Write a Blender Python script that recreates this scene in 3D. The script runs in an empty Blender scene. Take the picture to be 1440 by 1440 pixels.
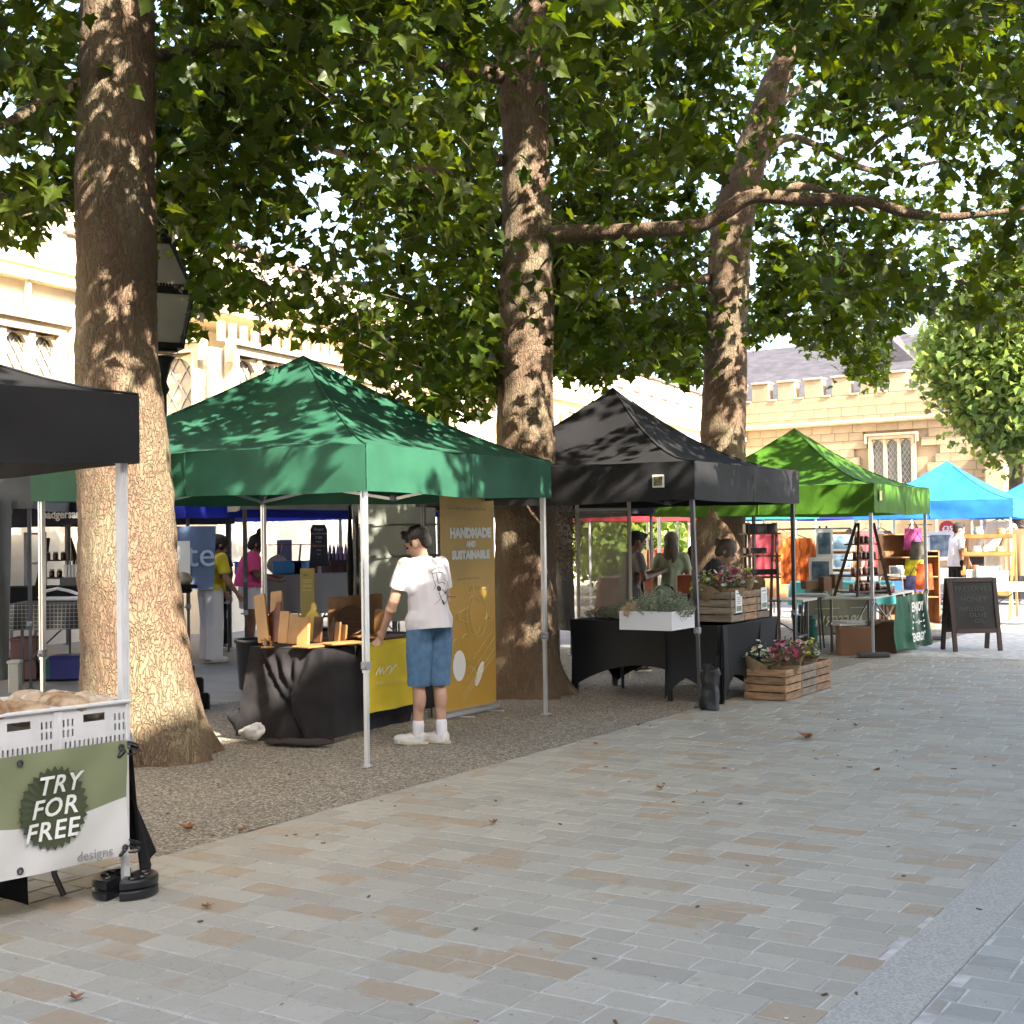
import bpy, bmesh, math, random
import numpy as np
from mathutils import Vector, Matrix
SC = bpy.context.scene
COL = SC.collection
PI = math.pi
R_ = math.radians
random.seed(7)
rng = np.random.default_rng(11)

# ------------------------------------------------------------------ camera
CAM_H = 1.65
FPX = 1900.0
PITCH = math.atan(30/FPX)
ROLL = R_(0.8)
fv = Vector((0, math.cos(PITCH), math.sin(PITCH)))
rv = Vector((1, 0, 0))
uv = Vector((0, -math.sin(PITCH), math.cos(PITCH)))
rc = rv*math.cos(ROLL) - uv*math.sin(ROLL)
uc = rv*math.sin(ROLL) + uv*math.cos(ROLL)
cam_d = bpy.data.cameras.new('camera')
cam = bpy.data.objects.new('camera', cam_d)
COL.objects.link(cam)
cam_d.sensor_width = 36
cam_d.lens = 36*FPX/1440
cam_d.clip_start = 0.1
cam_d.clip_end = 600
M = Matrix.Identity(4)
for i in range(3):
    M[i][0] = rc[i]; M[i][1] = uc[i]; M[i][2] = -fv[i]
M[0][3] = 0; M[1][3] = 0; M[2][3] = CAM_H
cam.matrix_world = M
SC.camera = cam

# ------------------------------------------------------------------ light
SUN_EL = R_(38)
SUN_H = Vector((0.60, -0.80, 0))            # horizontal direction towards the sun
SUN_D = Vector((SUN_H.x*math.cos(SUN_EL), SUN_H.y*math.cos(SUN_EL), math.sin(SUN_EL)))
w = bpy.data.worlds.new('World'); SC.world = w; w.use_nodes = True
nt = w.node_tree
bg = nt.nodes['Background']
sky = nt.nodes.new('ShaderNodeTexSky')
sky.sky_type = 'NISHITA'; sky.sun_disc = False
sky.sun_elevation = SUN_EL
sky.sun_rotation = math.atan2(SUN_D.x, SUN_D.y)
sky.air_density = 1.0; sky.dust_density = 3.4; sky.ozone_density = 0.3
nt.links.new(sky.outputs[0], bg.inputs[0])
bg.inputs[1].default_value = 0.15
ld = bpy.data.lights.new('sun', 'SUN'); ld.energy = 4.6; ld.angle = R_(0.53); ld.color = (1, 0.92, 0.78)
lo = bpy.data.objects.new('sun', ld); COL.objects.link(lo)
lo.rotation_euler = SUN_D.to_track_quat('Z', 'Y').to_euler()
lo.location = (0, 0, 30)
vs = SC.view_settings
vs.view_transform = 'Standard'; vs.look = 'None'; vs.gamma = 1; vs.use_curve_mapping = False
vs.exposure = 2.6

# ------------------------------------------------------------------ frames of reference
TH = R_(32.5)                                # heading of the street
U = Vector((math.sin(TH), math.cos(TH), 0)); V = Vector((-math.cos(TH), math.sin(TH), 0))
def uvp(u, v, z=0): return Vector((U.x*u + V.x*v, U.y*u + V.y*v, z))
def ray(px, py):
    a, b = px-720, 720-py
    return rc*a + uc*b + fv*FPX
def at(px, py, Y):                            # a point at distance Y seen along a line of sight
    d = ray(px, py); k = Y/d.y
    return Vector((d.x*k, Y, CAM_H + d.z*k))
def gp(px, py, z=0.0):                        # a point of a horizontal plane
    d = ray(px, py); k = (z-CAM_H)/d.z
    return Vector((d.x*k, d.y*k, z))
def proj(P):                                  # (n,3) -> px, py, depth
    P = np.asarray(P, float) - np.array([0, 0, CAM_H])
    a = P @ np.array(rc); b = P @ np.array(uc); c = P @ np.array(fv)
    c2 = np.where(c > .05, c, .05)
    return 720 + FPX*a/c2, 720 - FPX*b/c2, c

# ------------------------------------------------------------------ objects
def tag(o, label=None, cat=None, group=None, kind=None):
    if label: o['label'] = label
    if cat: o['category'] = cat
    if group: o['group'] = group
    if kind: o['kind'] = kind
    return o
def thing(name, label, cat, loc=(0, 0, 0), rz=0.0, group=None):
    o = bpy.data.objects.new(name, None); COL.objects.link(o)
    o.empty_display_size = .2
    o.location = loc; o.rotation_euler = (0, 0, rz)
    return tag(o, label, cat, group)
def copy_tree(o, parent=None):
    c = o.copy(); COL.objects.link(c); c.parent = parent
    for ch in list(o.children): copy_tree(ch, c)
    return c
def link(name, me, mat, parent=None, loc=None):
    o = bpy.data.objects.new(name, me); COL.objects.link(o)
    if mat is not None and not me.materials: me.materials.append(mat)
    if parent is not None: o.parent = parent
    if loc is not None: o.location = loc
    return o
def rotz(a): return Matrix.Rotation(a, 3, 'Z')
class MB:
    def __init__(s): s.v = []; s.f = []
    def add(s, vs_, fs):
        n = len(s.v); s.v += [tuple(q) for q in vs_]; s.f += [tuple(i+n for i in q) for q in fs]; return s
    def box(s, c, d, R=None, ch=0.0):
        c = Vector(c); x, y, z = d[0]/2, d[1]/2, d[2]/2
        if ch <= 0:
            P = [Vector((i*x, j*y, k*z)) for k in (-1, 1) for j in (-1, 1) for i in (-1, 1)]
            F = [(0, 2, 3, 1), (4, 5, 7, 6), (0, 1, 5, 4), (2, 6, 7, 3), (0, 4, 6, 2), (1, 3, 7, 5)]
        else:
            P = []; ix = {}
            for k in (-1, 1):
                for j in (-1, 1):
                    for i in (-1, 1):
                        for ax in range(3):
                            q = [i*(x-ch), j*(y-ch), k*(z-ch)]; q[ax] = (i*x, j*y, k*z)[ax]
                            ix[(i, j, k, ax)] = len(P); P.append(Vector(q))
            F = []
            for ax in range(3):
                for sg in (-1, 1):
                    o1, o2 = [(1, 2), (2, 0), (0, 1)][ax]
                    q = []
                    for a, b in ((-1, -1), (1, -1), (1, 1), (-1, 1)):
                        t = [0, 0, 0]; t[ax] = sg; t[o1] = a; t[o2] = b; q.append(ix[(t[0], t[1], t[2], ax)])
                    F.append(q if sg > 0 else q[::-1])
            for ax in range(3):                        # edge bevels
                o1, o2 = [(1, 2), (2, 0), (0, 1)][ax]
                for a in (-1, 1):
                    for b in (-1, 1):
                        t1 = [0, 0, 0]; t1[o1] = a; t1[o2] = b
                        t2 = list(t1); t1[ax] = -1; t2[ax] = 1
                        q = [ix[(*t1, o1)], ix[(*t2, o1)], ix[(*t2, o2)], ix[(*t1, o2)]]
                        F.append(q if a*b < 0 else q[::-1])
            for k in (-1, 1):
                for j in (-1, 1):
                    for i in (-1, 1):
                        q = [ix[(i, j, k, 0)], ix[(i, j, k, 1)], ix[(i, j, k, 2)]]
                        F.append(q if i*j*k > 0 else q[::-1])
        if R is not None: P = [R @ p for p in P]
        return s.add([p+c for p in P], F)
    def bar(s, p, q, w_, h_=None, up=(0, 0, 1)):
        p = Vector(p); q = Vector(q); h_ = h_ or w_
        d = q-p; L = d.length
        if L < 1e-6: return s
        y = d.normalized(); u_ = Vector(up)
        if abs(y.dot(u_)) > .98: u_ = Vector((1, 0, 0))
        x = y.cross(u_).normalized(); z = x.cross(y)
        R = Matrix((x, y, z)).transposed()
        return s.box((p+q)/2, (w_, L, h_), R)
    def tube(s, pts, rad, n=8, cap=True, closed=False):
        pts = [Vector(p) for p in pts]; m = len(pts)
        if not hasattr(rad, '__len__'): rad = [rad]*m
        base = len(s.v); nx = None
        for i, p in enumerate(pts):
            if closed: t = pts[(i+1) % m]-pts[i-1]
            else: t = pts[min(i+1, m-1)]-pts[max(i-1, 0)]
            t = t.normalized() if t.length > 1e-9 else Vector((0, 0, 1))
            if nx is None:
                nx = t.cross(Vector((0, 0, 1)) if abs(t.z) < .9 else Vector((1, 0, 0))).normalized()
            nx = (nx - t*nx.dot(t)).normalized(); ny = t.cross(nx)
            for k in range(n):
                a = 2*PI*k/n
                s.v.append(tuple(p + (nx*math.cos(a)+ny*math.sin(a))*rad[i]))
        for i in range(m if closed else m-1):
            for k in range(n):
                a = base+i*n+k; b = base+i*n+(k+1) % n; i2 = (i+1) % m
                s.f.append((a, b, base+i2*n+(k+1) % n, base+i2*n+k))
        if cap and not closed:
            s.f.append(tuple(base+k for k in range(n))[::-1]); s.f.append(tuple(base+(m-1)*n+k for k in range(n)))
        return s
    def lathe(s, prof, c=(0, 0, 0), n=16, sx=1, sy=1):
        base = len(s.v); c = Vector(c)
        for r, z in prof:
            for k in range(n):
                a = 2*PI*k/n; s.v.append((c.x+r*sx*math.cos(a), c.y+r*sy*math.sin(a), c.z+z))
        for i in range(len(prof)-1):
            for k in range(n):
                s.f.append((base+i*n+k, base+i*n+(k+1) % n, base+(i+1)*n+(k+1) % n, base+(i+1)*n+k))
        s.f.append(tuple(base+k for k in range(n))[::-1]); s.f.append(tuple(base+(len(prof)-1)*n+k for k in range(n)))
        return s
    def grid(s, fn, nu, nv):
        base = len(s.v)
        for j in range(nv+1):
            for i in range(nu+1): s.v.append(tuple(fn(i/nu, j/nv)))
        for j in range(nv):
            for i in range(nu):
                a = base+j*(nu+1)+i; s.f.append((a, a+1, a+nu+2, a+nu+1))
        return s
    def prism(s, poly, ax, t0, t1):
        # poly in the plane across axis ax ('x','y','z'); extruded from t0 to t1
        n = len(poly)
        def mk(p, t): return {'x': (t, p[0], p[1]), 'y': (p[0], t, p[1]), 'z': (p[0], p[1], t)}[ax]
        return s.add([mk(p, t0) for p in poly]+[mk(p, t1) for p in poly],
                     [tuple(range(n))[::-1], tuple(range(n, 2*n))]+[(i, (i+1) % n, n+(i+1) % n, n+i) for i in range(n)])
    def capsule(s, p, q, r1, r2, n=12, m=5):
        p = Vector(p); q = Vector(q); d = q-p; L = max(d.length, 1e-4); d = d/L if d.length > 1e-6 else Vector((0, 0, 1))
        pts = []; rr = []
        for i in range(m):
            a = PI/2*(1-i/(m)); pts.append(p-d*r1*math.sin(a)); rr.append(max(r1*math.cos(a), r1*.05))
        pts.append(p); rr.append(r1); pts.append(q); rr.append(r2)
        for i in range(1, m+1):
            a = PI/2*(i/m); pts.append(q+d*r2*math.sin(a)); rr.append(max(r2*math.cos(a), r2*.05))
        base = len(s.v)
        nx = d.cross(Vector((0, 0, 1)) if abs(d.z) < .9 else Vector((1, 0, 0))).normalized(); ny = d.cross(nx)
        for P, r in zip(pts, rr):
            for k in range(n):
                a = 2*PI*k/n; s.v.append(tuple(P+(nx*math.cos(a)+ny*math.sin(a))*r))
        for i in range(len(pts)-1):
            for k in range(n):
                s.f.append((base+i*n+k, base+i*n+(k+1) % n, base+(i+1)*n+(k+1) % n, base+(i+1)*n+k))
        s.f.append(tuple(base+k for k in range(n))[::-1]); s.f.append(tuple(base+(len(pts)-1)*n+k for k in range(n)))
        return s
    def ell(s, c, r, R=None, n=14, m=9):
        c = Vector(c); base = len(s.v)
        for i in range(m+1):
            t = PI*(i+.02)/(m+.04)-PI/2
            for k in range(n):
                a = 2*PI*k/n
                p = Vector((r[0]*math.cos(t)*math.cos(a), r[1]*math.cos(t)*math.sin(a), r[2]*math.sin(t)))
                if R is not None: p = R @ p
                s.v.append(tuple(c+p))
        for i in range(m):
            for k in range(n):
                s.f.append((base+i*n+k, base+i*n+(k+1) % n, base+(i+1)*n+(k+1) % n, base+(i+1)*n+k))
        s.f.append(tuple(base+k for k in range(n))[::-1]); s.f.append(tuple(base+m*n+k for k in range(n)))
        return s
    def mesh(s, name, smooth=False):
        me = bpy.data.meshes.new(name); me.from_pydata(s.v, [], s.f); me.update()
        if smooth: me.polygons.foreach_set('use_smooth', [True]*len(me.polygons))
        return me
    def build(s, name, mat, parent=None, smooth=False, loc=None):
        return link(name, s.mesh(name, smooth), mat, parent, loc)

TMP = bpy.data.scenes.new('workbench')
def evaluated(o, name):
    """mesh of an object with its modifiers applied (worked out in a scratch scene that holds nothing else)"""
    TMP.collection.objects.link(o); vl = TMP.view_layers[0]; vl.update()
    me = bpy.data.meshes.new_from_object(o.evaluated_get(vl.depsgraph)); me.name = name
    bpy.data.objects.remove(o); return me
def jitter(me, amp, freq=3.0, seed=0.0):
    from mathutils import noise
    for v in me.vertices:
        p = v.co*freq + Vector((seed, seed*1.7, -seed))
        v.co += noise.noise_vector(p)*amp
    me.update()

# ------------------------------------------------------------------ materials
MATS = {}
def mat(name, c, rough=.7, metal=0, var=0.0, vscale=4.0, bump=0.0, bscale=40.0, c2=None, spec=None, trans=0.0, coords='Object', stretch=(1, 1, 1), rand=0.0, sheen=0.0, vlo=.35, vhi=.65):
    if name in MATS: return MATS[name]
    m = bpy.data.materials.new(name); m.use_nodes = True; n = m.node_tree; N = n.nodes; L = n.links
    b = N['Principled BSDF']
    b.inputs['Roughness'].default_value = rough; b.inputs['Metallic'].default_value = metal
    if spec is not None: b.inputs['Specular IOR Level'].default_value = spec
    if sheen: b.inputs['Sheen Weight'].default_value = sheen
    c = tuple(c)+(1,)
    tc = N.new('ShaderNodeTexCoord'); mp = N.new('ShaderNodeMapping'); mp.inputs['Scale'].default_value = stretch
    L.new(tc.outputs[coords], mp.inputs[0])
    col = None
    if var or c2:
        nz = N.new('ShaderNodeTexNoise'); nz.inputs['Scale'].default_value = vscale; nz.inputs['Detail'].default_value = 6
        L.new(mp.outputs[0], nz.inputs['Vector'])
        rp = N.new('ShaderNodeValToRGB'); rp.color_ramp.elements[0].position = vlo; rp.color_ramp.elements[1].position = vhi
        if c2: rp.color_ramp.elements[0].color = c; rp.color_ramp.elements[1].color = tuple(c2)+(1,)
        else:
            rp.color_ramp.elements[0].color = tuple(x*(1-var) for x in c[:3])+(1,)
            rp.color_ramp.elements[1].color = tuple(min(x*(1+var), 1) for x in c[:3])+(1,)
        L.new(nz.outputs[0], rp.inputs[0]); col = rp.outputs[0]
    else:
        b.inputs['Base Color'].default_value = c
    if rand:
        oi = N.new('ShaderNodeObjectInfo'); hs = N.new('ShaderNodeHueSaturation'); mr = N.new('ShaderNodeMapRange')
        mr.inputs[3].default_value = 1-rand; mr.inputs[4].default_value = 1+rand
        L.new(oi.outputs['Random'], mr.inputs[0]); L.new(mr.outputs[0], hs.inputs['Value'])
        if col: L.new(col, hs.inputs['Color'])
        else: hs.inputs['Color'].default_value = c
        col = hs.outputs[0]
    if col: L.new(col, b.inputs['Base Color'])
    if bump:
        n2 = N.new('ShaderNodeTexNoise'); n2.inputs['Scale'].default_value = bscale; n2.inputs['Detail'].default_value = 4
        L.new(mp.outputs[0], n2.inputs['Vector'])
        bp = N.new('ShaderNodeBump'); bp.inputs['Strength'].default_value = bump; bp.inputs['Distance'].default_value = .02
        L.new(n2.outputs[0], bp.inputs['Height']); L.new(bp.outputs[0], b.inputs['Normal'])
    if trans:
        tr = N.new('ShaderNodeBsdfTranslucent'); mx = N.new('ShaderNodeMixShader'); mx.inputs[0].default_value = trans
        if col: L.new(col, tr.inputs[0])
        else: tr.inputs[0].default_value = c
        L.new(b.outputs[0], mx.inputs[1]); L.new(tr.outputs[0], mx.inputs[2])
        L.new(mx.outputs[0], N['Material Output'].inputs[0])
    MATS[name] = m
    return m

def sett_mat(name, base, warm, wamount, seed=0.0):
    """stone setts: one colour per sett (from a stored attribute or the object), warm stains, dirt, fine grain"""
    m = bpy.data.materials.new(name); m.use_nodes = True; N = m.node_tree.nodes; L = m.node_tree.links
    b = N['Principled BSDF']; b.inputs['Roughness'].default_value = .62
    geo = N.new('ShaderNodeNewGeometry')
    at_ = N.new('ShaderNodeAttribute'); at_.attribute_name = 'tone'
    def noise(sc, det=5, dist=0.0):
        z = N.new('ShaderNodeTexNoise'); z.inputs['Scale'].default_value = sc; z.inputs['Detail'].default_value = det
        z.inputs['Distortion'].default_value = dist; L.new(geo.outputs['Position'], z.inputs['Vector']); return z
    def mix(a, c_, f, mode='MIX'):
        x = N.new('ShaderNodeMix'); x.data_type = 'RGBA'; x.blend_type = mode
        for s_, v_ in ((0, f), (6, a), (7, c_)):
            if hasattr(v_, 'links'): L.new(v_, x.inputs[s_])
            else: x.inputs[s_].default_value = v_
        return x.outputs[2]
    def ramp(src, p0, p1, v0=0, v1=1):
        r = N.new('ShaderNodeMapRange'); r.inputs[1].default_value = p0; r.inputs[2].default_value = p1
        r.inputs[3].default_value = v0; r.inputs[4].default_value = v1; L.new(src, r.inputs[0]); return r.outputs[0]
    sep = N.new('ShaderNodeSeparateColor'); L.new(at_.outputs['Color'], sep.inputs[0])
    n1 = noise(1.1, 4); n2 = noise(9, 6, .6); n3 = noise(70, 3); n4 = noise(28, 6, 1.5)
    c = mix(tuple(x*.86 for x in base)+(1,), tuple(min(1, x*1.1) for x in base)+(1,), sep.outputs[0])
    # warm slabs: whole or partial (edge decided by noise)
    add = N.new('ShaderNodeMath'); add.operation = 'ADD'; L.new(sep.outputs[1], add.inputs[0])
    L.new(ramp(noise(5.0, 2, .8).outputs[0], 0, 1, -.28, .28), add.inputs[1])
    c = mix(c, tuple(warm)+(1,), ramp(add.outputs[0], 1-wamount, 1-wamount+.10, 0, .8))
    c = mix(c, (.30, .28, .25, 1), ramp(n1.outputs[0], .50, .75, 0, .45))
    c = mix(c, (.09, .085, .08, 1), ramp(n4.outputs[0], .60, .75, 0, .45))
    c = mix(c, (.40, .41, .40, 1), ramp(n2.outputs[0], .58, .74, 0, .35))
    c = mix(c, (.05, .045, .04, 1), ramp(noise(17, 2, .3).outputs[0], .735, .76, 0, .7))
    L.new(c, b.inputs['Base Color'])
    bp = N.new('ShaderNodeBump'); bp.inputs['Strength'].default_value = .35; bp.inputs['Distance'].default_value = .004
    L.new(n3.outputs[0], bp.inputs['Height']); L.new(bp.outputs[0], b.inputs['Normal'])
    return m

PAL = dict(
 alu=mat('aluminium', (.62, .62, .63), .38, .85, var=.06),
 alu_warm=mat('cream_powder_coat', (.55, .52, .43), .45, .1, var=.05),
 steel_dark=mat('dark_steel', (.10, .10, .11), .4, .7, var=.1),
 black_plastic=mat('black_plastic', (.012, .012, .014), .32, var=.2),
 grey_plastic=mat('grey_plastic', (.25, .26, .28), .5),
 black_cloth=mat('black_cloth', (.012, .012, .014), .95, var=.3, vscale=6, bump=.25, bscale=300, spec=.2),
 white_plastic=mat('white_plastic', (.62, .62, .62), .45, var=.06, vscale=8),
 joint=mat('pale_mortar', (.44, .43, .41), .9, var=.25, vscale=9, bump=.3, bscale=120),
)
def canopy_mat(name, c, trans=.12):
    return mat(name, c, .72, var=.16, vscale=2.6, bump=.30, bscale=5.5, trans=trans, spec=.35)
# ================================================================== GROUND
def flat(poly, z, name, m, kind='structure', parent=None):
    b = MB(); b.add([(p[0], p[1], z) for p in poly], [tuple(range(len(poly)))])
    o = b.build(name, m, parent)
    if parent is None: o['kind'] = kind
    return o
def ground_mat():
    m = bpy.data.materials.new('far_paving'); m.use_nodes = True; N = m.node_tree.nodes; L = m.node_tree.links
    b = N['Principled BSDF']; b.inputs['Roughness'].default_value = .7
    geo = N.new('ShaderNodeNewGeometry'); mp = N.new('ShaderNodeMapping')
    mp.inputs['Rotation'].default_value = (0, 0, TH)
    L.new(geo.outputs['Position'], mp.inputs[0])
    br = N.new('ShaderNodeTexBrick'); br.inputs['Scale'].default_value = 1; br.inputs['Brick Width'].default_value = .3
    br.inputs['Row Height'].default_value = .145; br.inputs['Mortar Size'].default_value = .004
    br.inputs['Color1'].default_value = (.20, .20, .195, 1); br.inputs['Color2'].default_value = (.25, .245, .23, 1)
    br.inputs['Mortar'].default_value = (.30, .29, .27, 1)
    L.new(mp.outputs[0], br.inputs['Vector'])
    nz = N.new('ShaderNodeTexNoise'); nz.inputs['Scale'].default_value = .7; nz.inputs['Detail'].default_value = 6
    L.new(geo.outputs['Position'], nz.inputs['Vector'])
    x = N.new('ShaderNodeMix'); x.data_type = 'RGBA'; x.blend_type = 'MULTIPLY'; x.inputs[0].default_value = .35
    L.new(br.outputs[0], x.inputs[6]); L.new(nz.outputs[0], x.inputs[7]); L.new(x.outputs[2], b.inputs['Base Color'])
    return m
flat([(-150, -60), (150, -60), (150, 200), (-150, 200)], -.02, 'ground', ground_mat())

BASE = (.325, .308, .266)
PAL['sett'] = sett_mat('pale_stone_sett', BASE, (.30, .235, .165), .20)
PAL['sett_blue'] = sett_mat('blue_stone_sett', (.295, .295, .275), (.27, .235, .19), .07)
PAL['granite'] = mat('granite_band', (.34, .335, .31), .7, var=.22, vscale=90, bump=.3, bscale=200, coords='Object')
GRV0, GRV1 = 5.35, 9.7      # gravel strip across the street
BAND0, BAND1 = 1.33, 1.60

pave = MB(); q = [uvp(-2, GRV0), uvp(-2, -8), uvp(27, -8), uvp(27, GRV0)]
pave.add([(p.x, p.y, -.005) for p in q], [(0, 1, 2, 3)])
pave.add([(p.x, p.y, -.005) for p in (uvp(-2, GRV0), uvp(4.9, GRV0), uvp(4.9, 12), uvp(-2, 12))], [(3, 2, 1, 0)])
pavement = pave.build('pavement', PAL['joint']); pavement['kind'] = 'structure'

def sett_verts(uc_, vc, du, dv, tilt):
    # chamfered sett, top at z ~ 0
    e = .0035; P = []
    for (x, z) in ((0, 0), (e, -.004)):
        for sx, sy in ((-1, -1), (1, -1), (1, 1), (-1, 1)):
            hx, hy = du/2 - (e if x == 0 else 0), dv/2 - (e if x == 0 else 0)
            p = uvp(uc_+sx*hx, vc+sy*hy, z + tilt[0]*sx + tilt[1]*sy + tilt[2]); P.append(p)
    for k in range(4):
        p = P[4+k].copy(); p.z = -.02; P.append(p)
    F = [(3, 2, 1, 0)] + [(4+k, k, (k+1) % 4, 4+(k+1) % 4) for k in range(4)] + [(8+k, 4+k, 4+(k+1) % 4, 8+(k+1) % 4) for k in range(4)]
    return P, F
setts = []
def lay(u0, u1, v0, v1, row, blue):
    rr = random.Random(3+int(blue))
    u = u0
    while u < u1:
        h = row*rr.choice((.92, 1, 1, 1.12))
        v = v0 - rr.random()*.3
        while v < v1:
            l = rr.choice((.18, .22, .25, .29, .33))
            a, b_ = max(v, v0), min(v+l, v1)
            if b_-a > .05:
                setts.append((u+h/2, (a+b_)/2, h-.009, b_-a-.009, blue, rr.random(), rr.random()))
            v += l
        u += h
lay(-1, 17.5, BAND1, GRV0, .160, False)
lay(-1, 17.5, -5.0, BAND0, .145, True)
lay(-1, 4.85, GRV0, 10.5, .160, False)
# keep those the camera's neighbourhood can see
pts = np.array([tuple(uvp(s[0], s[1])) for s in setts])
px, py, dd = proj(pts)
vis = (px > -260) & (px < 1700) & (py < 1560) & (dd > 2)
infr = (px > 20) & (px < 1420) & (py < 1430) & vis
order = np.argsort(np.where(infr, dd, 1e9))
single = set(order[:292].tolist())
rest = {False: MB(), True: MB()}; tones = {False: [], True: []}
def tone_attr(me, tl):
    at2 = me.color_attributes.new('tone', 'FLOAT_COLOR', 'CORNER')
    arr = np.zeros((len(me.loops), 4), np.float32); arr[:, 3] = 1
    tl = np.asarray(tl, np.float32); k = 0
    for p in me.polygons:
        arr[p.loop_start:p.loop_start+p.loop_total, :2] = tl[p.index]
    at2.data.foreach_set('color', arr.ravel())
for i, s in enumerate(setts):
    if not vis[i]: continue
    tl = (random.uniform(-.0009, .0009), random.uniform(-.0009, .0009), random.uniform(-.0012, .001))
    P, F = sett_verts(s[0], s[1], s[2], s[3], tl)
    if i in single:
        c = uvp(s[0], s[1]); b = MB(); b.add([p-c for p in P], F)
        o = b.build('sett', PAL['sett_blue' if s[4] else 'sett'], pavement, loc=c)
        tone_attr(o.data, [(s[5], s[6])]*len(F))
    else:
        rest[s[4]].add(P, F); tones[s[4]] += [(s[5], s[6])]*len(F)
for k in (False, True):
    o = rest[k].build('small_setts', PAL['sett_blue' if k else 'sett'], pavement); o['kind'] = 'stuff'
    tone_attr(o.data, tones[k])
# granite band crossing the paving along the street
u = -1.0; rb = random.Random(5)
while u < 17.5:
    l = rb.choice((.86, .93, .98)); c = uvp(u+l/2, (BAND0+BAND1)/2)
    b = MB(); b.box((0, 0, -.012), (l-.006, BAND1-BAND0-.006, .032), rotz(PI/2-TH), ch=.004)
    b.build('granite_slab', PAL['granite'], pavement, loc=c); u += l
# resin bound gravel strip
def gravel_mat():
    m = bpy.data.materials.new('bound_gravel'); m.use_nodes = True; N = m.node_tree.nodes; L = m.node_tree.links
    b = N['Principled BSDF']; b.inputs['Roughness'].default_value = .85
    geo = N.new('ShaderNodeNewGeometry')
    vo = N.new('ShaderNodeTexVoronoi'); vo.inputs['Scale'].default_value = 75; L.new(geo.outputs['Position'], vo.inputs['Vector'])
    sp = N.new('ShaderNodeSeparateColor'); L.new(vo.outputs['Color'], sp.inputs[0])
    rp = N.new('ShaderNodeValToRGB'); cr = rp.color_ramp
    cr.elements[0].position = 0; cr.elements[0].color = (.085, .073, .058, 1); cr.elements[1].position = 1; cr.elements[1].color = (.50, .455, .375, 1)
    e = cr.elements.new(.45); e.color = (.215, .185, .148, 1); e = cr.elements.new(.75); e.color = (.295, .265, .218, 1)
    L.new(sp.outputs[0], rp.inputs[0])
    nz = N.new('ShaderNodeTexNoise'); nz.inputs['Scale'].default_value = 1.3; nz.inputs['Detail'].default_value = 5; L.new(geo.outputs['Position'], nz.inputs['Vector'])
    x = N.new('ShaderNodeMix'); x.data_type = 'RGBA'; x.blend_type = 'MULTIPLY'; x.inputs[0].default_value = .3
    L.new(rp.outputs[0], x.inputs[6]); L.new(nz.outputs[0], x.inputs[7]); L.new(x.outputs[2], b.inputs['Base Color'])
    bp = N.new('ShaderNodeBump'); bp.inputs['Strength'].default_value = 1; bp.inputs['Distance'].default_value = .006; bp.invert = True
    L.new(vo.outputs['Distance'], bp.inputs['Height']); L.new(bp.outputs[0], b.inputs['Normal'])
    return m
PAL['gravel'] = gravel_mat()
gq = [(4.9, GRV0)]
k = 4.9
while k < 24: gq.append((k, GRV0+random.uniform(-.012, .012))); k += .25
gq += [(24, GRV1), (4.95, GRV1)]
flat([uvp(*p) for p in gq], -.001, 'gravel_path', PAL['gravel'])

# fallen leaves and crumbs
def dry_leaf(sz):
    b = MB(); P = [(0, 0), (.32, -.12), (.26, .15), (.55, .33), (.24, .48), (0, 1), (-.24, .48), (-.55, .33), (-.26, .15), (-.32, -.12)]
    b.add([(0, .3*sz, .03*sz)]+[(p[0]*sz, p[1]*sz, (abs(p[0])*.55+abs(p[1]-.3)*.35+random.uniform(-.05, .12))*sz) for p in P], [(0, i, i % 10+1) for i in range(1, 11)])
    return b.mesh('dead_leaf')
PAL['dead'] = mat('dry_leaf', (.22, .085, .03), .8, var=.4, vscale=30, trans=.15)
for i, (x, y, s) in enumerate([(1131, 1040, .16), (1205, 1021, .07), (838, 1048, .05), (1237, 1083, .05), (930, 1110, .06), (692, 1158, .06), (285, 1277, .06), (270, 1167, .09), (340, 1168, .06), (100, 1407, .06)]):
    p = gp(x, y, .006); o = link('dead_leaf', dry_leaf(s), PAL['dead']); o.location = p; o.rotation_euler = (random.uniform(-.2, .2), 0, random.uniform(0, 6))
    if i == 0: tag(o, 'large curled orange brown leaf lying alone on the open paving', 'leaf')
    else: tag(o, 'small dry brown plane leaf fallen on the paving', 'leaf', 'small fallen leaves on the paving')
lit = MB(); lw = MB()
for i in range(400):
    u_, v_ = random.uniform(2, 17), random.uniform(-1, 9.3)
    p = uvp(u_, v_, .006); s = random.uniform(.004, .014); a = random.uniform(0, 3.1)
    (lw if (random.random() < .3 and v_ < 5) else lit).box(p, (s*random.uniform(1, 3.4), s, .004), rotz(a))
o = lit.build('leaf_crumbs', mat('crumbs', (.10, .06, .035), .9)); tag(o, 'scattered twigs and leaf crumbs over paving and gravel', 'litter', kind='stuff')
o = lw.build('pale_specks', mat('gum', (.55, .54, .50), .7)); tag(o, 'white specks of gum and paper trodden onto the paving', 'litter', kind='stuff')

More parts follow.
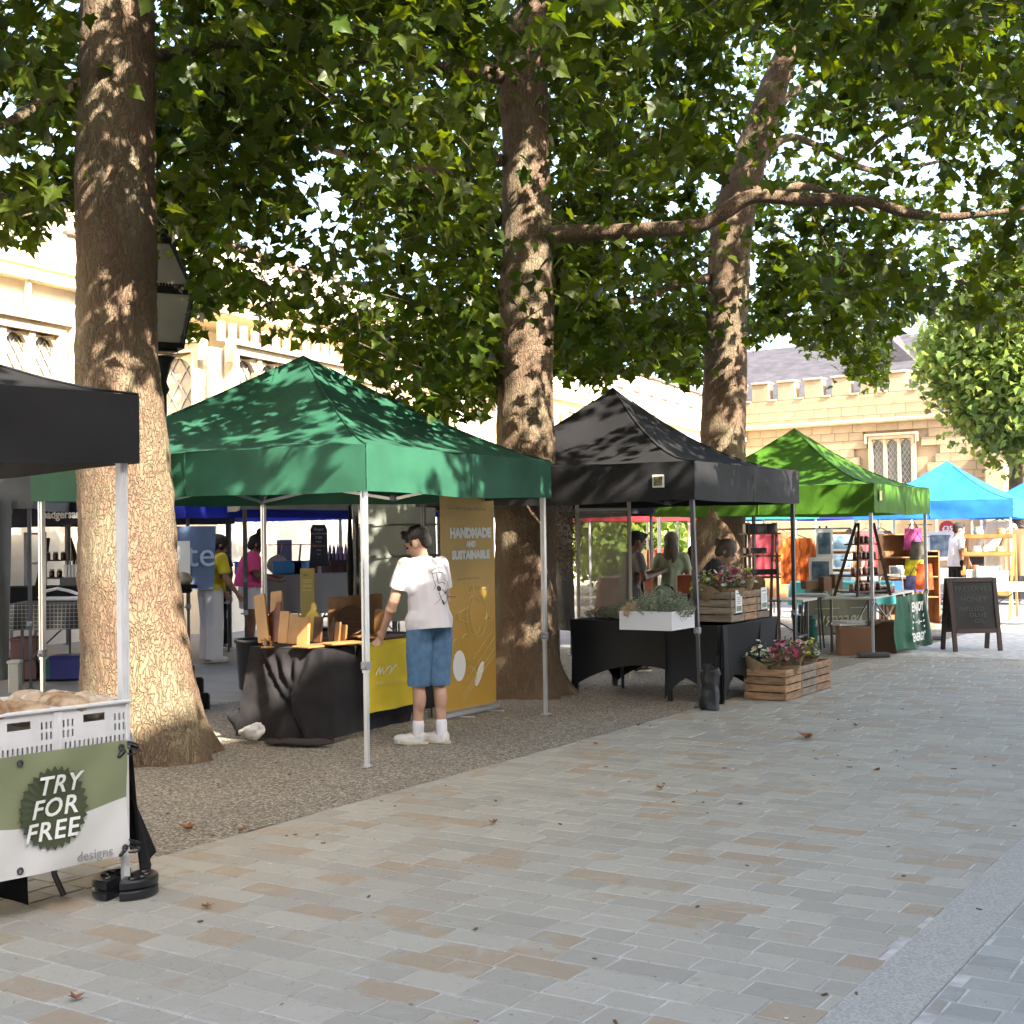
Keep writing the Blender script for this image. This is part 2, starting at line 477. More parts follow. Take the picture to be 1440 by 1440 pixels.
# ================================================================== BUILDINGS
PAL['ashlar_lit'] = mat('glare_tinted_ashlar', (.70, .62, .47), .85, var=.12, vscale=1.2, bump=.2, bscale=14)  # sun glare put into the colour: stone lightened so the range washes out
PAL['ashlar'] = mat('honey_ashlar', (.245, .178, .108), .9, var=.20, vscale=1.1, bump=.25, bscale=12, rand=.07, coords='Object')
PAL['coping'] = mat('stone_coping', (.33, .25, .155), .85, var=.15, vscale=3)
PAL['slate'] = mat('slate_roof', (.055, .050, .056), .7, var=.25, vscale=2.0, bump=.4, bscale=9, stretch=(1, 1, 4))
PAL['trim_lit'] = mat('glare_tinted_trim', (.58, .46, .29), .85, var=.12, vscale=3)  # trim of the same range, lightened in colour for the same glare
PAL['brown_tile'] = mat('brown_stone_tile', (.13, .095, .07), .8, var=.3, vscale=4, bump=.4, bscale=12)
PAL['glass'] = mat('leaded_glass', (.05, .055, .06), .12, var=.3, vscale=6)
PAL['glass_sheen'] = mat('painted_sheen_glass', (.26, .22, .17), .3, var=.2, vscale=6)  # washed-out reflection painted into the pane colour
PAL['lead'] = mat('window_lead', (.30, .29, .26), .6)

def mullion_window(parent, c, xd, nrm, w_, h_, lights, tm='coping'):
    """stone frame with arched lights, glass and diamond leading, on a wall with horizontal direction xd and outward nrm"""
    R = Matrix((xd, -nrm, Vector((0, 0, 1)))).transposed()
    def T(x, y, z): return c + R @ Vector((x, -y, z))
    fr = MB(); fw = .14
    for sx in (-1, 1): fr.box(T(sx*(w_/2+fw/2), .05, h_/2), (fw, .22, h_), R)
    fr.box(T(0, .05, h_+fw/2), (w_+2*fw, .22, fw), R); fr.box(T(0, .09, -fw/2), (w_+2*fw+.1, .32, fw), R)
    # hood mould
    fr.box(T(0, .16, h_+fw+.06), (w_+2*fw+.3, .16, .09), R)
    for sx in (-1, 1): fr.box(T(sx*(w_/2+fw+.11), .16, h_+fw-.14), (.09, .16, .32), R)
    frame = fr.build('window_frame', PAL[tm], parent)
    lw_ = (w_-(lights-1)*.12)/lights
    for i in range(lights):
        xc = -w_/2+lw_/2+i*(lw_+.12)
        if i < lights-1:
            MB().box(T(xc+lw_/2+.06, .03, h_/2), (.12, .16, h_), R).build('mullion', PAL[tm], frame)
        g = MB().box(T(xc, -.06, h_/2), (lw_, .02, h_), R); g.build('pane', PAL['glass' if tm == 'coping' else 'glass_sheen'], frame)
        # arched head: fill the corners with stone
        hd = MB(); n = 7
        pl = [(-lw_/2, h_), (-lw_/2, h_-lw_*.7)]
        for k in range(n+1):
            a = PI - PI*k/n; pl.append((lw_/2*math.cos(a), h_-lw_*.7+lw_*.62*math.sin(a)**.8 if math.sin(a) > 0 else h_-lw_*.7))
        pl.append((lw_/2, h_))
        vv = [T(xc+p[0], -.02, p[1]) for p in pl]+[T(xc+p[0], .06, p[1]) for p in pl]; m_ = len(pl)
        hd.add(vv, [(k, (k+1) % m_, m_+(k+1) % m_, m_+k) for k in range(m_)])
        for sgn, off in ((1, m_), (-1, 0)):
            for k in range(1, m_-1):
                tx = -1 if pl[k][0] < 0 else 1
                cn = 0 if (pl[k][0]+pl[min(k+1, m_-1)][0]) < 0 else m_-1
                if k+1 <= m_-1 and cn not in (k, k+1): hd.add([vv[off+cn], vv[off+k], vv[off+k+1]], [(0, 1, 2)])
        hd.build('arched_head', PAL[tm], frame)
        ld_ = MB(); s = lw_/2.6; kmax = int(h_/s)+3
        for k in range(-3, kmax):
            for sg in (-1, 1):
                # diagonal from x=-lw/2 to lw/2
                z0 = k*s*1.5; z1 = z0 + lw_*1.5
                za, zb = (z0, z1) if sg > 0 else (z1, z0)
                xa, xb = -lw_/2, lw_/2
                # clip to window
                def clip(xa, za, xb, zb):
                    if za > zb: xa, za, xb, zb = xb, zb, xa, za
                    if zb < 0 or za > h_-.05: return None
                    if za < 0: t = -za/(zb-za); xa += (xb-xa)*t; za = 0
                    if zb > h_-.05: t = (h_-.05-za)/(zb-za); xb = xa+(xb-xa)*t; zb = h_-.05
                    return xa, za, xb, zb
                r = clip(xa, za, xb, zb)
                if r: ld_.bar(T(xc+r[0], -.035, r[1]), T(xc+r[2], -.035, r[3]), .022, .012)
        ld_.build('leading', PAL['lead'], frame)

def battlement(parent, p0, p1, nrm, z0, z1, mw, gw, m, cm, thick=.45):
    d = (p1-p0); L = d.length; d = d/L; R = Matrix((d, -nrm, Vector((0, 0, 1)))).transposed()
    MB().box((p0+p1)/2+Vector((0, 0, z0))-nrm*thick*.5, (L, thick, .5), R).build('parapet_wall', m, parent)
    t = gw*.5
    while t+mw < L:
        c = p0+d*(t+mw/2)-nrm*thick*.5
        mo = MB().box(c+Vector((0, 0, (z0+.25+z1)/2)), (mw, thick, z1-z0-.25), R, ch=.03).build('merlon', m, parent)
        MB().box(c+Vector((0, 0, z1+.05)), (mw+.05, thick+.16, .1), R, ch=.03).build('coping', cm, mo)
        MB().box(c+d*(mw/2+gw/2)+Vector((0, 0, z0+.29)), (gw-.06, thick+.14, .08), R, ch=.02).build('embrasure_sill', cm, parent)
        t += mw+gw

# --- long range on the left of the street, full sun
CR = at(1046, 700, 62); CR.z = 0
wd = Vector((math.sin(R_(24)), math.cos(R_(24)), 0)); wn = Vector((wd.y, -wd.x, 0))
L0 = CR - wd*62
bl = thing('stone_college_range', 'long sunlit pale stone building with battlements and oriel windows behind the stalls', 'building', tuple(L0))
def wl(t, off=0, z=0): p = wd*t + wn*off; return Vector((p.x, p.y, z))
Rl = Matrix((wd, -wn, Vector((0, 0, 1)))).transposed()
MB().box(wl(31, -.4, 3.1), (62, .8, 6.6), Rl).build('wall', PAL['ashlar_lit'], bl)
MB().box(wl(31, .06, 5.78), (62, .34, .16), Rl).build('cornice', PAL['trim_lit'], bl)
MB().box(wl(31, .03, 5.98), (62, .2, .08), Rl).build('string_course', PAL['trim_lit'], bl)
battlement(bl, wl(0, .02), wl(62, .02), wn, 6.35, 7.25, 1.05, .62, PAL['ashlar_lit'], PAL['brown_tile'])
rf = MB(); rf.add([wl(0, -.9, 6.5), wl(62, -.9, 6.5), wl(62, -5.4, 9.3), wl(0, -5.4, 9.3), wl(0, -9.9, 6.5), wl(62, -9.9, 6.5)], [(0, 1, 2, 3), (3, 2, 5, 4)])
rf.build('roof', PAL['brown_tile'], bl)
MB().box(wl(31, -5.4, 3.2), (62, 9.0, 6.4), Rl).build('rear_block', PAL['ashlar_lit'], bl)
def bay(t0, t1, ztop, proj_=1.3):
    b = MB(); b.box(wl((t0+t1)/2, proj_/2, ztop/2-.6), (t1-t0, proj_, ztop-.9), Rl); w0 = b.build('oriel_wall', PAL['ashlar_lit'], bl)
    MB().box(wl((t0+t1)/2, proj_/2, ztop-.36), (t1-t0+.24, proj_+.2, .22), Rl, ch=.04).build('oriel_cornice', PAL['trim_lit'], w0)
    MB().box(wl((t0+t1)/2, proj_/2, ztop-.12), (t1-t0+.5, proj_+.36, .24), Rl, ch=.06).build('oriel_cornice', PAL['trim_lit'], w0)
    k = MB()
    tt = t0+.25
    while tt < t1-.2:
        k.box(wl(tt, proj_+.02, ztop-.75), (.13, .08, .34), Rl); tt += .34
    k.build('carved_frieze', PAL['trim_lit'], w0)
    mullion_window(bl, wl((t0+t1)/2, proj_+.09, ztop-3.2)+Vector((0, 0, 0)), wd, wn, (t1-t0)*.80, 2.05, 5, 'trim_lit')
    mullion_window(bl, wl(t0-.09, proj_*.5, ztop-3.2), -wn, -wd, proj_*.62, 2.05, 1, 'trim_lit')
# positions along the wall for a given column of sight
def tcol(px, off=0.0):
    d = ray(px, 740); d = Vector((d.x, d.y, 0)); A = L0 + wn*off
    # solve A + wd t = d k
    det = wd.x*(-d.y) - wd.y*(-d.x)
    return ((-A.x)*(-d.y) - (-A.y)*(-d.x))/det
tb = tcol(300, 1.3); bay(tb, tb+4.6, 6.0)
tb2 = tcol(652, 1.2); bay(tb2, tb2+4.2, 6.1, 1.2)
for px_ in (14, 520, 600): mullion_window(bl, wl(tcol(px_), .09, 2.9), wd, wn, 1.7, 2.0, 3, 'trim_lit')
for px_ in (808, 872, 925): mullion_window(bl, wl(tcol(px_), .09, 3.3), wd, wn, 2.0, 1.9, 3, 'trim_lit')
for px_ in (33, 96): MB().box(wl(tcol(px_), .1, 3.55), (.28, .2, .12), Rl).build('corbel', PAL['coping'], bl)
dp = MB(); dp.tube([wl(tcol(34), .12, 5.7), wl(tcol(34), .12, 3.6)], .05, 6); dp.build('rainwater_pipe', PAL['ashlar_lit'], bl)

# --- range closing the square on the right, sun grazing
A0 = at(1046, 700, 62); A0.z = 0
rd = Vector((math.cos(R_(38)), -math.sin(R_(38)), 0)); rn = Vector((-rd.y, rd.x, 0))*-1
if rn.y > 0: rn = -rn
br_ = thing('battlemented_hall', 'honey stone hall with battlements and slate roof closing the square', 'building', tuple(A0))
def wr(t, off=0, z=0): p = rd*t + rn*off; return Vector((p.x, p.y, z))
Rr = Matrix((rd, -rn, Vector((0, 0, 1)))).transposed()
LR = 30
def rcol(px):
    d = ray(px, 740); d = Vector((d.x, d.y, 0)); det = rd.x*(-d.y) - rd.y*(-d.x)
    return ((-A0.x)*(-d.y) - (-A0.y)*(-d.x))/det
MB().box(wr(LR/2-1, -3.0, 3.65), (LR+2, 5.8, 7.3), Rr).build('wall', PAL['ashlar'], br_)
# ashlar blocks, each its own stone with recessed joints (the part above the stall roofs)
rs = random.Random(2); blk = {}
z = 3.3; nb = 0
courses = []
while z < 7.2:
    h = .36 if z < 6.3 else .40
    if abs(z-6.35) < .2 and z < 6.35: pass
    t = -.6 + rs.random()*.5
    while t < 11.6:
        l = rs.choice((.65, .8, .95, 1.1)); 
        if nb < 292:
            key = (l, h)
            if key not in blk: blk[key] = MB().box((0, 0, 0), (l-.014, .12, h-.012), None, ch=.006).mesh('stone_block')
            tc_ = t+l/2
            inwin = abs(tc_-rcol(1258)) < 1.1+l/2 and z < 5.55
            if not inwin:
                o = link('stone_block', blk[key], PAL['ashlar'], br_)
                o.location = wr(tc_, .0 + rs.uniform(-.002, .004), z+h/2); o.rotation_euler = (0, 0, math.atan2(rd.y, rd.x)); nb += 1
        t += l
    z += h
z = 3.3; far = MB()
t = 11.7
while z < 7.2:
    t = 11.7+rs.random()*.4
    while t < LR:
        l = rs.choice((.7, .9, 1.1)); far.box(wr(t+l/2, rs.uniform(-.005, .012), z+.18), (l-.025, .12, .34), Rr); t += l
    z += .36
o = far.build('stone_blocks', PAL['ashlar'], br_); o['kind'] = 'stuff'
MB().box(wr(LR/2-1, .14, 6.27), (LR+2, .42, .20), Rr, ch=.05).build('string_course', PAL['coping'], br_)
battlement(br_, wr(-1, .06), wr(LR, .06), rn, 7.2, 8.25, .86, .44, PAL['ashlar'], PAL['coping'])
rf = MB(); rf.add([wr(-3, -.9, 7.3), wr(LR, -.9, 7.3), wr(LR, -5.2, 10.6), wr(-3, -5.2, 10.6), wr(-3, -9.5, 7.3), wr(LR, -9.5, 7.3)], [(0, 1, 2, 3), (3, 2, 5, 4)])
rf.build('roof', PAL['slate'], br_)
tg = rcol(1195)
g = MB(); g.add([wr(tg-1.9, -3.3, 9.0), wr(tg+1.9, -3.3, 9.0), wr(tg, -3.3, 10.9), wr(tg-1.9, -8, 9.0), wr(tg+1.9, -8, 9.0), wr(tg, -8, 10.9)], [(0, 1, 2), (0, 2, 5, 3), (1, 4, 5, 2)])
g.build('roof_gable', PAL['slate'], br_)
MB().box(wr(rcol(1312), -4.6, 10.8), (.8, .8, 2.4), Rr, ch=.06).build('chimney', PAL['ashlar'], br_)
mullion_window(br_, wr(rcol(1258), .07, 3.45), rd, rn, 1.75, 2.0, 3)
MB().box(wr(rcol(1412), .5, 2.6), (.8, 1.1, 5.2), Rr, ch=.05).build('buttress', PAL['ashlar'], br_)
mullion_window(br_, wr(rcol(1436), .07, 2.4), rd, rn, 1.3, 2.2, 2)

# --- terrace behind and to the right of the viewpoint: it throws the morning shade over the paving
bs = thing('shade_terrace', 'tall stone terrace along the right side of the street behind the viewpoint', 'building', tuple(uvp(0, 0)))
Rt = Matrix((U, V, Vector((0, 0, 1)))).transposed()
HT = 11.8; VF = -6.75
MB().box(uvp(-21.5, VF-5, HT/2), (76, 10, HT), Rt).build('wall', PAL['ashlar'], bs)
MB().box(uvp(-21.5, VF-4.9, HT+.1), (76.4, 10.3, .2), Rt).build('cornice', PAL['coping'], bs)
for i in range(9):
    for zz in (1.2, 4.8, 8.4):
        wm = MB().box(uvp(14-i*4.2, VF+.06, zz+1), (1.3, .12, 2.1), Rt).build('window', PAL['coping'], bs)
        MB().box(uvp(14-i*4.2, VF+.13, zz+1), (1.1, .03, 1.9), Rt).build('pane', PAL['glass'], wm)
# ================================================================== TREES
def bark_mat():
    m = bpy.data.materials.new('plane_bark'); m.use_nodes = True; N = m.node_tree.nodes; L = m.node_tree.links
    b = N['Principled BSDF']; b.inputs['Roughness'].default_value = .85
    tc = N.new('ShaderNodeTexCoord'); mp = N.new('ShaderNodeMapping'); mp.inputs['Scale'].default_value = (1, 1, .40)
    L.new(tc.outputs['Object'], mp.inputs[0])
    nz = N.new('ShaderNodeTexNoise'); nz.inputs['Scale'].default_value = 7; nz.inputs['Detail'].default_value = 4
    L.new(mp.outputs[0], nz.inputs['Vector'])
    ad = N.new('ShaderNodeMix'); ad.data_type = 'VECTOR'; ad.inputs[0].default_value = .30
    L.new(mp.outputs[0], ad.inputs[4]); L.new(nz.outputs['Color'], ad.inputs[5])
    vo = N.new('ShaderNodeTexVoronoi'); vo.inputs['Scale'].default_value = 34; L.new(ad.outputs[1], vo.inputs['Vector'])
    ve = N.new('ShaderNodeTexVoronoi'); ve.feature = 'DISTANCE_TO_EDGE'; ve.inputs['Scale'].default_value = 34; L.new(ad.outputs[1], ve.inputs['Vector'])
    sp = N.new('ShaderNodeSeparateColor'); L.new(vo.outputs['Color'], sp.inputs[0])
    n2 = N.new('ShaderNodeTexNoise'); n2.inputs['Scale'].default_value = 3.0; n2.inputs['Detail'].default_value = 7; L.new(mp.outputs[0], n2.inputs['Vector'])
    mx = N.new('ShaderNodeMath'); mx.operation = 'MULTIPLY_ADD'; mx.inputs[1].default_value = .14; L.new(sp.outputs[0], mx.inputs[0]); 
    m2 = N.new('ShaderNodeMath'); m2.operation = 'MULTIPLY'; m2.inputs[1].default_value = 1.0; L.new(n2.outputs[0], m2.inputs[0]); L.new(m2.outputs[0], mx.inputs[2])
    rp = N.new('ShaderNodeValToRGB'); cr = rp.color_ramp
    cr.elements[0].position = .25; cr.elements[0].color = (.085, .052, .032, 1); cr.elements[1].position = .88; cr.elements[1].color = (.24, .20, .125, 1)
    for p, c in ((.45, (.135, .083, .050, 1)), (.56, (.165, .105, .063, 1)), (.66, (.158, .120, .072, 1)), (.76, (.215, .165, .10, 1))):
        e = cr.elements.new(p); e.color = c
    L.new(mx.outputs[0], rp.inputs[0])
    ed = N.new('ShaderNodeMapRange'); ed.inputs[1].default_value = 0; ed.inputs[2].default_value = .08; ed.inputs[3].default_value = .86; ed.inputs[4].default_value = 1
    L.new(ve.outputs[0], ed.inputs[0])
    mm = N.new('ShaderNodeMix'); mm.data_type = 'RGBA'; mm.blend_type = 'MULTIPLY'; mm.inputs[0].default_value = 1
    L.new(rp.outputs[0], mm.inputs[6]); L.new(ed.outputs[0], mm.inputs[7]); L.new(mm.outputs[2], b.inputs['Base Color'])
    # relief: flakes plus vertical fissures
    mpf = N.new('ShaderNodeMapping'); mpf.inputs['Scale'].default_value = (1, 1, .18); L.new(tc.outputs['Object'], mpf.inputs[0])
    n3 = N.new('ShaderNodeTexNoise'); n3.inputs['Scale'].default_value = 42; n3.inputs['Detail'].default_value = 6; L.new(mpf.outputs[0], n3.inputs['Vector'])
    sm = N.new('ShaderNodeMath'); sm.operation = 'ADD'; L.new(n3.outputs[0], sm.inputs[0])
    e2 = N.new('ShaderNodeMapRange'); e2.inputs[1].default_value = 0; e2.inputs[2].default_value = .12; e2.inputs[3].default_value = 0; e2.inputs[4].default_value = .6
    L.new(ve.outputs[0], e2.inputs[0]); L.new(e2.outputs[0], sm.inputs[1])
    bp = N.new('ShaderNodeBump'); bp.inputs['Strength'].default_value = 1.0; bp.inputs['Distance'].default_value = .018
    L.new(sm.outputs[0], bp.inputs['Height']); L.new(bp.outputs[0], b.inputs['Normal'])
    return m
PAL['bark'] = bark_mat()
from mathutils import noise as mnoise
def trunk_mesh(pts, rad, n=56, rings=130, rough=.02, flare=None, seed=0.0):
    """organic tapered limb through pts with flaky, fissured relief"""
    pts = [Vector(p) for p in pts]
    # Catmull resample
    def cr(i, t):
        p0, p1, p2, p3 = pts[max(i-1, 0)], pts[i], pts[i+1], pts[min(i+2, len(pts)-1)]
        return .5*((2*p1)+(p2-p0)*t+(2*p0-5*p1+4*p2-p3)*t*t+(3*p1-p0-3*p2+p3)*t**3)
    seg = len(pts)-1; V_ = []; F_ = []; nx = None; C = []; Rr_ = []
    for k in range(rings+1):
        s = k/rings*seg; i = min(int(s), seg-1); t = s-i
        C.append(cr(i, t)); Rr_.append(rad[i]*(1-t)+rad[i+1]*t)
    for k in range(rings+1):
        T_ = (C[min(k+1, rings)]-C[max(k-1, 0)]).normalized()
        if nx is None: nx = T_.cross(Vector((0, 1, 0)) if abs(T_.y) < .9 else Vector((1, 0, 0))).normalized()
        nx = (nx-T_*nx.dot(T_)).normalized(); ny = T_.cross(nx)
        for j in range(n):
            a = 2*PI*j/n; r = Rr_[k]
            d = nx*math.cos(a)+ny*math.sin(a); P = C[k]+d*r
            q = Vector((P.x, P.y, P.z*.5))
            dr = mnoise.noise(q*2.1+Vector((seed, 0, 0)))*r*.10
            f1 = mnoise.noise(Vector((P.x*11, P.y*11, P.z*6.0+seed)))
            dr += (round(f1*2.5)/2.5)*rough*.55 + mnoise.noise(Vector((P.x*26, P.y*26, P.z*9+seed)))*rough*.55
            if flare: 
                hh = max(0, 1-(P.z)/flare[0]); dr += (hh**2.2)*flare[1]*(1+.45*math.sin(a*5+seed)+.2*math.sin(a*9+1))
            V_.append(tuple(P+d*dr))
    for k in range(rings):
        for j in range(n):
            F_.append((k*n+j, k*n+(j+1) % n, (k+1)*n+(j+1) % n, (k+1)*n+j))
    F_.append(tuple(range(n))[::-1]); F_.append(tuple(rings*n+j for j in range(n)))
    b = MB(); b.v = V_; b.f = F_
    return b
def leaf_mat(name, c, trans=.35):
    m = bpy.data.materials.new(name); m.use_nodes = True; N = m.node_tree.nodes; L = m.node_tree.links
    b = N['Principled BSDF']; b.inputs['Roughness'].default_value = .42; b.inputs['Specular IOR Level'].default_value = .3
    geo = N.new('ShaderNodeNewGeometry')
    hs = N.new('ShaderNodeHueSaturation'); hs.inputs['Color'].default_value = tuple(c)+(1,)
    r1 = N.new('ShaderNodeMapRange'); r1.inputs[3].default_value = .55; r1.inputs[4].default_value = 1.5
    L.new(geo.outputs['Random Per Island'], r1.inputs[0]); L.new(r1.outputs[0], hs.inputs['Value'])
    wn_ = N.new('ShaderNodeTexWhiteNoise'); wn_.noise_dimensions = '1D'; L.new(geo.outputs['Random Per Island'], wn_.inputs['W'])
    r2 = N.new('ShaderNodeMapRange'); r2.inputs[3].default_value = .465; r2.inputs[4].default_value = .51
    L.new(wn_.outputs[0], r2.inputs[0]); L.new(r2.outputs[0], hs.inputs['Hue'])
    L.new(hs.outputs[0], b.inputs['Base Color'])
    tr = N.new('ShaderNodeBsdfTranslucent')
    h2 = N.new('ShaderNodeHueSaturation'); h2.inputs['Hue'].default_value = .475; h2.inputs['Value'].default_value = 2.6; h2.inputs['Saturation'].default_value = 1.1
    L.new(hs.outputs[0], h2.inputs['Color']); L.new(h2.outputs[0], tr.inputs[0])
    mx = N.new('ShaderNodeMixShader'); mx.inputs[0].default_value = trans
    L.new(b.outputs[0], mx.inputs[1]); L.new(tr.outputs[0], mx.inputs[2]); L.new(mx.outputs[0], N['Material Output'].inputs[0])
    return m
PAL['leaf'] = leaf_mat('plane_leaf', (.033, .061, .006), .42)
PAL['leaf_far'] = leaf_mat('maple_leaf', (.11, .17, .04), .40)
# two leaf outlines: lobed with teeth for near ones, simpler for the mass
def outline(teeth):
    half = [(0, 0), (.28, -.10), (.31, .12), (.56, .34), (.31, .50), (0, 1.0)]
    if teeth:
        half = [(0, 0), (.14, -.10), (.34, -.14), (.33, .02), (.31, .13), (.42, .17), (.60, .36), (.44, .41), (.34, .48), (.30, .62), (.17, .74), (0, 1.03)]
    pts = half + [(-x, y) for x, y in half[-2:0:-1]]
    return np.array([(0, .28, 0)]+[(x, y, 0) for x, y in pts], float)
TL = {False: outline(False), True: outline(True)}
def fold(T, k=.25):
    T = T.copy(); T[:, 2] = np.abs(T[:, 0])*k - .28*(T[:, 1]**2) - .25*T[:, 0]**2
    return T
def leaf_frames(n, droop=.45):
    tip = rng.normal(size=(n, 3)); tip[:, 2] = -np.abs(rng.normal(droop, .35, n))
    tip /= np.linalg.norm(tip, axis=1)[:, None]
    nr = rng.normal(size=(n, 3))*.75; nr[:, 2] += 1
    nr -= tip*(nr*tip).sum(1)[:, None]; nr /= np.linalg.norm(nr, axis=1)[:, None]
    xx = np.cross(tip, nr)
    return xx, tip, nr
def leaf_mass(P, size, T, droop=.45):
    """P (n,3) petiole ends -> vertices, faces"""
    n = len(P); xx, tip, nr = leaf_frames(n, droop)
    k = len(T)
    Vt = P[:, None, :] + size[:, None, None]*(T[None, :, 0:1]*xx[:, None, :]+T[None, :, 1:2]*tip[:, None, :]+T[None, :, 2:3]*nr[:, None, :])
    m_ = k-1
    tri = np.array([(0, i, i % m_+1) for i in range(1, k)])
    F = (np.arange(n)[:, None, None]*k + tri[None]).reshape(-1, 3)
    return Vt.reshape(-1, 3), F, (xx, tip, nr)
def np_mesh(name, Vt, F):
    me = bpy.data.meshes.new(name); me.vertices.add(len(Vt)); me.vertices.foreach_set('co', Vt.astype(np.float32).ravel())
    nf = len(F); me.loops.add(nf*3); me.loops.foreach_set('vertex_index', F.astype(np.int32).ravel())
    me.polygons.add(nf); me.polygons.foreach_set('loop_start', np.arange(0, nf*3, 3, dtype=np.int32)); me.polygons.foreach_set('loop_total', np.full(nf, 3, np.int32))
    me.update(); me.validate(); return me

# underside of the canopy as heights over the line of sight columns: measured along the row of trees
LOW = np.array([(-400, 300), (0, 335), (40, 345), (70, 300), (105, 275), (112, 330), (215, 330), (240, 450), (262, 500), (280, 470), (300, 420), (340, 440), (360, 455), (420, 480), (470, 470), (500, 520), (560, 575), (620, 600), (660, 585), (690, 570), (780, 520), (830, 545), (870, 520), (930, 520), (975, 545), (1060, 480), (1100, 462), (1125, 475), (1150, 520), (1215, 535), (1245, 545), (1256, 462), (1290, 440), (1320, 445), (1440, 470), (1900, 520)], float)
def lowline(px): return np.interp(px, LOW[:, 0], LOW[:, 1])
SD = np.array(SUN_D)
# gaps in the canopy through which the sun reaches the ground storey: (point, radius)
GAPS = []
def gap(p, r): GAPS.append((np.array(p, float), r))
for zz in np.arange(.5, 2.5, .3): gap((-2.80, 9.9, zz), .36)
gap((-1.75, 10.9, .95), .45); gap((-1.85, 10.9, .55), .48); gap((-1.85, 10.9, .3), .42)
grg = random.Random(44)
def roof_gaps(N, az, n, r0, r1, sx=3.0, sy=3.0):
    for _ in range(n):
        x, y = grg.uniform(.1, sx), grg.uniform(.1, sy); c_, s_ = math.cos(az), math.sin(az)
        gap((N[0]+x*c_-y*s_, N[1]+x*s_+y*c_, 2.3+.9*(1-max(abs(x/sx*2-1), abs(y/sy*2-1)))), grg.uniform(r0, r1))
roof_gaps((-1.045, 9.62), R_(63), 30, .045, .12); roof_gaps((1.68, 12.55), R_(60), 13, .06, .13); roof_gaps((4.6, 17.25), R_(60), 9, .07, .15)
gap((1.35, 13.0, 2.45), .17); gap((1.6, 13.5, 2.6), .15)
for z_ in (1.9, 2.6, 3.3, 3.5, 4.0, 4.4, 4.7, 5.3): gap((.15+grg.uniform(-.16, .18), 13.65, z_), grg.uniform(.05, .10))
for z_ in (3.1, 3.5, 4.6, 5.0, 5.5, 5.9): gap((-2.85+grg.uniform(-.1, .2), 9.95, z_), grg.uniform(.04, .09))
for z_ in (2.4, 3.2, 3.9, 4.5, 5.2): gap((2.9+grg.uniform(-.15, .15), 18.3, z_), grg.uniform(.07, .13))
for x_, z_ in ((1.0, 4.65), (1.3, 4.68), (1.6, 4.7), (2.6, 4.95), (3.6, 4.9)): gap((x_, 13.4, z_), .09)
def cnoise(P, f, seed=0.0):
    return np.array([mnoise.noise(Vector((p[0]*f+seed, p[1]*f-seed, p[2]*f*1.3))) for p in P])
def in_front(P, sure=False):
    """the boughs under the crowns are bare on the street side: few leaves hang before the trunks and the long limbs"""
    a, b, c = proj(P); k = np.zeros(len(P))
    def z(x0, x1, y0, y1, d_, pr):
        m_ = (a > x0) & (a < x1) & (b > y0) & (b < y1) & (c < d_); k[m_] = np.maximum(k[m_], pr)
    z(95, 232, -300, 900, 10.3, .985); z(690, 792, 120, 900, 13.8, .97); z(680, 800, -50, 120, 13.8, .8); z(985, 1068, 230, 900, 18.5, .96)
    z(1030, 1130, 60, 250, 18.3, .85); z(780, 1400, 258, 348, 13.9, .92); z(225, 350, 45, 92, 11.2, .8); z(470, 700, 70, 118, 13.4, .7); z(0, 110, 110, 195, 9.7, .8); z(420, 700, 200, 250, 14, .6); z(212, 274, 330, 520, 13.4, .98); z(860, 1000, 380, 440, 18, .8); z(1090, 1300, 180, 250, 19, .6)
    return (k > .5) if sure else rng.uniform(size=len(P)) < k
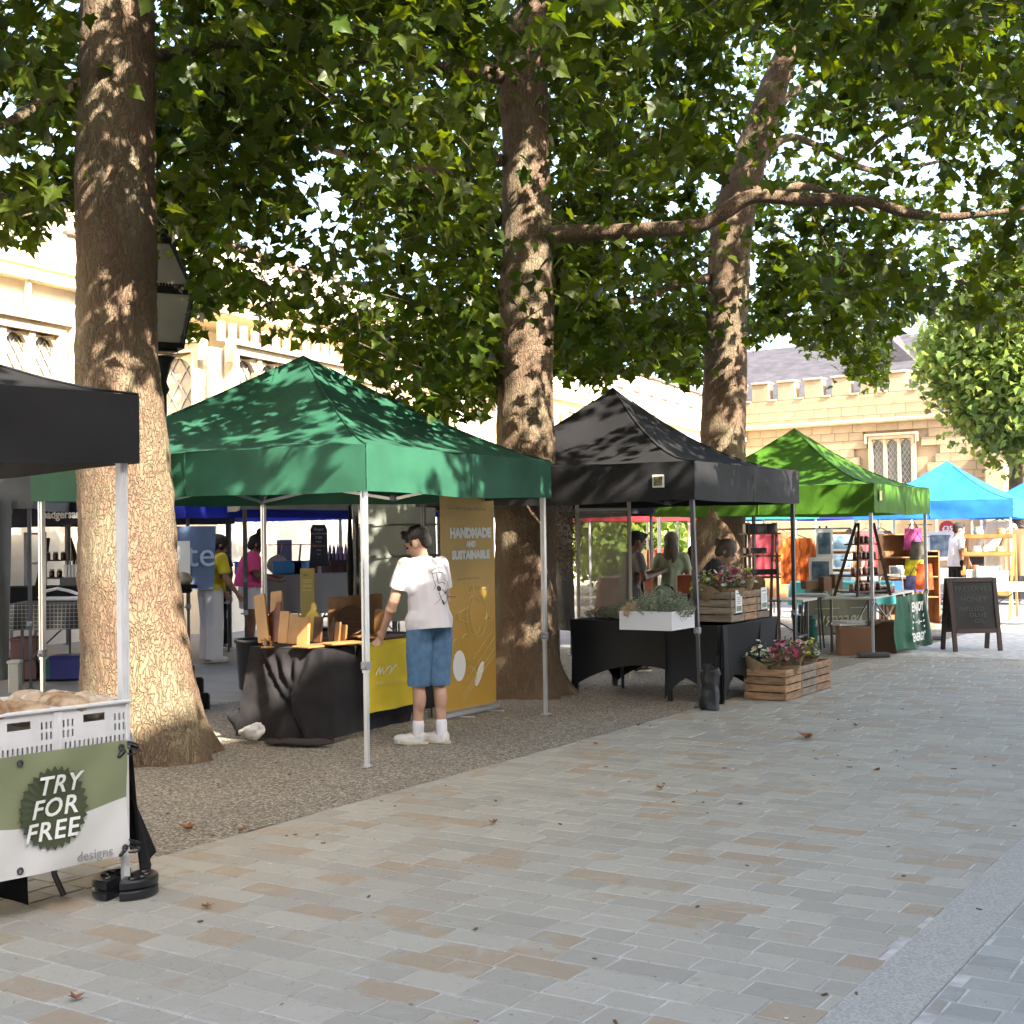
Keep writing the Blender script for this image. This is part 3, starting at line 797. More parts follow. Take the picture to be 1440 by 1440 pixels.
def crown(root, center, rad, zr, nsp, leafn, seed, size=(.085, .155), mat_=None, clear=7.3, low=True, dens=None, single=0):
    """sprays of lobed leaves through the crown's volume"""
    r0 = np.array(root.location)
    n = nsp
    pts_ = []
    cx, cy = center
    while len(pts_) < n:
        q = rng.uniform(-1, 1, (n*3, 3))
        q = q[(q[:, 0]**2+q[:, 1]**2+np.abs(q[:, 2])**3) < 1]
        P = np.empty_like(q); P[:, 0] = cx+q[:, 0]*rad; P[:, 1] = cy+q[:, 1]*rad; P[:, 2] = zr[0]+(q[:, 2]+1)/2*(zr[1]-zr[0])
        a, b, c = proj(P)
        if low:
            inview = (c > .3) & (a > -500) & (a < 1900) & (b > -200)
            ok = ~inview | ((b < lowline(a)-14) & (c > clear))
            # airy openings
            P, a, b = P[ok], a[ok], b[ok]
            ok = np.ones(len(P), bool)
            for g_, r_ in GAPS:
                rel = P-g_; t = rel @ SD; d_ = np.linalg.norm(rel-t[:, None]*SD, axis=1)
                ok &= ~((t > 0) & (d_ < r_+.12))
            P, a, b = P[ok], a[ok], b[ok]
        nzv = cnoise(P, .95, seed)
        th = np.full(len(P), -.12)
        if dens is not None: th = th + dens(a, b)
        P = P[nzv > th]
        pts_ += list(P)
    C = np.array(pts_[:n])
    out = rng.normal(size=(n, 3)); out[:, 2] = -.25+.3*rng.normal(size=n)
    out[:, :2] += (C[:, :2]-np.array(center))*.25
    out /= np.linalg.norm(out, axis=1)[:, None]
    L_ = rng.uniform(.35, .75, n)
    t = rng.uniform(0, 1, (n, leafn))
    P = C[:, None, :] + out[:, None, :]*(t*L_[:, None])[:, :, None] + rng.normal(scale=.075, size=(n, leafn, 3))
    P[:, :, 2] -= (t**2)*.12
    P = P.reshape(-1, 3)
    if low:
        a, b, c = proj(P); inv = (a > -30) & (a < 1470) & (b > -30) & (c > 0)
        P = P[~inv | ((b < lowline(a)+6+rng.normal(scale=6, size=len(P))) & (c > clear-.2))]
        ok = np.ones(len(P), bool)
        for g_, r_ in GAPS:
            rel = P-g_; t_ = rel @ SD; d_ = np.linalg.norm(rel-t_[:, None]*SD, axis=1)
            ok &= ~((t_ > 0) & (d_ < r_))
        P = P[ok]; P = P[~in_front(P)]
    sz = rng.uniform(size[0], size[1], len(P))
    mat_ = mat_ or PAL['leaf']
    sel = np.zeros(len(P), bool)
    if single:
        a, b, c = proj(P); inv = (a > 5) & (a < 1435) & (b > 5) & (c > 0)
        score = np.where(inv, c/sz, 1e9); idx = np.argsort(score)[:single]; idx = idx[score[idx] < 1e8]; sel[idx] = True
        T = fold(TL[True]); base = MB(); m_ = len(T)-1
        base.add([tuple(v) for v in T], [(0, i, i % m_+1) for i in range(1, len(T))])
        lm = base.mesh('leaf')
        xx, tip, nr = leaf_frames(len(idx))
        for q, i in enumerate(idx):
            o = link('leaf', lm, mat_, root)
            s = sz[i]; X, Y, Z = Vector(xx[q])*s, Vector(tip[q])*s, Vector(nr[q])*s
            Mx = Matrix.Identity(4)
            for r in range(3): Mx[r][0] = X[r]; Mx[r][1] = Y[r]; Mx[r][2] = Z[r]; Mx[r][3] = P[i][r]-r0[r]
            o.matrix_local = Mx
    P2, s2 = P[~sel], sz[~sel]
    a, b, c = proj(P2); near = (c < 12.5) & (c > 0) & (a > -60) & (a < 1500) & (b > -60)
    V1, F1, _ = leaf_mass(P2[near], s2[near], fold(TL[True])); V2, F2, _ = leaf_mass(P2[~near], s2[~near], fold(TL[False]))
    Vt = np.vstack([V1, V2])-r0; F = np.vstack([F1, F2+len(V1)])
    o = link('foliage', np_mesh('foliage', Vt, F), mat_, root); o['kind'] = 'stuff'
    # twigs carrying the sprays
    tw = MB()
    k_ = min(n, 520)
    for i in rng.choice(n, k_, replace=False):
        p = C[i]; q = p+out[i]*L_[i]; 
        if low:
            a_, b_, c_ = proj(np.array([p, q])); 
            if (b_ > lowline(a_)).any() or (c_ < clear+1).any() or in_front(np.array([p, q, p-out[i]*.35]), True).any(): continue
        tw.tube([Vector(p-r0-out[i]*.35+np.array([0, 0, .1])), Vector(p-r0), Vector(q-r0-np.array([0, 0, .1]))], [.007, .005, .002], 3, cap=False)
    tw.build('twigs', PAL['bark'], root)['kind'] = 'stuff'
    return C

def limb(root, pts_px, rad, seed=0.0, n=14, rings=40, rough=.006):
    """a limb through points given as (column, row, distance)"""
    P = [at(*p) - Vector(root.location) for p in pts_px]
    trunk_mesh(P, rad, n, rings, rough, seed=seed).build('branch', PAL['bark'], root, smooth=True)

def plane_tree(label, px_base, d, pts_, rad, flare, seed):
    p = at(px_base, 750, d); p.z = 0
    t = thing('plane_tree', label, 'tree', tuple(p), 0, 'plane trees along the street')
    P = [at(a, b, dd)-p for a, b, dd in pts_]
    P[0].z = -.05
    trunk_mesh(P, rad, 64, 190, .020, flare, seed).build('trunk', PAL['bark'], t, smooth=True)
    return t
T1 = plane_tree('thick plane tree with flaking bark rising beside the lamp post at left', 192, 10.25,
    [(197, 1062, 10.25), (190, 940, 10.25), (182, 800, 10.25), (168, 560, 10.25), (162, 380, 10.25), (164, 200, 10.3), (166, 60, 10.35), (170, -150, 10.4), (180, -420, 10.5), (190, -700, 10.6)],
    [.43, .41, .375, .315, .292, .288, .285, .26, .2, .12], (.75, .15), 1.3)
T2 = plane_tree('plane tree rising from the gravel between the green and the black gazebos', 742, 13.9,
    [(742, 975, 13.9), (740, 850, 13.9), (740, 650, 13.9), (740, 400, 13.9), (738, 200, 13.9), (735, 90, 13.9), (765, -20, 13.9), (800, -200, 14), (820, -420, 14)],
    [.36, .32, .30, .27, .24, .27, .20, .14, .08], (.5, .14), 4.1)
T3 = plane_tree('farther plane tree standing between the black and the lime green gazebos', 1012, 18.6,
    [(1012, 905, 18.6), (1012, 800, 18.6), (1016, 640, 18.6), (1022, 450, 18.6), (1028, 340, 18.6), (1045, 250, 18.6), (1075, 160, 18.5), (1110, 70, 18.4), (1165, -30, 18.3), (1220, -180, 18.2)],
    [.40, .37, .31, .285, .29, .25, .20, .17, .13, .08], (.6, .16), 8.2)
limb(T1, [(215, 80, 10.4), (270, 70, 10.9), (330, 62, 11.3), (400, 95, 11.6), (470, 60, 12)], [.055, .05, .04, .03, .015], 1)
limb(T1, [(112, 118, 10.2), (70, 135, 9.9), (25, 165, 9.6), (-40, 190, 9.3), (-160, 200, 8.9)], [.05, .04, .035, .025, .012], 2)
limb(T1, [(215, -60, 10.4), (330, -160, 9.6), (480, -260, 8.8), (620, -420, 7.9)], [.09, .07, .05, .02], 12)
limb(T1, [(120, -80, 10.2), (-60, -260, 8.9), (-260, -500, 7.6)], [.08, .05, .02], 13)
limb(T2, [(710, 105, 13.8), (640, 100, 13.5), (570, 88, 13.2), (500, 84, 12.9), (420, 110, 12.6), (360, 120, 12.3)], [.10, .075, .06, .05, .03, .015], 3)
limb(T2, [(705, 225, 13.8), (640, 240, 14.2), (570, 232, 14.6), (480, 215, 15), (420, 200, 15.4)], [.07, .06, .055, .04, .02], 4)
limb(T2, [(775, 330, 13.8), (830, 327, 13.6), (900, 324, 13.4), (980, 318, 13.2), (1020, 298, 13.1), (1060, 276, 13.0), (1130, 281, 12.9), (1220, 283, 12.8), (1270, 298, 12.7), (1330, 305, 12.6), (1390, 300, 12.5), (1470, 290, 12.4)],
     [.10, .085, .078, .072, .07, .07, .064, .054, .05, .038, .03, .015], 5, 16, 70)
limb(T2, [(1060, 268, 13.0), (1110, 262, 13.2), (1160, 268, 13.4), (1220, 300, 13.6)], [.045, .05, .03, .015], 6)
limb(T2, [(760, 60, 13.9), (850, 5, 13.2), (930, -20, 12.6), (1050, -60, 12)], [.12, .07, .05, .02], 7)
limb(T2, [(755, 20, 13.9), (700, -120, 13.2), (640, -340, 11.8), (600, -700, 9.8)], [.14, .10, .06, .02], 14)
limb(T3, [(995, 392, 18.5), (950, 400, 18.2), (905, 420, 17.9), (870, 430, 17.6), (820, 470, 17.3)], [.08, .065, .05, .04, .02], 8)
limb(T3, [(1045, 258, 18.5), (1100, 196, 18.8), (1150, 205, 19), (1200, 232, 19.2), (1250, 240, 19.4), (1330, 225, 19.6)], [.09, .06, .05, .05, .035, .02], 9)
limb(T3, [(1075, 170, 18.5), (1130, 120, 18.9), (1200, 105, 19.2), (1290, 120, 19.6)], [.07, .05, .035, .02], 10)
limb(T3, [(1200, 232, 17.5), (1240, 195, 17.3), (1285, 170, 17.1), (1330, 150, 17)], [.02, .035, .03, .015], 11)
limb(T3, [(1000, 410, 18.5), (960, 445, 18.8), (910, 470, 19.2)], [.06, .04, .02], 15)
def dens(a, b):
    g1 = np.exp(-(((a-1030)/150)**2+((b-180)/110)**2))*.22
    g2 = np.exp(-(((a-460)/150)**2+((b-360)/120)**2))*.75 + np.exp(-(((a-620)/70)**2+((b-460)/80)**2))*.2 + np.exp(-(((a-290)/50)**2+((b-40)/60)**2))*.25
    g3 = np.exp(-(((a-30)/70)**2+((b-180)/150)**2))*.30
    g5 = np.exp(-(((a-1240)/150)**2+((b-200)/100)**2))*.26
    return g1+g2+g3+g5
LF = 18
crown(T1, (-3.0, 10.0), 4.4, (3.0, 8.6), 1150, LF, 3.3, dens=dens, single=230)
crown(T2, (0.3, 12.6), 4.8, (3.0, 10.0), 1450, LF, 7.7, dens=dens, single=230)
crown(T3, (4.2, 16.6), 6.4, (3.2, 11.5), 2100, LF, 1.9, dens=dens, single=120)
# a fourth plane whose trunk stands beside the viewpoint: its crown arches over the nearest stall
p = Vector((-6.4, 6.4, 0)); T0 = thing('plane_tree', 'nearest plane tree arching over the first black gazebo, trunk out of view to the left', 'tree', tuple(p), 0, 'plane trees along the street')
trunk_mesh([(0, 0, -.05), (0, 0, 1), (.05, 0, 3), (.2, .1, 5), (.5, 0, 7.4)], [.42, .36, .3, .25, .1], 32, 60, .02, (.7, .15), 2.2).build('trunk', PAL['bark'], T0, smooth=True)
crown(T0, (-3.4, 5.8), 4.8, (3.6, 9.0), 700, LF, 5.1, dens=dens, single=0)
p = uvp(12.5, 1.4); T5 = thing('plane_tree', 'plane tree added at the right to shade the gazebos, trunk out of view', 'tree', (6.2, 7.4, 0), 0, 'plane trees along the street')  # tree added beside the view; its crown shades the gazebos
trunk_mesh([(0, 0, -.05), (0, 0, 1), (.05, 0, 3), (.1, .1, 5), (.2, 0, 8.4)], [.42, .34, .3, .25, .1], 32, 60, .02, (.7, .15), 2.9).build('trunk', PAL['bark'], T5, smooth=True)
crown(T5, (4.4, 8.0), 5.2, (4.6, 11), 480, LF, 6.3, dens=dens, single=0)
crown(T3, (4.6, 16.3), 2.6, (7.6, 11.5), 260, LF, 31.3)  # cluster added above the frame to keep sun off the far trunk
crown(T5, (4.3, 5.6), 1.7, (6.4, 9), 90, LF, 33.3)  # cluster added out of view to shade the mustard banner
crown(T5, (2.75, 7.3), 1.1, (5.0, 6.5), 46, LF, 34.3)  # small overhead cluster added as further shade for that banner

def fringe(root, center, rad, n, seed):
    crown(root, center, rad, (2.4, 5.4), n, 15, seed, dens=lambda a, b: dens(a, b)*.7)
fringe(T1, (-3.4, 12.4), 4.2, 330, 21.3); fringe(T2, (-.6, 15.6), 4.6, 380, 25.1); fringe(T3, (4.4, 20.0), 5.4, 330, 28.7)
# trees beyond the square
def far_tree(name, label, px_, d, zc, r, n, seed, ground=True):
    c = at(px_, 745, d); t = thing(name, label, 'tree', (c.x, c.y, 0))
    trunk_mesh([(0, 0, -.05), (0, .1, zc*.5), (.1, 0, zc+r*.5)], [.22, .17, .05], 12, 14, .02, None, seed).build('trunk', PAL['bark'], t, smooth=True)
    q = rng.normal(size=(n, 3)); q /= np.linalg.norm(q, axis=1)[:, None]; q *= (rng.uniform(.35, 1, n)**.5)[:, None]
    nzv = np.array([mnoise.noise(Vector(p)*2.2+Vector((seed, 0, 0))) for p in q]); q *= (1+.35*nzv)[:, None]
    P = q*np.array([r, r, r*.95])+np.array([0, 0, zc]); P = P[P[:, 2] > .5]
    P = (P[:, None, :]+rng.normal(scale=.22, size=(len(P), 9, 3))).reshape(-1, 3)
    Vt, F, _ = leaf_mass(P, rng.uniform(.13, .24, len(P)), fold(TL[False]))
    link('foliage', np_mesh('foliage', Vt, F), PAL['leaf_far'], t)['kind'] = 'stuff'
    return t
far_tree('maple_tree', 'bright green maple in front of the far hall at the right', 1432, 34, 5.9, 2.15, 2800, 3.0)
far_tree('maple_tree', 'sunlit maple at the far corner behind the blue gazebo roof', 1490, 33, 5.2, 2.0, 1400, 5.0)
far_tree('climbing_shrub', 'small pale green shrub growing against the oriel bay', 283, 27, 2.9, 1.15, 300, 9.0)
# ================================================================== GAZEBOS
def face_pt(P0, P1, A, s, t, p, sag):
    """roof face: s along eave 0..1, t towards the apex 0..1 (apex = 1)"""
    e = P0.lerp(P1, s)
    f = t**p
    x = e.lerp(A, t)
    z = e.z + (A.z-e.z)*f
    z -= sag*math.sin(PI*min(s, 1))*math.sin(PI*t)*(1-t*.4)
    return Vector((x.x, x.y, z))
def gazebo(name, label, N, rz, sx, sy, ze, zb, za, cm, lm, p=1.45, legs=(0, 1, 2, 3), foot=None, seed=0.0, group='pop-up gazebos of the market', lean=None, detail=True, legw=.04, cross=True):
    t = thing(name, label, 'gazebo', (N[0], N[1], 0), rz, group)
    c = [Vector((0, 0, 0)), Vector((sx, 0, 0)), Vector((sx, sy, 0)), Vector((0, sy, 0))]
    E = [q+Vector((0, 0, ze)) for q in c]; A = Vector((sx/2, sy/2, za))
    ov = .03 if detail and name else .03
    def out(q, k=ov): return Vector((q.x+(k if q.x > sx/2 else -k), q.y+(k if q.y > sy/2 else -k), q.z))
    EO = [out(q) for q in E]
    b = MB(); nn = 22 if detail else 8
    for i in range(4):
        P0, P1 = EO[i], EO[(i+1) % 4]
        def fn(s, tt, P0=P0, P1=P1, i=i):
            q = face_pt(P0, P1, A, s, tt, p, .09)
            wr_ = mnoise.noise(Vector((q.x*1.6+seed, q.y*1.6, seed)))*.022*math.sin(PI*s)*math.sin(PI*min(1, tt*1.02))
            wr_ += math.sin((s-.5)*28+i*2+seed)*.010*(1-abs(tt-.10)*5 if abs(tt-.10) < .2 else 0)*math.sin(PI*s)
            q.z += wr_; return q
        b.grid(fn, nn, nn)
    # merge seam vertices
    me = b.mesh('canopy_roof', True); bm = bmesh.new(); bm.from_mesh(me); bmesh.ops.remove_doubles(bm, verts=bm.verts, dist=.003); bm.to_mesh(me); bm.free()
    for pl in me.polygons: pl.use_smooth = True
    me_o = link('canopy_roof', me, cm, t)
    v = MB(); 
    for i in range(4):
        P0, P1 = EO[i], EO[(i+1) % 4]; nrm = Vector(((P1-P0).y, -(P1-P0).x, 0)).normalized()
        def fv_(s, tt, P0=P0, P1=P1, nrm=nrm, i=i):
            q = P0.lerp(P1, s); q = q.copy(); k = math.sin(PI*s)
            q.z = ze + (zb-ze)*tt + .012*math.sin(s*7+seed+i)*k*tt - .012*k*tt
            w_ = .010*math.sin(s*23+i+seed)*k*(1-tt*.4)+.010*mnoise.noise(Vector((s*9, tt*3+i, seed)))*1.6*k + .012*math.sin(s*9-tt*5+seed)*k
            return q + nrm*(w_*.9+.004)
        v.grid(fv_, 30 if detail else 10, 5 if detail else 2)
    v.build('valance', cm, t, smooth=True)
    # valance hem and mid seams
    if detail:
        for i in range(4):
            P0, P1 = EO[i], EO[(i+1) % 4]; nrm = Vector(((P1-P0).y, -(P1-P0).x, 0)).normalized()
            for s_ in (.5,): q = P0.lerp(P1, s_)+nrm*.02; MB().bar((q.x, q.y, ze), (q.x, q.y, zb+.0), .004, .012).build('panel_seam', cm, t)
    sm = MB()
    if detail:
        for i in range(4):
            pts2 = [face_pt(EO[i], EO[(i+1) % 4], A, 0, k/10, p, 0)+Vector((0, 0, .004)) for k in range(10)]
            sm.tube(pts2, .006, 4, cap=False)
            for k in range(len(c)):
                pass
        sm.build('seam', cm, t, smooth=True)
    # frame
    for i in legs:
        q = c[i].copy(); lx = .045 if q.x < sx/2 else -.045; ly = .045 if q.y < sy/2 else -.045
        qt = q+Vector((lx*.6, ly*.6, 0)); qb = qt.copy()
        if lean and i in lean: qb = qb+Vector(lean[i])
        hf = .72
        mid = qb.lerp(Vector((qt.x, qt.y, ze)), hf/ze)
        lg = MB(); lg.bar(mid+Vector((0, 0, -.05)), Vector((qt.x, qt.y, ze-.02)), legw, legw)
        for dx in (-1, 1):
            lg.bar(mid+Vector((dx*legw*.53, 0, 0)), Vector((qt.x+dx*legw*.53, qt.y, ze-.05)), .004, legw*.3)
        lo_ = lg.build('leg', lm, t)
        MB().bar(Vector((qb.x, qb.y, .006)), mid+Vector((0, 0, .05)), legw*.74, legw*.74).build('inner_leg', lm, lo_)
        MB().box(mid, (legw*1.45, legw*1.45, .06), None, ch=.006).add([], []).build('leg_clamp', PAL['grey_plastic'] if lm is not PAL['alu_warm'] else lm, lo_)
        MB().box((mid.x-legw, mid.y-legw*.2, mid.z-.01), (.04, .018, .022), None, ch=.004).build('clamp_lever', PAL['grey_plastic'], lo_)
        MB().box((qb.x-.005, qb.y, .006), (.11, .08, .008), None, ch=.002).build('foot_plate', lm, lo_)
        MB().box((qt.x, qt.y, zb+.06), (legw*1.5, legw*1.5, .09), None, ch=.006).build('slider_bracket', PAL['grey_plastic'], lo_)
    # scissor trusses on each side
    for i in range(4):
        P0, P1 = c[i], c[(i+1) % 4]; d = (P1-P0); inn = Vector((-d.y, d.x, 0)).normalized()*.05
        zt, zl = ze-.05, zb+.03
        tr = MB(); half = 2
        for k in range(half):
            a0 = P0.lerp(P1, k/half)+inn; a1 = P0.lerp(P1, (k+1)/half)+inn
            if k % 2 == 0: zs = (zt, zl, zl, zt)
            else: zs = (zl, zt, zt, zl)
            off = inn.normalized()*.014
            e0 = a0+d.normalized()*.02; e1 = a1-d.normalized()*.01
            tr.bar(e0+Vector((0, 0, zt))+off, e1+Vector((0, 0, zl))+off, .014, .028)
            tr.bar(e0+Vector((0, 0, zl))-off, e1+Vector((0, 0, zt))-off, .014, .028)
        tro = tr.build('truss', lm, t)
        m_ = P0.lerp(P1, .5)+inn
        MB().box(m_+Vector((0, 0, zl+.01)), (.07, .07, .05), None, ch=.008).box(m_+Vector((0, 0, zt)), (.05, .05, .04)).build('truss_hub', PAL['grey_plastic'], tro)
    if cross:
        pk = MB()
        for i in range(4):
            P0 = c[i]+Vector((0, 0, zb+.05)); pk.bar(P0+(Vector((sx/2, sy/2, zb+.05))-P0)*.03, Vector((sx/2, sy/2, za-.35)).lerp(P0, .5)-Vector((0, 0, .02)), .016, .026)
            pk.bar(Vector((sx/2, sy/2, za-.35)).lerp(P0, .5), Vector((sx/2, sy/2, za-.45)), .016, .026)
        pk.bar((sx/2, sy/2, za-.5), (sx/2, sy/2, za-.03), .03, .03)
        pk.build('peak_struts', lm, t)
    return t
PAL['cv_green'] = canopy_mat('green_canvas', (.018, .092, .052), .10)
PAL['cv_black'] = canopy_mat('black_canvas', (.010, .0095, .0108), .02)
PAL['cv_lime'] = canopy_mat('lime_canvas', (.055, .155, .008), .22)
PAL['cv_blue'] = canopy_mat('sky_blue_canvas', (.018, .155, .50), .2)
PAL['cv_royal'] = canopy_mat('royal_blue_canvas', (.015, .03, .38), .45)
PAL['cv_navy'] = canopy_mat('navy_canvas', (.012, .013, .028), .05)
PAL['cv_grey'] = canopy_mat('grey_canvas', (.13, .13, .125), .25)
PAL['cv_teal'] = canopy_mat('teal_canvas', (.01, .17, .15), .3)
PAL['cv_red'] = canopy_mat('red_canvas', (.35, .02, .03), .4)
AZ = lambda dx, dy: math.atan2(dy, dx)
# world -> stall frame helper
def loc_in(t, p):
    return t.matrix_basis.inverted() @ Vector(p)

def fontmesh(txt, size, ext=.001, shear=0, sx=1.0, bold=0.0, spacing=1.0, align='CENTER', line=1.0):
    cu = bpy.data.curves.new('lettering', 'FONT'); cu.body = txt; cu.size = size; cu.extrude = ext; cu.shear = shear
    cu.offset = bold; cu.space_character = spacing; cu.align_x = align; cu.align_y = 'CENTER'; cu.space_line = line; cu.resolution_u = 3
    me = evaluated(bpy.data.objects.new('lettering', cu), 'lettering')
    if sx != 1.0:
        for v_ in me.vertices: v_.co.x *= sx
    return me
def lettering(txt, size, m, parent, c, xd, yd, **k):
    """text in the plane spanned by xd (reading direction) and yd (up), centred on c"""
    me = fontmesh(txt, size, **k); xd = Vector(xd).normalized(); yd = Vector(yd).normalized(); zd = xd.cross(yd)
    for v_ in me.vertices: v_.co = Vector(c)+xd*v_.co.x+yd*v_.co.y+zd*v_.co.z
    me.materials.clear()
    return link('lettering', me, m, parent)
PAL['print_white'] = mat('white_print', (.75, .75, .72), .6)
PAL['print_pale'] = mat('pale_yellow_print', (.62, .50, .22), .6)
PAL['print_black'] = mat('black_print', (.03, .03, .035), .6)
PAL['print_grey'] = mat('grey_print', (.25, .26, .25), .6)

# --- S1: green gazebo
rzA = AZ(math.sin(R_(27)), math.cos(R_(27)))
G1 = gazebo('gazebo', 'dark green pop-up gazebo on pale aluminium legs over the board seller', (-1.045, 9.62), rzA, 3.0, 3.2, 2.30, 1.965, 3.22, PAL['cv_green'], PAL['alu'], 1.25, seed=1.0)
# --- S2: black gazebo
rzB = AZ(math.sin(R_(30)), math.cos(R_(30)))
G2 = gazebo('gazebo', 'black pop-up gazebo with a small badge on its valance over the flower stall', (1.68, 12.55), rzB, 3.0, 3.05, 2.30, 1.94, 3.22, PAL['cv_black'], PAL['steel_dark'], 1.75, seed=4.0, lean={0: (.10, -.02, 0)})
bd = MB().box((-.055, .32, 2.12), (.012, .12, .12), None, ch=.004).build('badge', PAL['print_white'], G2)
MB().box((-.064, .32, 2.12), (.006, .085, .085)).build('badge_emblem', mat('emblem', (.16, .13, .05), .6, var=.8, vscale=30), bd)
# --- S3: lime gazebo
G3 = gazebo('gazebo', 'lime green pop-up gazebo over the preserves stall', (4.60, 17.25), rzB, 3.0, 3.0, 2.22, 1.85, 3.10, PAL['cv_lime'], PAL['alu'], 1.55, seed=7.0)
MB().box((.22, -.052, 2.07), (.12, .01, .13), None, ch=.003).build('badge', PAL['print_pale'], G3)
# --- S4: sky blue gazebo
G4 = gazebo('gazebo', 'bright sky blue pop-up gazebo over wooden display tiers in the sun', (9.50, 25.7), rzB, 3.0, 3.0, 2.17, 1.83, 3.02, PAL['cv_blue'], PAL['white_plastic'], 1.5, seed=9.0)
G5 = gazebo('gazebo', 'sky blue gazebo at the right picture edge behind the first blue one', (12.7, 28.3), rzB, 3.0, 3.0, 2.17, 1.83, 3.02, PAL['cv_blue'], PAL['white_plastic'], 1.5, seed=11.0, detail=False)
for (x, y, lab, m_, pk) in ((6.6, 31.5, 'royal blue gazebo far behind the lime green one', 'cv_royal', 2.75), (10.1, 32.2, 'royal blue gazebo far behind the bright sky blue one', 'cv_royal', 2.75), (13.6, 34.5, 'royal blue gazebo at the right far end of the square', 'cv_royal', 2.75),
                        (3.8, 29.2, 'teal green gazebo far behind the flower stall with a faint printed valance', 'cv_teal', 2.75), (1.6, 28.3, 'red gazebo far behind the flower stall', 'cv_red', 2.6)):
    gazebo('gazebo', lab, (x, y), R_(12), 3.0, 3.0, 2.2, 1.88, pk, PAL[m_], PAL['white_plastic'], 1.5, seed=x, detail=False, cross=False)
# --- S0: black gazebo at the near left
S0p = Vector((-1.78, 6.30, 0)); S0d = Vector((-.66, -.75, 0)).normalized()
rz0 = AZ(-S0d.x, -S0d.y)      # local x runs from far end to the near-right corner
# local frame: corner N is the visible one; x direction = away-left perpendicular, y = along the front to the left
rz0 = AZ(-.75, .66)
G0 = gazebo('gazebo', 'near black gazebo cut off by the left edge, white leg tied to a banner', (-1.78, 6.30), rz0, 3.0, 3.0, 2.32, 2.00, 3.2, PAL['cv_black'], PAL['white_plastic'], 1.5, seed=2.0, legs=(0, 1, 3))
def z0w(p): return G0.matrix_basis @ Vector(p)
# --- stalls behind the row, on the left
G6 = gazebo('gazebo', 'grey gazebo with a hanging side wall at the far left edge', tuple(at(44, 700, 15.0))[:2], R_(100), 3, 3, 2.36, 2.0, 3.1, PAL['cv_grey'], PAL['steel_dark'], 1.5, seed=3.0, detail=False)
G7 = gazebo('gazebo', 'navy gazebo with white printed valance behind the thick plane tree', tuple(at(150, 700, 17.4))[:2], R_(70), 3, 3, 2.14, 1.85, 2.8, PAL['cv_navy'], PAL['steel_dark'], 1.5, seed=5.0, detail=False)
G8 = gazebo('gazebo', 'royal blue gazebo with bare poles behind the two browsing women', tuple(at(262, 700, 18.3))[:2], R_(38), 4.2, 3, 2.12, 1.92, 2.75, PAL['cv_royal'], PAL['steel_dark'], 1.5, seed=6.0, detail=False)
G9 = gazebo('gazebo', 'pale grey flat topped gazebo over the long cloth covered counter', tuple(at(341, 700, 16.6))[:2], R_(16), 3.2, 3, 2.18, 1.99, 2.6, PAL['cv_grey'], PAL['steel_dark'], 1.5, seed=8.0, detail=False)
G10 = gazebo('gazebo', 'dark navy gazebo roof directly behind the flower stall', tuple(at(800, 700, 18.2))[:2], R_(24), 3.0, 3.0, 2.25, 1.9, 2.95, PAL['cv_navy'], PAL['steel_dark'], 1.5, seed=12.0, detail=False)

# lettering on the navy valance
vl = [c_ for c_ in G7.children if c_.name.startswith('valance')][0]
lettering('badgersartis', .15, PAL['print_white'], vl, (-.06, .60, 1.975), (0, -1, 0), (0, 0, 1), ext=.002, bold=.004)
# grey side wall
sw = MB(); p0 = loc_in(G6, at(-60, 700, 14.6)); p1 = loc_in(G6, at(14, 700, 14.9))
def swf(s, t): q = Vector((p0.x, p0.y, 0)).lerp(Vector((p1.x, p1.y, 0)), s); n_ = .03*math.sin(s*14+t*3)*(1-t*.3); return (q.x+n_, q.y+n_, .12+(2.1-.12)*t)
sw.grid(swf, 16, 10); sw.build('side_wall', PAL['cv_grey'], G6, smooth=True)

# ================================================================== LAMP POST
PAL['iron'] = mat('black_iron', (.014, .013, .012), .45, .3, var=.3, vscale=12, bump=.15, bscale=60)
lpc = at(229, 750, 13.2); lpc.z = 0
LP = thing('lamp_post', 'black cast iron lamp post with big four sided lantern half hidden by the thick tree', 'lamp post', tuple(lpc), R_(28))
b = MB()
for (h, z_) in ((.62, .09), (.54, .24), (.42, .36)): b.box((0, 0, z_-.02), (h*1.15, h*1.15, .17), None, ch=.02)
b.box((0, 0, .46), (.40, .40, .08), None, ch=.03)
b.build('plinth', PAL['iron'], LP)
b = MB().box((0, 0, .80), (.32, .32, .62), None, ch=.015)
for a in range(4):
    R = rotz(a*PI/2); b.box(R @ Vector((0, -.165, .8)), (.22, .012, .46), R, ch=.004); b.tube([R @ Vector((.06*math.cos(k*PI/6), -.176, .8+.09*math.sin(k*PI/6))) for k in range(12)], .008, 5, closed=True)
b.box((0, 0, 1.14), (.46, .46, .05), None, ch=.02).box((0, 0, 1.18), (.54, .54, .04), None, ch=.01)
b.build('pedestal', PAL['iron'], LP)
b = MB().lathe([(.10, 1.2), (.13, 1.28), (.09, 1.36), (.075, 1.5), (.07, 2.2), (.09, 2.25), (.06, 2.3), (.05, 3.05), (.08, 3.1), (.05, 3.18), (.10, 3.36), (.14, 3.42)], n=18)
b.build('column', PAL['iron'], LP, smooth=True)
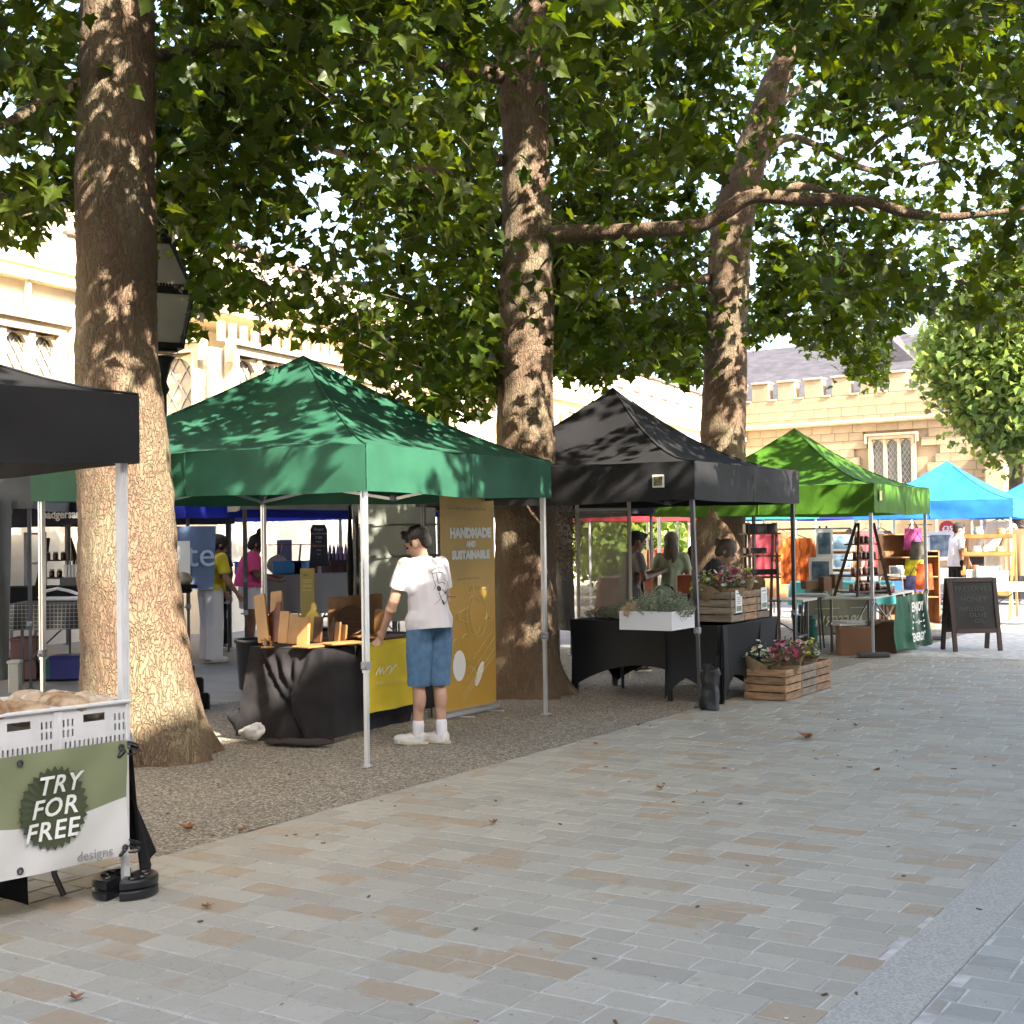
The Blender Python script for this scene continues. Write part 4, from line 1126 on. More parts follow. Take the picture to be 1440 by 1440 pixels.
def lantern(parent, zc, w0, w1, h):
    for a in range(4):
        R = rotz(a*PI/2)
        gl = MB(); gl.add([R @ Vector(q) for q in ((-w0, -w0, zc), (w0, -w0, zc), (w1, -w1, zc+h), (-w1, -w1, zc+h))], [(0, 1, 2, 3)])
        gl.build('lantern_pane', PAL['lampglass'], parent)
        rg = MB(); rg.add([R @ Vector(q) for q in ((-w1, -w1, zc+h+.05), (w1, -w1, zc+h+.05), (.09, -.09, zc+h+.52), (-.09, -.09, zc+h+.52))], [(0, 1, 2, 3)])
        rg.build('roof_pane', PAL['lampglass'], parent)
    f = MB()
    for sx_, sy_ in ((-1, -1), (1, -1), (1, 1), (-1, 1)):
        f.bar((sx_*w0, sy_*w0, zc), (sx_*w1, sy_*w1, zc+h), .035); f.bar((sx_*w1, sy_*w1, zc+h), (sx_*.09, sy_*.09, zc+h+.52), .04)
        f.capsule((sx_*w1*1.03, sy_*w1*1.03, zc+h), (sx_*w1*1.03, sy_*w1*1.03, zc+h+.13), .022, .012, 6, 2)
    for a in range(4):
        R = rotz(a*PI/2); f.box(R @ Vector((0, -w1, zc+h+.02)), (2*w1+.05, .05, .07), R); f.box(R @ Vector((0, -w0, zc)), (2*w0, .05, .05), R)
        for k in range(17): f.box(R @ Vector((-w1+k*w1/8, -w1-.01, zc+h+.068)), (.018, .03, .028), R)
    f.box((0, 0, zc-.03), (w0*1.6, w0*1.6, .05), None, ch=.01)
    f.lathe([(.13, zc+h+.5), (.15, zc+h+.56), (.09, zc+h+.66), (.11, zc+h+.70), (.03, zc+h+.80), (.04, zc+h+.84), (.005, zc+h+.9)], n=12)
    f.build('lantern_frame', PAL['iron'], parent)
    MB().lathe([(.02, zc), (.05, zc+.1), (.06, zc+.25), (.03, zc+.32)], n=10).build('lamp_burner', PAL['white_plastic'], parent, smooth=True)
PAL['lampglass'] = mat('lantern_glass', (.50, .46, .40), .2, var=.12, vscale=3, trans=.35)
lantern(LP, 3.52, .165, .25, .50)

# ================================================================== NEAR LEFT STALL (bread crates and banner)
# front line from the tied leg towards the camera-left
e0 = Vector((-.66, -.75, 0)).normalized(); n0 = Vector((-e0.y, e0.x, 0));  n0 = n0 if n0.y > 0 else -n0   # n0 points into the stall
n0 = Vector((-.75, .66, 0)).normalized()
rzN = AZ(e0.x, e0.y)
C0 = Vector((-1.80, 6.27, 0))
def s0(a, b_, z): return C0 + e0*a + n0*b_ + Vector((0, 0, z))
TBL = thing('folding_table', 'trestle table with black cloth under the bread crates at the lower left', 'table', tuple(C0), 0)
def inT(p): return Vector(p)-C0
R0 = Matrix((e0, n0, Vector((0, 0, 1)))).transposed()
MB().box(inT(s0(1.2, .50, .68)), (2.2, .72, .03), R0, ch=.006).build('table_top', PAL['grey_plastic'], TBL)
for a_ in (.28, 2.1):
    b = MB()
    for k in (.22, .78): b.tube([inT(s0(a_, k, .66)), inT(s0(a_-.0, k, .40)), inT(s0(a_-.02, k-.03, .12)), inT(s0(a_-.06, k-.04, .02))], .014, 8)
    b.bar(inT(s0(a_, .22, .45)), inT(s0(a_, .78, .45)), .02)
    b.build('leg', PAL['steel_dark'], TBL)
# black cloth hanging behind and at the end
def drape(name, parent_off, path, z0, z1, amp, m, nu=50, nv=16, freq=26, flare=.0, hem=None, seed=0):
    """cloth hanging from a path (list of points) from z1 to z0"""
    P = [Vector(p) for p in path]; L_ = [0]
    for i in range(1, len(P)): L_.append(L_[-1]+(P[i]-P[i-1]).length)
    def pos(s):
        d = s*L_[-1]
        for i in range(1, len(P)):
            if d <= L_[i]+1e-9:
                t = (d-L_[i-1])/max(L_[i]-L_[i-1], 1e-6); T = (P[i]-P[i-1]).normalized(); return P[i-1].lerp(P[i], t), T
        return P[-1], (P[-1]-P[-2]).normalized()
    def fn(s, t):
        q, T = pos(s); n_ = Vector((T.y, -T.x, 0))
        k = 1-t
        a = amp*(k**.8)*(math.sin(s*freq+seed)+.5*math.sin(s*freq*2.3+1+seed)+.6*mnoise.noise(Vector((s*6, t*2.5, seed))))
        zz = z0+(z1-z0)*t
        if hem: zz = max(zz, hem(s)) if zz < hem(s) else zz
        o_ = n_*(a+flare*k)
        return Vector((q.x+o_.x, q.y+o_.y, zz))
    b = MB().grid(fn, nu, nv); return b
b = MB()
def endfn(s, t):
    top = s0(-.02-.02*s, .30-.28*s, .69); bot = s0(-.12-.16*math.sin(PI*min(1, s*1.1)), .42-.40*s, .08+.05*math.sin(s*5))
    q = bot.lerp(top, t); k = 1-t; w_ = .022*k*math.sin(s*17+t*2)+.012*k*math.sin(s*31)
    return inT(q - e0*w_)
b.grid(endfn, 40, 16); b.build('end_cloth', PAL['black_cloth'], TBL, smooth=True)
cl = drape('c', 0, [inT(s0(.02, .85, 0)), inT(s0(2.2, .85, 0))], .25, .70, .02, None, freq=30, seed=3)
cl.build('rear_cloth', PAL['black_cloth'], TBL, smooth=True)
cl = drape('c', 0, [inT(s0(.43, .12, 0)), inT(s0(1.1, .12, 0)), inT(s0(2.2, .15, 0))], .02, .70, .03, None, freq=9, seed=3, hem=lambda s: .03+.10*abs(math.sin(s*9)))
cl.build('front_cloth', PAL['black_cloth'], TBL, smooth=True)

# banner: sage top with wavy white lower part, rosette, lettering
BN = thing('banner', 'sage green and white banner reading TRY FOR FREE lashed to the white leg', 'banner', tuple(s0(0, 0, 0)), 0)
Zt, Zb = .725, .20
PAL['sage'] = mat('sage_vinyl', (.20, .225, .125), .45, var=.05, vscale=3, bump=.12, bscale=5)
PAL['white_vinyl'] = mat('white_vinyl', (.60, .60, .585), .45, bump=.1, bscale=5)
PAL['olive'] = mat('dark_olive_print', (.052, .066, .030), .5)
def bz(a, h): return Vector((e0*(a)).to_tuple()) + n0*(-.035+.006*math.sin(a*8)+.004*math.sin(h*14+a*3)+.006*math.sin((a+h)*17)) + Vector((0, 0, h))
def wave(a): return Zb + (.24 + .035*math.sin((a-.02)*5.2+2.4))
b = MB(); b.grid(lambda s, t: bz(.02+1.98*s, wave(.02+1.98*s)+(Zt-wave(.02+1.98*s))*t), 90, 10); b.build('sage_panel', PAL['sage'], BN, smooth=True)
b = MB(); b.grid(lambda s, t: bz(.02+1.98*s, Zb+(wave(.02+1.98*s)-Zb)*t), 90, 10); b.build('white_panel', PAL['white_vinyl'], BN, smooth=True)
# rosette
ac, zc_, rr_ = .395, .475, .185
b = MB(); nt_ = 30; V_ = [bz(ac, zc_)-n0*.013]
for k in range(nt_*2):
    r = rr_*(1.0 if k % 2 else .885); an = PI*k/nt_; V_.append(bz(ac+r*.93*math.cos(an), zc_+r*math.sin(an))-n0*.013)
b.add(V_, [(0, 1+(k+1) % (2*nt_), 1+k) for k in range(2*nt_)]); b.build('rosette', PAL['olive'], BN)
for i, (tx, sz_, da) in enumerate((('TRY', .112, -.022), ('FOR', .112, .0), ('FREE', .112, .016))):
    me = fontmesh(tx, sz_, .0015, shear=.22, bold=.0015, spacing=1.10, sx=1.02)
    for v_ in me.vertices:
        a_ = ac+da-v_.co.x; h_ = zc_+.098-i*.099+v_.co.y
        v_.co = bz(a_, h_)-n0*(.017+v_.co.z)
    me.materials.clear(); link('lettering', me, PAL['print_white'], BN)
for tx, a_, h_, sz_, m_ in (('designs', .19, .232, .062, 'print_grey'), ('H', .745, .475, .06, 'print_white')):
    me = fontmesh(tx, sz_, .001, shear=.25 if tx == 'H' else 0)
    for v_ in me.vertices: v_.co = bz(a_-v_.co.x, h_+v_.co.y)-n0*(.009+v_.co.z)
    me.materials.clear(); link('lettering', me, PAL[m_], BN)
for a_, h_ in ((.55, Zt-.035), (.555, Zb+.03), (.05, Zt-.03), (.04, Zb+.035)):
    p = bz(a_, h_)-n0*.006; b = MB(); b.tube([p+(e0*math.cos(k*PI/5)+Vector((0, 0, 1))*math.sin(k*PI/5))*.012 for k in range(10)], .005, 6, closed=True); b.build('eyelet', PAL['steel_dark'], BN)
for h_ in (Zt-.04, Zb+.035):
    b = MB()
    for w_ in range(3):
        b.tube([Vector((0, 0, h_+.012*w_-.01))+e0*(.045*math.cos(k*PI/6)-.012)+n0*(.045*math.sin(k*PI/6)-.0) + Vector((0, 0, .02*math.sin(k*PI/6+w_))) for k in range(12)], .0045, 5, closed=True)
    b.capsule(e0*.035-n0*.03+Vector((0, 0, h_-.01)), e0*.06-n0*.035+Vector((0, 0, h_-.03)), .014, .01, 8, 3)
    b.build('bungee_cord', PAL['black_plastic'], BN, smooth=True)
# weight plate at the foot
WT = thing('leg_weight', 'black two piece weight plate round the foot of the near white leg', 'weight', tuple(G0.matrix_basis @ Vector((.027, .027, 0))), rz0+.6)
b = MB()
for s_ in (-1, 1):
    pr = [(0.0, .02), (.13, .02), (.135, .03), (.135, .055), (.125, .062), (.05, .062)]
    for lay_ in (0.0, .045):
        prof = []; n_ = 18
        V_ = []; 
        for r_, z_ in ((.135, .0), (.142, .008), (.142, .034), (.134, .042), (.032, .042), (.028, .0)):
            for k in range(n_+1):
                a = -PI/2+.16+(PI-.32)*k/n_; V_.append((s_*(r_*math.cos(a)+.008), r_*math.sin(a), z_+lay_+.004))
        m_ = n_+1; F_ = []
        for j in range(6):
            for k in range(n_): F_.append((j*m_+k, j*m_+k+1, ((j+1) % 6)*m_+k+1, ((j+1) % 6)*m_+k))
        F_ += [tuple(j*m_ for j in range(6)), tuple(j*m_+n_ for j in range(6))[::-1]]
        b.add(V_, F_)
    for k in range(4):
        a = -.95+.63*k; b.tube([(s_*(.082+.0)*math.cos(a)+s_*.012+.016*math.cos(j*PI/4), .085*math.sin(a)+.016*math.sin(j*PI/4), .093) for j in range(8)], .005, 5, closed=True)
b.box((0, 0, .03), (.06, .05, .06)).build('weight_ring', PAL['black_plastic'], WT)

# bread crates: slotted white plastic, each filled with loaves
PAL['crust'] = mat('flour_crust', (.46, .35, .24), .85, c2=(.60, .53, .43), vscale=16, bump=.8, bscale=26, vlo=.45, vhi=.56)
PAL['crust2'] = mat('browned_crust', (.20, .09, .03), .8, c2=(.5, .38, .25), vscale=12, bump=.8, bscale=22)
def slot_panel(b, A, X, W, H, th, holes, nrm):
    """a panel with rectangular holes [(x0,x1,z0,z1)] built from strips"""
    xs = sorted({0.0, W} | {h[0] for h in holes} | {h[1] for h in holes}); zs = sorted({0.0, H} | {h[2] for h in holes} | {h[3] for h in holes})
    for j in range(len(zs)-1):
        run = None
        for i in range(len(xs)-1):
            cx_, cz_ = (xs[i]+xs[i+1])/2, (zs[j]+zs[j+1])/2
            solid = not any(h[0] < cx_ < h[1] and h[2] < cz_ < h[3] for h in holes)
            if solid and run is None: run = xs[i]
            if (not solid or i == len(xs)-2) and run is not None:
                x1 = xs[i+1] if solid else xs[i]
                R = Matrix((X, -nrm, Vector((0, 0, 1)))).transposed()
                b.box(A+X*((run+x1)/2)+Vector((0, 0, (zs[j]+zs[j+1])/2)), (x1-run, th, zs[j+1]-zs[j]), R); run = None
def bread_crate(a0, b0, label, w_=.345, d_=.56, h_=.195):
    t = thing('bread_crate', label, 'crate', tuple(s0(a0, b0, .70)), 0, 'white plastic crates of bread')
    X, Y = e0, n0
    b = MB()
    holes = []
    for k in range(3):
        for r_ in range(2): holes.append((.016+k*.022, .025+k*.022, .070+r_*.046, .102+r_*.046)); holes.append((w_-.025-k*.022, w_-.016-k*.022, .070+r_*.046, .102+r_*.046))
    for k in range(14): holes.append((.016+k*.0226, .025+k*.0226, .018, .048))
    holes.append((w_/2-.055, w_/2+.055, .125, .160))
    slot_panel(b, Vector((0, 0, 0)), X, w_, h_, .006, holes, -Y)
    slot_panel(b, Y*d_, X, w_, h_, .006, holes, Y)
    hs = [(.03+k*.04, .045+k*.04, .02, .05) for k in range(8)]
    slot_panel(b, Vector((0, 0, 0)), Y, d_, h_, .006, hs, -X); slot_panel(b, X*w_, Y, d_, h_, .006, hs, X)
    b.box(X*w_/2+Y*d_/2+Vector((0, 0, .006)), (w_, d_, .008), R0)
    b.build('crate_walls', PAL['white_plastic'], t)
    r = MB()
    for (c_, dm) in ((X*w_/2-Y*.006, (w_+.03, .024, .016)), (X*w_/2+Y*(d_+.006), (w_+.03, .024, .016)), (Y*d_/2-X*.006, (.024, d_, .016)), (Y*d_/2+X*(w_+.006), (.024, d_, .016))):
        r.box(c_+Vector((0, 0, h_+.004)), dm, R0, ch=.004)
    for sx_ in (0, 1):
        for sy_ in (0, 1): r.box(X*w_*sx_+Y*d_*sy_+Vector((0, 0, h_/2)), (.02, .02, h_-.012), R0, ch=.003)
    r.build('crate_rim', PAL['white_plastic'], t)
    return t
bi = 0
for ci, (a0, b0, lab, wh) in enumerate(((-.005, .0, 'white slotted bread crate nearest the white leg, handle slot above the banner', 'crate nearest the white leg'), (.36, .0, 'white slotted bread crate at the left edge, second from the white leg', 'crate at the left picture edge'), (.725, .0, 'white bread crate third from the white leg, beyond the left edge', 'third crate from the white leg'))):
    t = bread_crate(a0, b0, lab)
    for k in range(8):
        ax = .095+.155*(k % 2)+random.uniform(-.012, .012); by = .09+.125*(k//2)+random.uniform(-.012, .012)
        p = Vector(t.location)+e0*ax+n0*by; p.z = .70+.165+.02*(k % 2)+random.uniform(0, .02)
        b = MB(); b.ell((0, 0, 0), (.098, .074, .052), None, 22, 14); me = b.mesh('loaf', True); jitter(me, .014, 12, k*3.1+bi); jitter(me, .006, 40, k)
        o = link('loaf', me, PAL['crust'] if random.random() < .65 else PAL['crust2']); o.location = p; o.rotation_euler = (random.uniform(-.25, .25), random.uniform(-.25, .25), random.uniform(0, 3)); bi += 1
        tag(o, ('right' if k % 2 == 0 else 'left')+' hand floury loaf in the '+('front', 'second', 'third', 'rear')[k//2]+' row of the '+wh, 'loaf', 'loaves in the bread crates')
# ================================================================== BOARD SELLER'S STALL
TU, TV = Vector((math.sin(R_(30)), math.cos(R_(30)), 0)), Vector((-math.cos(R_(30)), math.sin(R_(30)), 0))
K1 = Vector((-1.50, 10.72, 0)); R1 = Matrix((TU, TV, Vector((0, 0, 1)))).transposed(); rz1 = AZ(TU.x, TU.y)
T = thing('market_table', 'table covered in loose black cloth with wooden boards on top', 'table', tuple(K1), rz1)
MB().box((.92, .36, .725), (1.80, .68, .04), None, ch=.004).build('table_top', mat('ply', (.25, .16, .09), .6), T)
for x in (.2, 1.65):
    for y in (.1, .62): MB().bar((x, y, 0), (x, y, .7), .03).build('leg', PAL['steel_dark'], T)
# cloth: crumpled end face (towards the camera-left) and front
def clothS1():
    P = [Vector((.05, .80, 0)), Vector((-.01, .74, 0)), Vector((-.01, .40, 0)), Vector((-.01, .0, 0)), Vector((.0, -.01, 0)), Vector((.6, -.01, 0)), Vector((1.3, -.01, 0)), Vector((1.84, -.01, 0))]
    b = MB()
    def fn(s, t):
        tot = .80+1.9; d = s*tot; k = 1-t
        z = .03+(.75-.03)*t
        if d < .80:
            y = .76-d*.96; x = -.01
            u_ = d/.8
            # swags gathered from two pinch points on the table edge, with long diagonal folds
            # long folds fanning out from pinch points on the table edge
            ridge = 0
            for (u0, sl, w_, a_, k0) in ((.12, .85, .030, -.040, 0), (.20, .80, .028, .034, 0), (.30, .62, .034, -.045, 0), (.40, .58, .030, .035, .05), (.56, .10, .030, -.040, .05), (.66, -.05, .034, .030, .05), (.78, -.42, .030, -.030, 0), (.86, -.36, .028, .022, .0)):
                ridge += a_*math.exp(-abs((u_-u0-k*sl*.8)/(w_*(.8+k)))**1.2)*min(1, max(0, k-k0)*5)
            o_ = ridge + k*.10*(1-u_*.4) + .010*mnoise.noise(Vector((u_*9, t*7, 1)))*min(1, k*4)
            y += k*.08*(1-u_)
            return (x-o_, y, z)
        x = d-.80; u_ = x/1.9
        o_ = .012*k*(math.sin(x*13)+.6*math.sin(x*27+1))+k*.04+.02*mnoise.noise(Vector((x*4, t*3, 5)))*k
        z = max(z, .05 if x < 1.1 else .12)
        return (x, -.01-o_, z)
    b.grid(fn, 150, 36); return b
PAL['cloth_grey'] = mat('creased_black_cloth', (.020, .018, .020), .92, var=.25, vscale=5, bump=.25, bscale=300, spec=.25)  # near-black base with slight noise variation
CL = clothS1().build('tablecloth', PAL['cloth_grey'], smooth=True); CL.location = K1; CL.rotation_euler = (0, 0, rz1)
tag(CL, 'loose creased black cloth pulled over the table of wooden boards', 'tablecloth')
b = MB(); b.grid(lambda s, t: (-.012+1.86*s, -.012+.78*t, .752+.003*mnoise.noise(Vector((s*14, t*8, 0)))), 40, 18)
b.build('cloth_top', PAL['cloth_grey'], CL, smooth=True)
# bundle of bags under the end of the table
b = MB(); b.ell((0, 0, .10), (.10, .08, .07), None, 26, 18); me = b.mesh('carrier_bag', True); jitter(me, .035, 9, 3); jitter(me, .014, 26, 2); jitter(me, .008, 50, 2)
o = link('carrier_bag', me, PAL['white_plastic']); o.location = gp(357, 1047, 0); tag(o, 'crumpled pale bag on the ground below the black cloth', 'bag')
b = MB(); b.ell((0, 0, .14), (.16, .10, .10), rotz(.6), 26, 16); me = b.mesh('fabric_bag', True); jitter(me, .05, 8, 1); jitter(me, .012, 20, 2)
o = link('fabric_bag', me, PAL['black_cloth']); o.location = gp(348, 1038, 0); tag(o, 'black fabric bag slumped at the left foot of the board table', 'bag')
b = MB(); b.ell((0, 0, .04), (.30, .07, .03), rotz(-.25), 20, 8); me = b.mesh('parasol_bag', True); jitter(me, .02, 6, 1)
o = link('gazebo_bag', me, mat('dark_brown_cloth', (.03, .024, .022), .9)); o.location = gp(420, 1050, 0); tag(o, 'flat dark bag lying on the gravel in front of the cloth', 'bag')

def k1(x, y, z=.757): return K1+TU*x+TV*y+Vector((0, 0, z))
WOODS = [mat('ash_wood', (.36, .165, .05), .5, var=.28, vscale=5, stretch=(1, 9, 1), bump=.1, bscale=30), mat('walnut_wood', (.10, .040, .016), .45, var=.4, vscale=5, stretch=(1, 9, 1)), mat('cherry_wood', (.26, .062, .014), .45, var=.3, vscale=5, stretch=(1, 9, 1)), mat('pale_maple_wood', (.42, .21, .07), .5, var=.2, vscale=4, stretch=(1, 9, 1)), mat('oak_wood', (.27, .13, .045), .5, var=.3, vscale=5, stretch=(1, 9, 1))]
def board_mesh(w_, h_, th, handle=False, live=0.0, seed=0):
    """upright board in local xz plane, rounded corners, bevelled edge, optional neck handle"""
    pts_ = []; rc_ = min(w_, h_)*.12
    def arc(cx, cz, a0):
        for k in range(5): a = a0+PI/2*k/4; pts_.append((cx+rc_*math.cos(a), cz+rc_*math.sin(a)))
    arc(w_/2-rc_, rc_, -PI/2)
    if handle:
        pts_.append((w_/2, h_*.60)); pts_.append((w_*.38, h_*.72)); pts_.append((w_*.16, h_*.80)); pts_.append((w_*.13, h_*.92))
        for k in range(1, 6): a = PI*k/6; pts_.append((w_*.15*math.cos(a), h_*.93+w_*.15*math.sin(a)))
        pts_.append((-w_*.13, h_*.92)); pts_.append((-w_*.16, h_*.80)); pts_.append((-w_*.38, h_*.72)); pts_.append((-w_/2, h_*.60))
    else:
        arc(w_/2-rc_, h_-rc_, 0); arc(-w_/2+rc_, h_-rc_, PI/2)
    arc(-w_/2+rc_, rc_, PI)
    if live:
        pts_ = [(x+live*mnoise.noise(Vector((z*9, seed, x*2))), z) for x, z in pts_]
    n = len(pts_); V_ = []; e = .004
    for (y, s_) in ((-th/2, .97), (-th/2+e, 1.0), (th/2-e, 1.0), (th/2, .97)):
        V_ += [(x*s_, y, z if s_ == 1 else z*.98+.004) for x, z in pts_]
    F_ = [tuple(range(n)), tuple(3*n+i for i in range(n))[::-1]]
    for j in range(3):
        for i in range(n): F_.append((j*n+i, (j+1)*n+i, (j+1)*n+(i+1) % n, j*n+(i+1) % n))
    b = MB(); b.add(V_, F_); return b
def board(px_, py_, z, w_, h_, th, wood, label, turn=0., lean=.2, handle=False, live=0., name='chopping_board', cat='board', grp='wooden boards on the board stall', roll=0.):
    p = gp(px_, py_, z); o = board_mesh(w_, h_, th, handle, live, px_).build(name, WOODS[wood] if isinstance(wood, int) else wood)
    o.location = p; o.rotation_euler = (-lean, roll, turn); return tag(o, label, cat, grp)
zt = .757
board(372, 903, zt, .13, .41, .022, 3, 'tall pale plank board leaning at the left of the board display', R_(-32), .10, roll=-.22)
board(388, 901, zt, .13, .43, .022, 3, 'tall pale plank board just behind the dark teardrop board', R_(-32), .16, roll=-.10)
board(386, 903, zt, .20, .34, .024, 2, 'reddish teardrop shaped board at the left of the display', R_(-25), .22, handle=True, live=.01)
board(398, 905, zt, .12, .27, .024, 3, 'pale live edge board right of the reddish teardrop board', R_(-40), .12, live=.016)
board(412, 906, zt, .12, .25, .024, 0, 'pale live edge board with red brown side, third from the left', R_(-40), .12, live=.016)
board(426, 909, zt, .12, .235, .030, 3, 'front sunlit pale board standing on end, nearest of the display', R_(-36), .08, live=.012)
board(437, 902, zt, .16, .33, .020, mat('yellow_board', (.55, .36, .03), .5), 'tall yellow cream board with rounded head right of the live edge boards', R_(-30), .16, handle=True)
board(446, 904, zt, .10, .22, .020, 1, 'small dark board standing beside the yellow one', R_(-40), .1)
board(466, 902, zt, .07, .21, .018, 1, 'narrow dark walnut board standing in a rack of small boards', R_(-50), .15, handle=True)
board(474, 903, zt, .07, .17, .018, 4, 'narrow oak board second in the rack of small boards', R_(-50), .1)
board(483, 903, zt, .07, .145, .018, 0, 'smallest pale board at the right of the rack of small boards', R_(-50), .1)
def slab(px_, py_, z, w_, d_, th, wood, lab, turn): 
    o = MB().box((0, 0, th/2), (w_, d_, th), None, ch=.006).build('chopping_board', WOODS[wood]); o.location = gp(px_, py_, z); o.rotation_euler = (0, 0, turn); tag(o, lab, 'board', 'wooden boards on the board stall')
slab(452, 909, zt, .46, .20, .018, 4, 'long flat oak board lying along the front edge of the table', R_(50))
slab(482, 906, zt+.018, .30, .16, .02, 0, 'pale flat board lying across the oak board', R_(40))
slab(505, 896, zt, .36, .22, .016, 0, 'round cornered pale serving board lying at the back of the table', R_(35))
slab(545, 897, zt, .42, .24, .02, 1, 'dark walnut board lying under the customer\'s hand', R_(60))
# small wooden figures at the corner
o = MB().box((0, 0, .006), (.10, .05, .012), None, ch=.002).capsule((-.02, 0, .012), (-.02, 0, .075), .007, .007, 6, 2).bar((-.055, 0, .062), (.02, 0, .062), .010).capsule((.03, 0, .012), (.02, .0, .07), .008, .010, 6, 2).ell((.018, 0, .088), (.012, .012, .014)).bar((.018, 0, .06), (.045, .01, .03), .008).build('wooden_figure', WOODS[3])
o.location = gp(376, 911, zt); o.rotation_euler = (0, 0, R_(10)); tag(o, 'little pale wooden figure beside a post on the left corner of the table', 'ornament')
# bowls/backboard at the right of the table
BB = thing('back_board', 'brown back panel with a round dark plate leaning on the right of the board table', 'display', tuple(k1(1.25, .62)), rz1)
MB().box((0, 0, .18), (.80, .02, .36), None, ch=.004).build('panel', WOODS[4], BB)
b = MB(); b.lathe([(.0, 0), (.10, 0), (.125, .012), (.13, .022), (.12, .022), (.09, .010), (.0, .01)], n=28); o = b.mesh('round_plate', True)
o2 = link('round_plate', o, WOODS[1]); o2.location = k1(1.02, .50, zt+.15); o2.rotation_euler = (R_(78), 0, R_(25)); tag(o2, 'round dark wooden plate propped upright beside the customer', 'plate')
board(606, 897, zt, .24, .22, .02, 4, 'wide brown board propped behind the customer\'s arm', R_(-20), .12)
board(534, 897, zt, .12, .25, .02, 0, 'pale upright board directly right of the front tent leg', R_(-30), .1)
# yellow table banner
YB = thing('table_banner', 'bright yellow cloth banner hanging from the board table with a thin white signature', 'banner', tuple(K1), rz1)
PAL['yellow'] = mat('yellow_cloth', (.66, .48, .012), .75, var=.06, vscale=4, bump=.15, bscale=8)
b = MB(); b.grid(lambda s, t: (.42+.66*s, -.085-.035*(1-t)+.010*math.sin(s*9+t*2)+.006*mnoise.noise(Vector((s*5, t*5, 2)))*2-(0 if t < .985 else -.06), .20+.565*t), 30, 26)
b.build('banner_cloth', PAL['yellow'], YB, smooth=True)
b = MB(); sc = [(.40, .50), (.43, .535), (.46, .565), (.455, .50), (.50, .555), (.505, .50), (.56, .54), (.60, .558), (.63, .545), (.59, .49), (.66, .545), (.70, .56)]
b.tube([(x+.12, -.119, z) for x, z in sc], .004, 5); b.build('signature', PAL['print_white'], YB)
lettering('Matthew Furter Home', .040, PAL['print_pale'], YB, (.70, -.127, .435), (1, 0, 0), (0, 0, 1))
b = MB(); b.grid(lambda s, t: (.30+.04*s, -.1, .2), 1, 1)
MB().box((.75, -.127, .40), (.62, .004, .006)).build('fold_line', PAL['yellow'], YB)
# small yellow sign standing on the table
SG = thing('table_sign', 'yellow acrylic price sign standing at the back of the board table', 'sign', tuple(gp(430, 880, zt+.0)+Vector((0, .15, 0))), R_(-8))
MB().box((0, 0, .29), (.15, .008, .56), None, ch=.002).build('panel', mat('dull_yellow', (.30, .235, .045), .4), SG)
b = MB(); b.tube([(-.05, -.008, .49), (-.035, -.008, .52), (-.03, -.008, .49), (-.01, -.008, .52), (0, -.008, .49), (.03, -.008, .515), (.05, -.008, .51)], .0025, 4)
for z in (.45, .43, .40, .385, .35): b.box((0, -.008, z), (.09, .003, .006))
b.build('print', PAL['print_pale'], SG)

# ---- roll-up banner
PL, PR = gp(610, 1012, 0)+Vector((0, .0, 0)), gp(697, 996, 0)
PLx = Vector((-.63, 11.25, 0)); PRx = Vector((-.155, 12.05, 0))
PR_ = gp(698, 997, 0); PL_ = PR_ - Vector((math.sin(R_(33)), math.cos(R_(33)), 0))*.86
xd = (PR_-PL_).normalized(); nn_ = Vector((xd.y, -xd.x, 0))
RB = thing('rollup_banner', 'tall mustard yellow roll-up banner reading HANDMADE AND SUSTAINABLE', 'banner', tuple(PL_), AZ(xd.x, xd.y))
PAL['mustard'] = mat('mustard_print', (.47, .275, .036), .5, var=.03, vscale=2)
W = .86; H0, H1 = .07, 2.02
MB().box((W/2, 0, (H0+H1)/2), (W, .004, H1-H0)).build('print_sheet', PAL['mustard'], RB)
b = MB().box((W/2, 0, .035), (W+.04, .09, .07), None, ch=.02); b.build('cassette', PAL['alu'], RB)
for x in (.2, W-.18): MB().box((x, -.01, .008), (.03, .34, .012), rotz(.3), ch=.003).build('foot', PAL['alu'], RB)
MB().box((W/2, 0, H1+.01), (W, .02, .025), None, ch=.004).build('top_rail', PAL['alu'], RB)
MB().bar((W/2, .02, .05), (W/2, .02, H1), .015).build('support_pole', PAL['alu'], RB)
def rl(tx, sz_, x, z, m_='print_white', **k): lettering(tx, sz_, PAL[m_], RB, (x, -.005, z), (1, 0, 0), (0, 0, 1), ext=.001, **k)
rl('HANDMADE', .118, W/2+.04, 1.655, bold=.009); rl('AND', .07, W/2+.04, 1.555, bold=.006); rl('SUSTAINABLE', .098, W/2+.04, 1.455, bold=.008)
rl('Matthew Furter Home', .068, W/2, 1.885, 'print_pale')
rl('matthewfurterhome.co.uk', .045, W/2+.06, 1.245, 'print_pale')
rl('— f', .07, W-.17, 1.15); 
b = MB()
def ring(cx, cz, rx, rz_, a0=0, a1=2*PI, n=20, r=.004, tilt=0): 
    P = []
    for k in range(n+1):
        a = a0+(a1-a0)*k/n; x_, z_ = rx*math.cos(a), rz_*math.sin(a); P.append((cx+x_*math.cos(tilt)-z_*math.sin(tilt), -.006, cz+x_*math.sin(tilt)+z_*math.cos(tilt)))
    b.tube(P, r, 4)
ring(W-.30, 1.15, .022, .022); ring(W-.40, 1.15, .018, .03)
b.box((W-.30, -.006, 1.15), (.05, .002, .004)); 
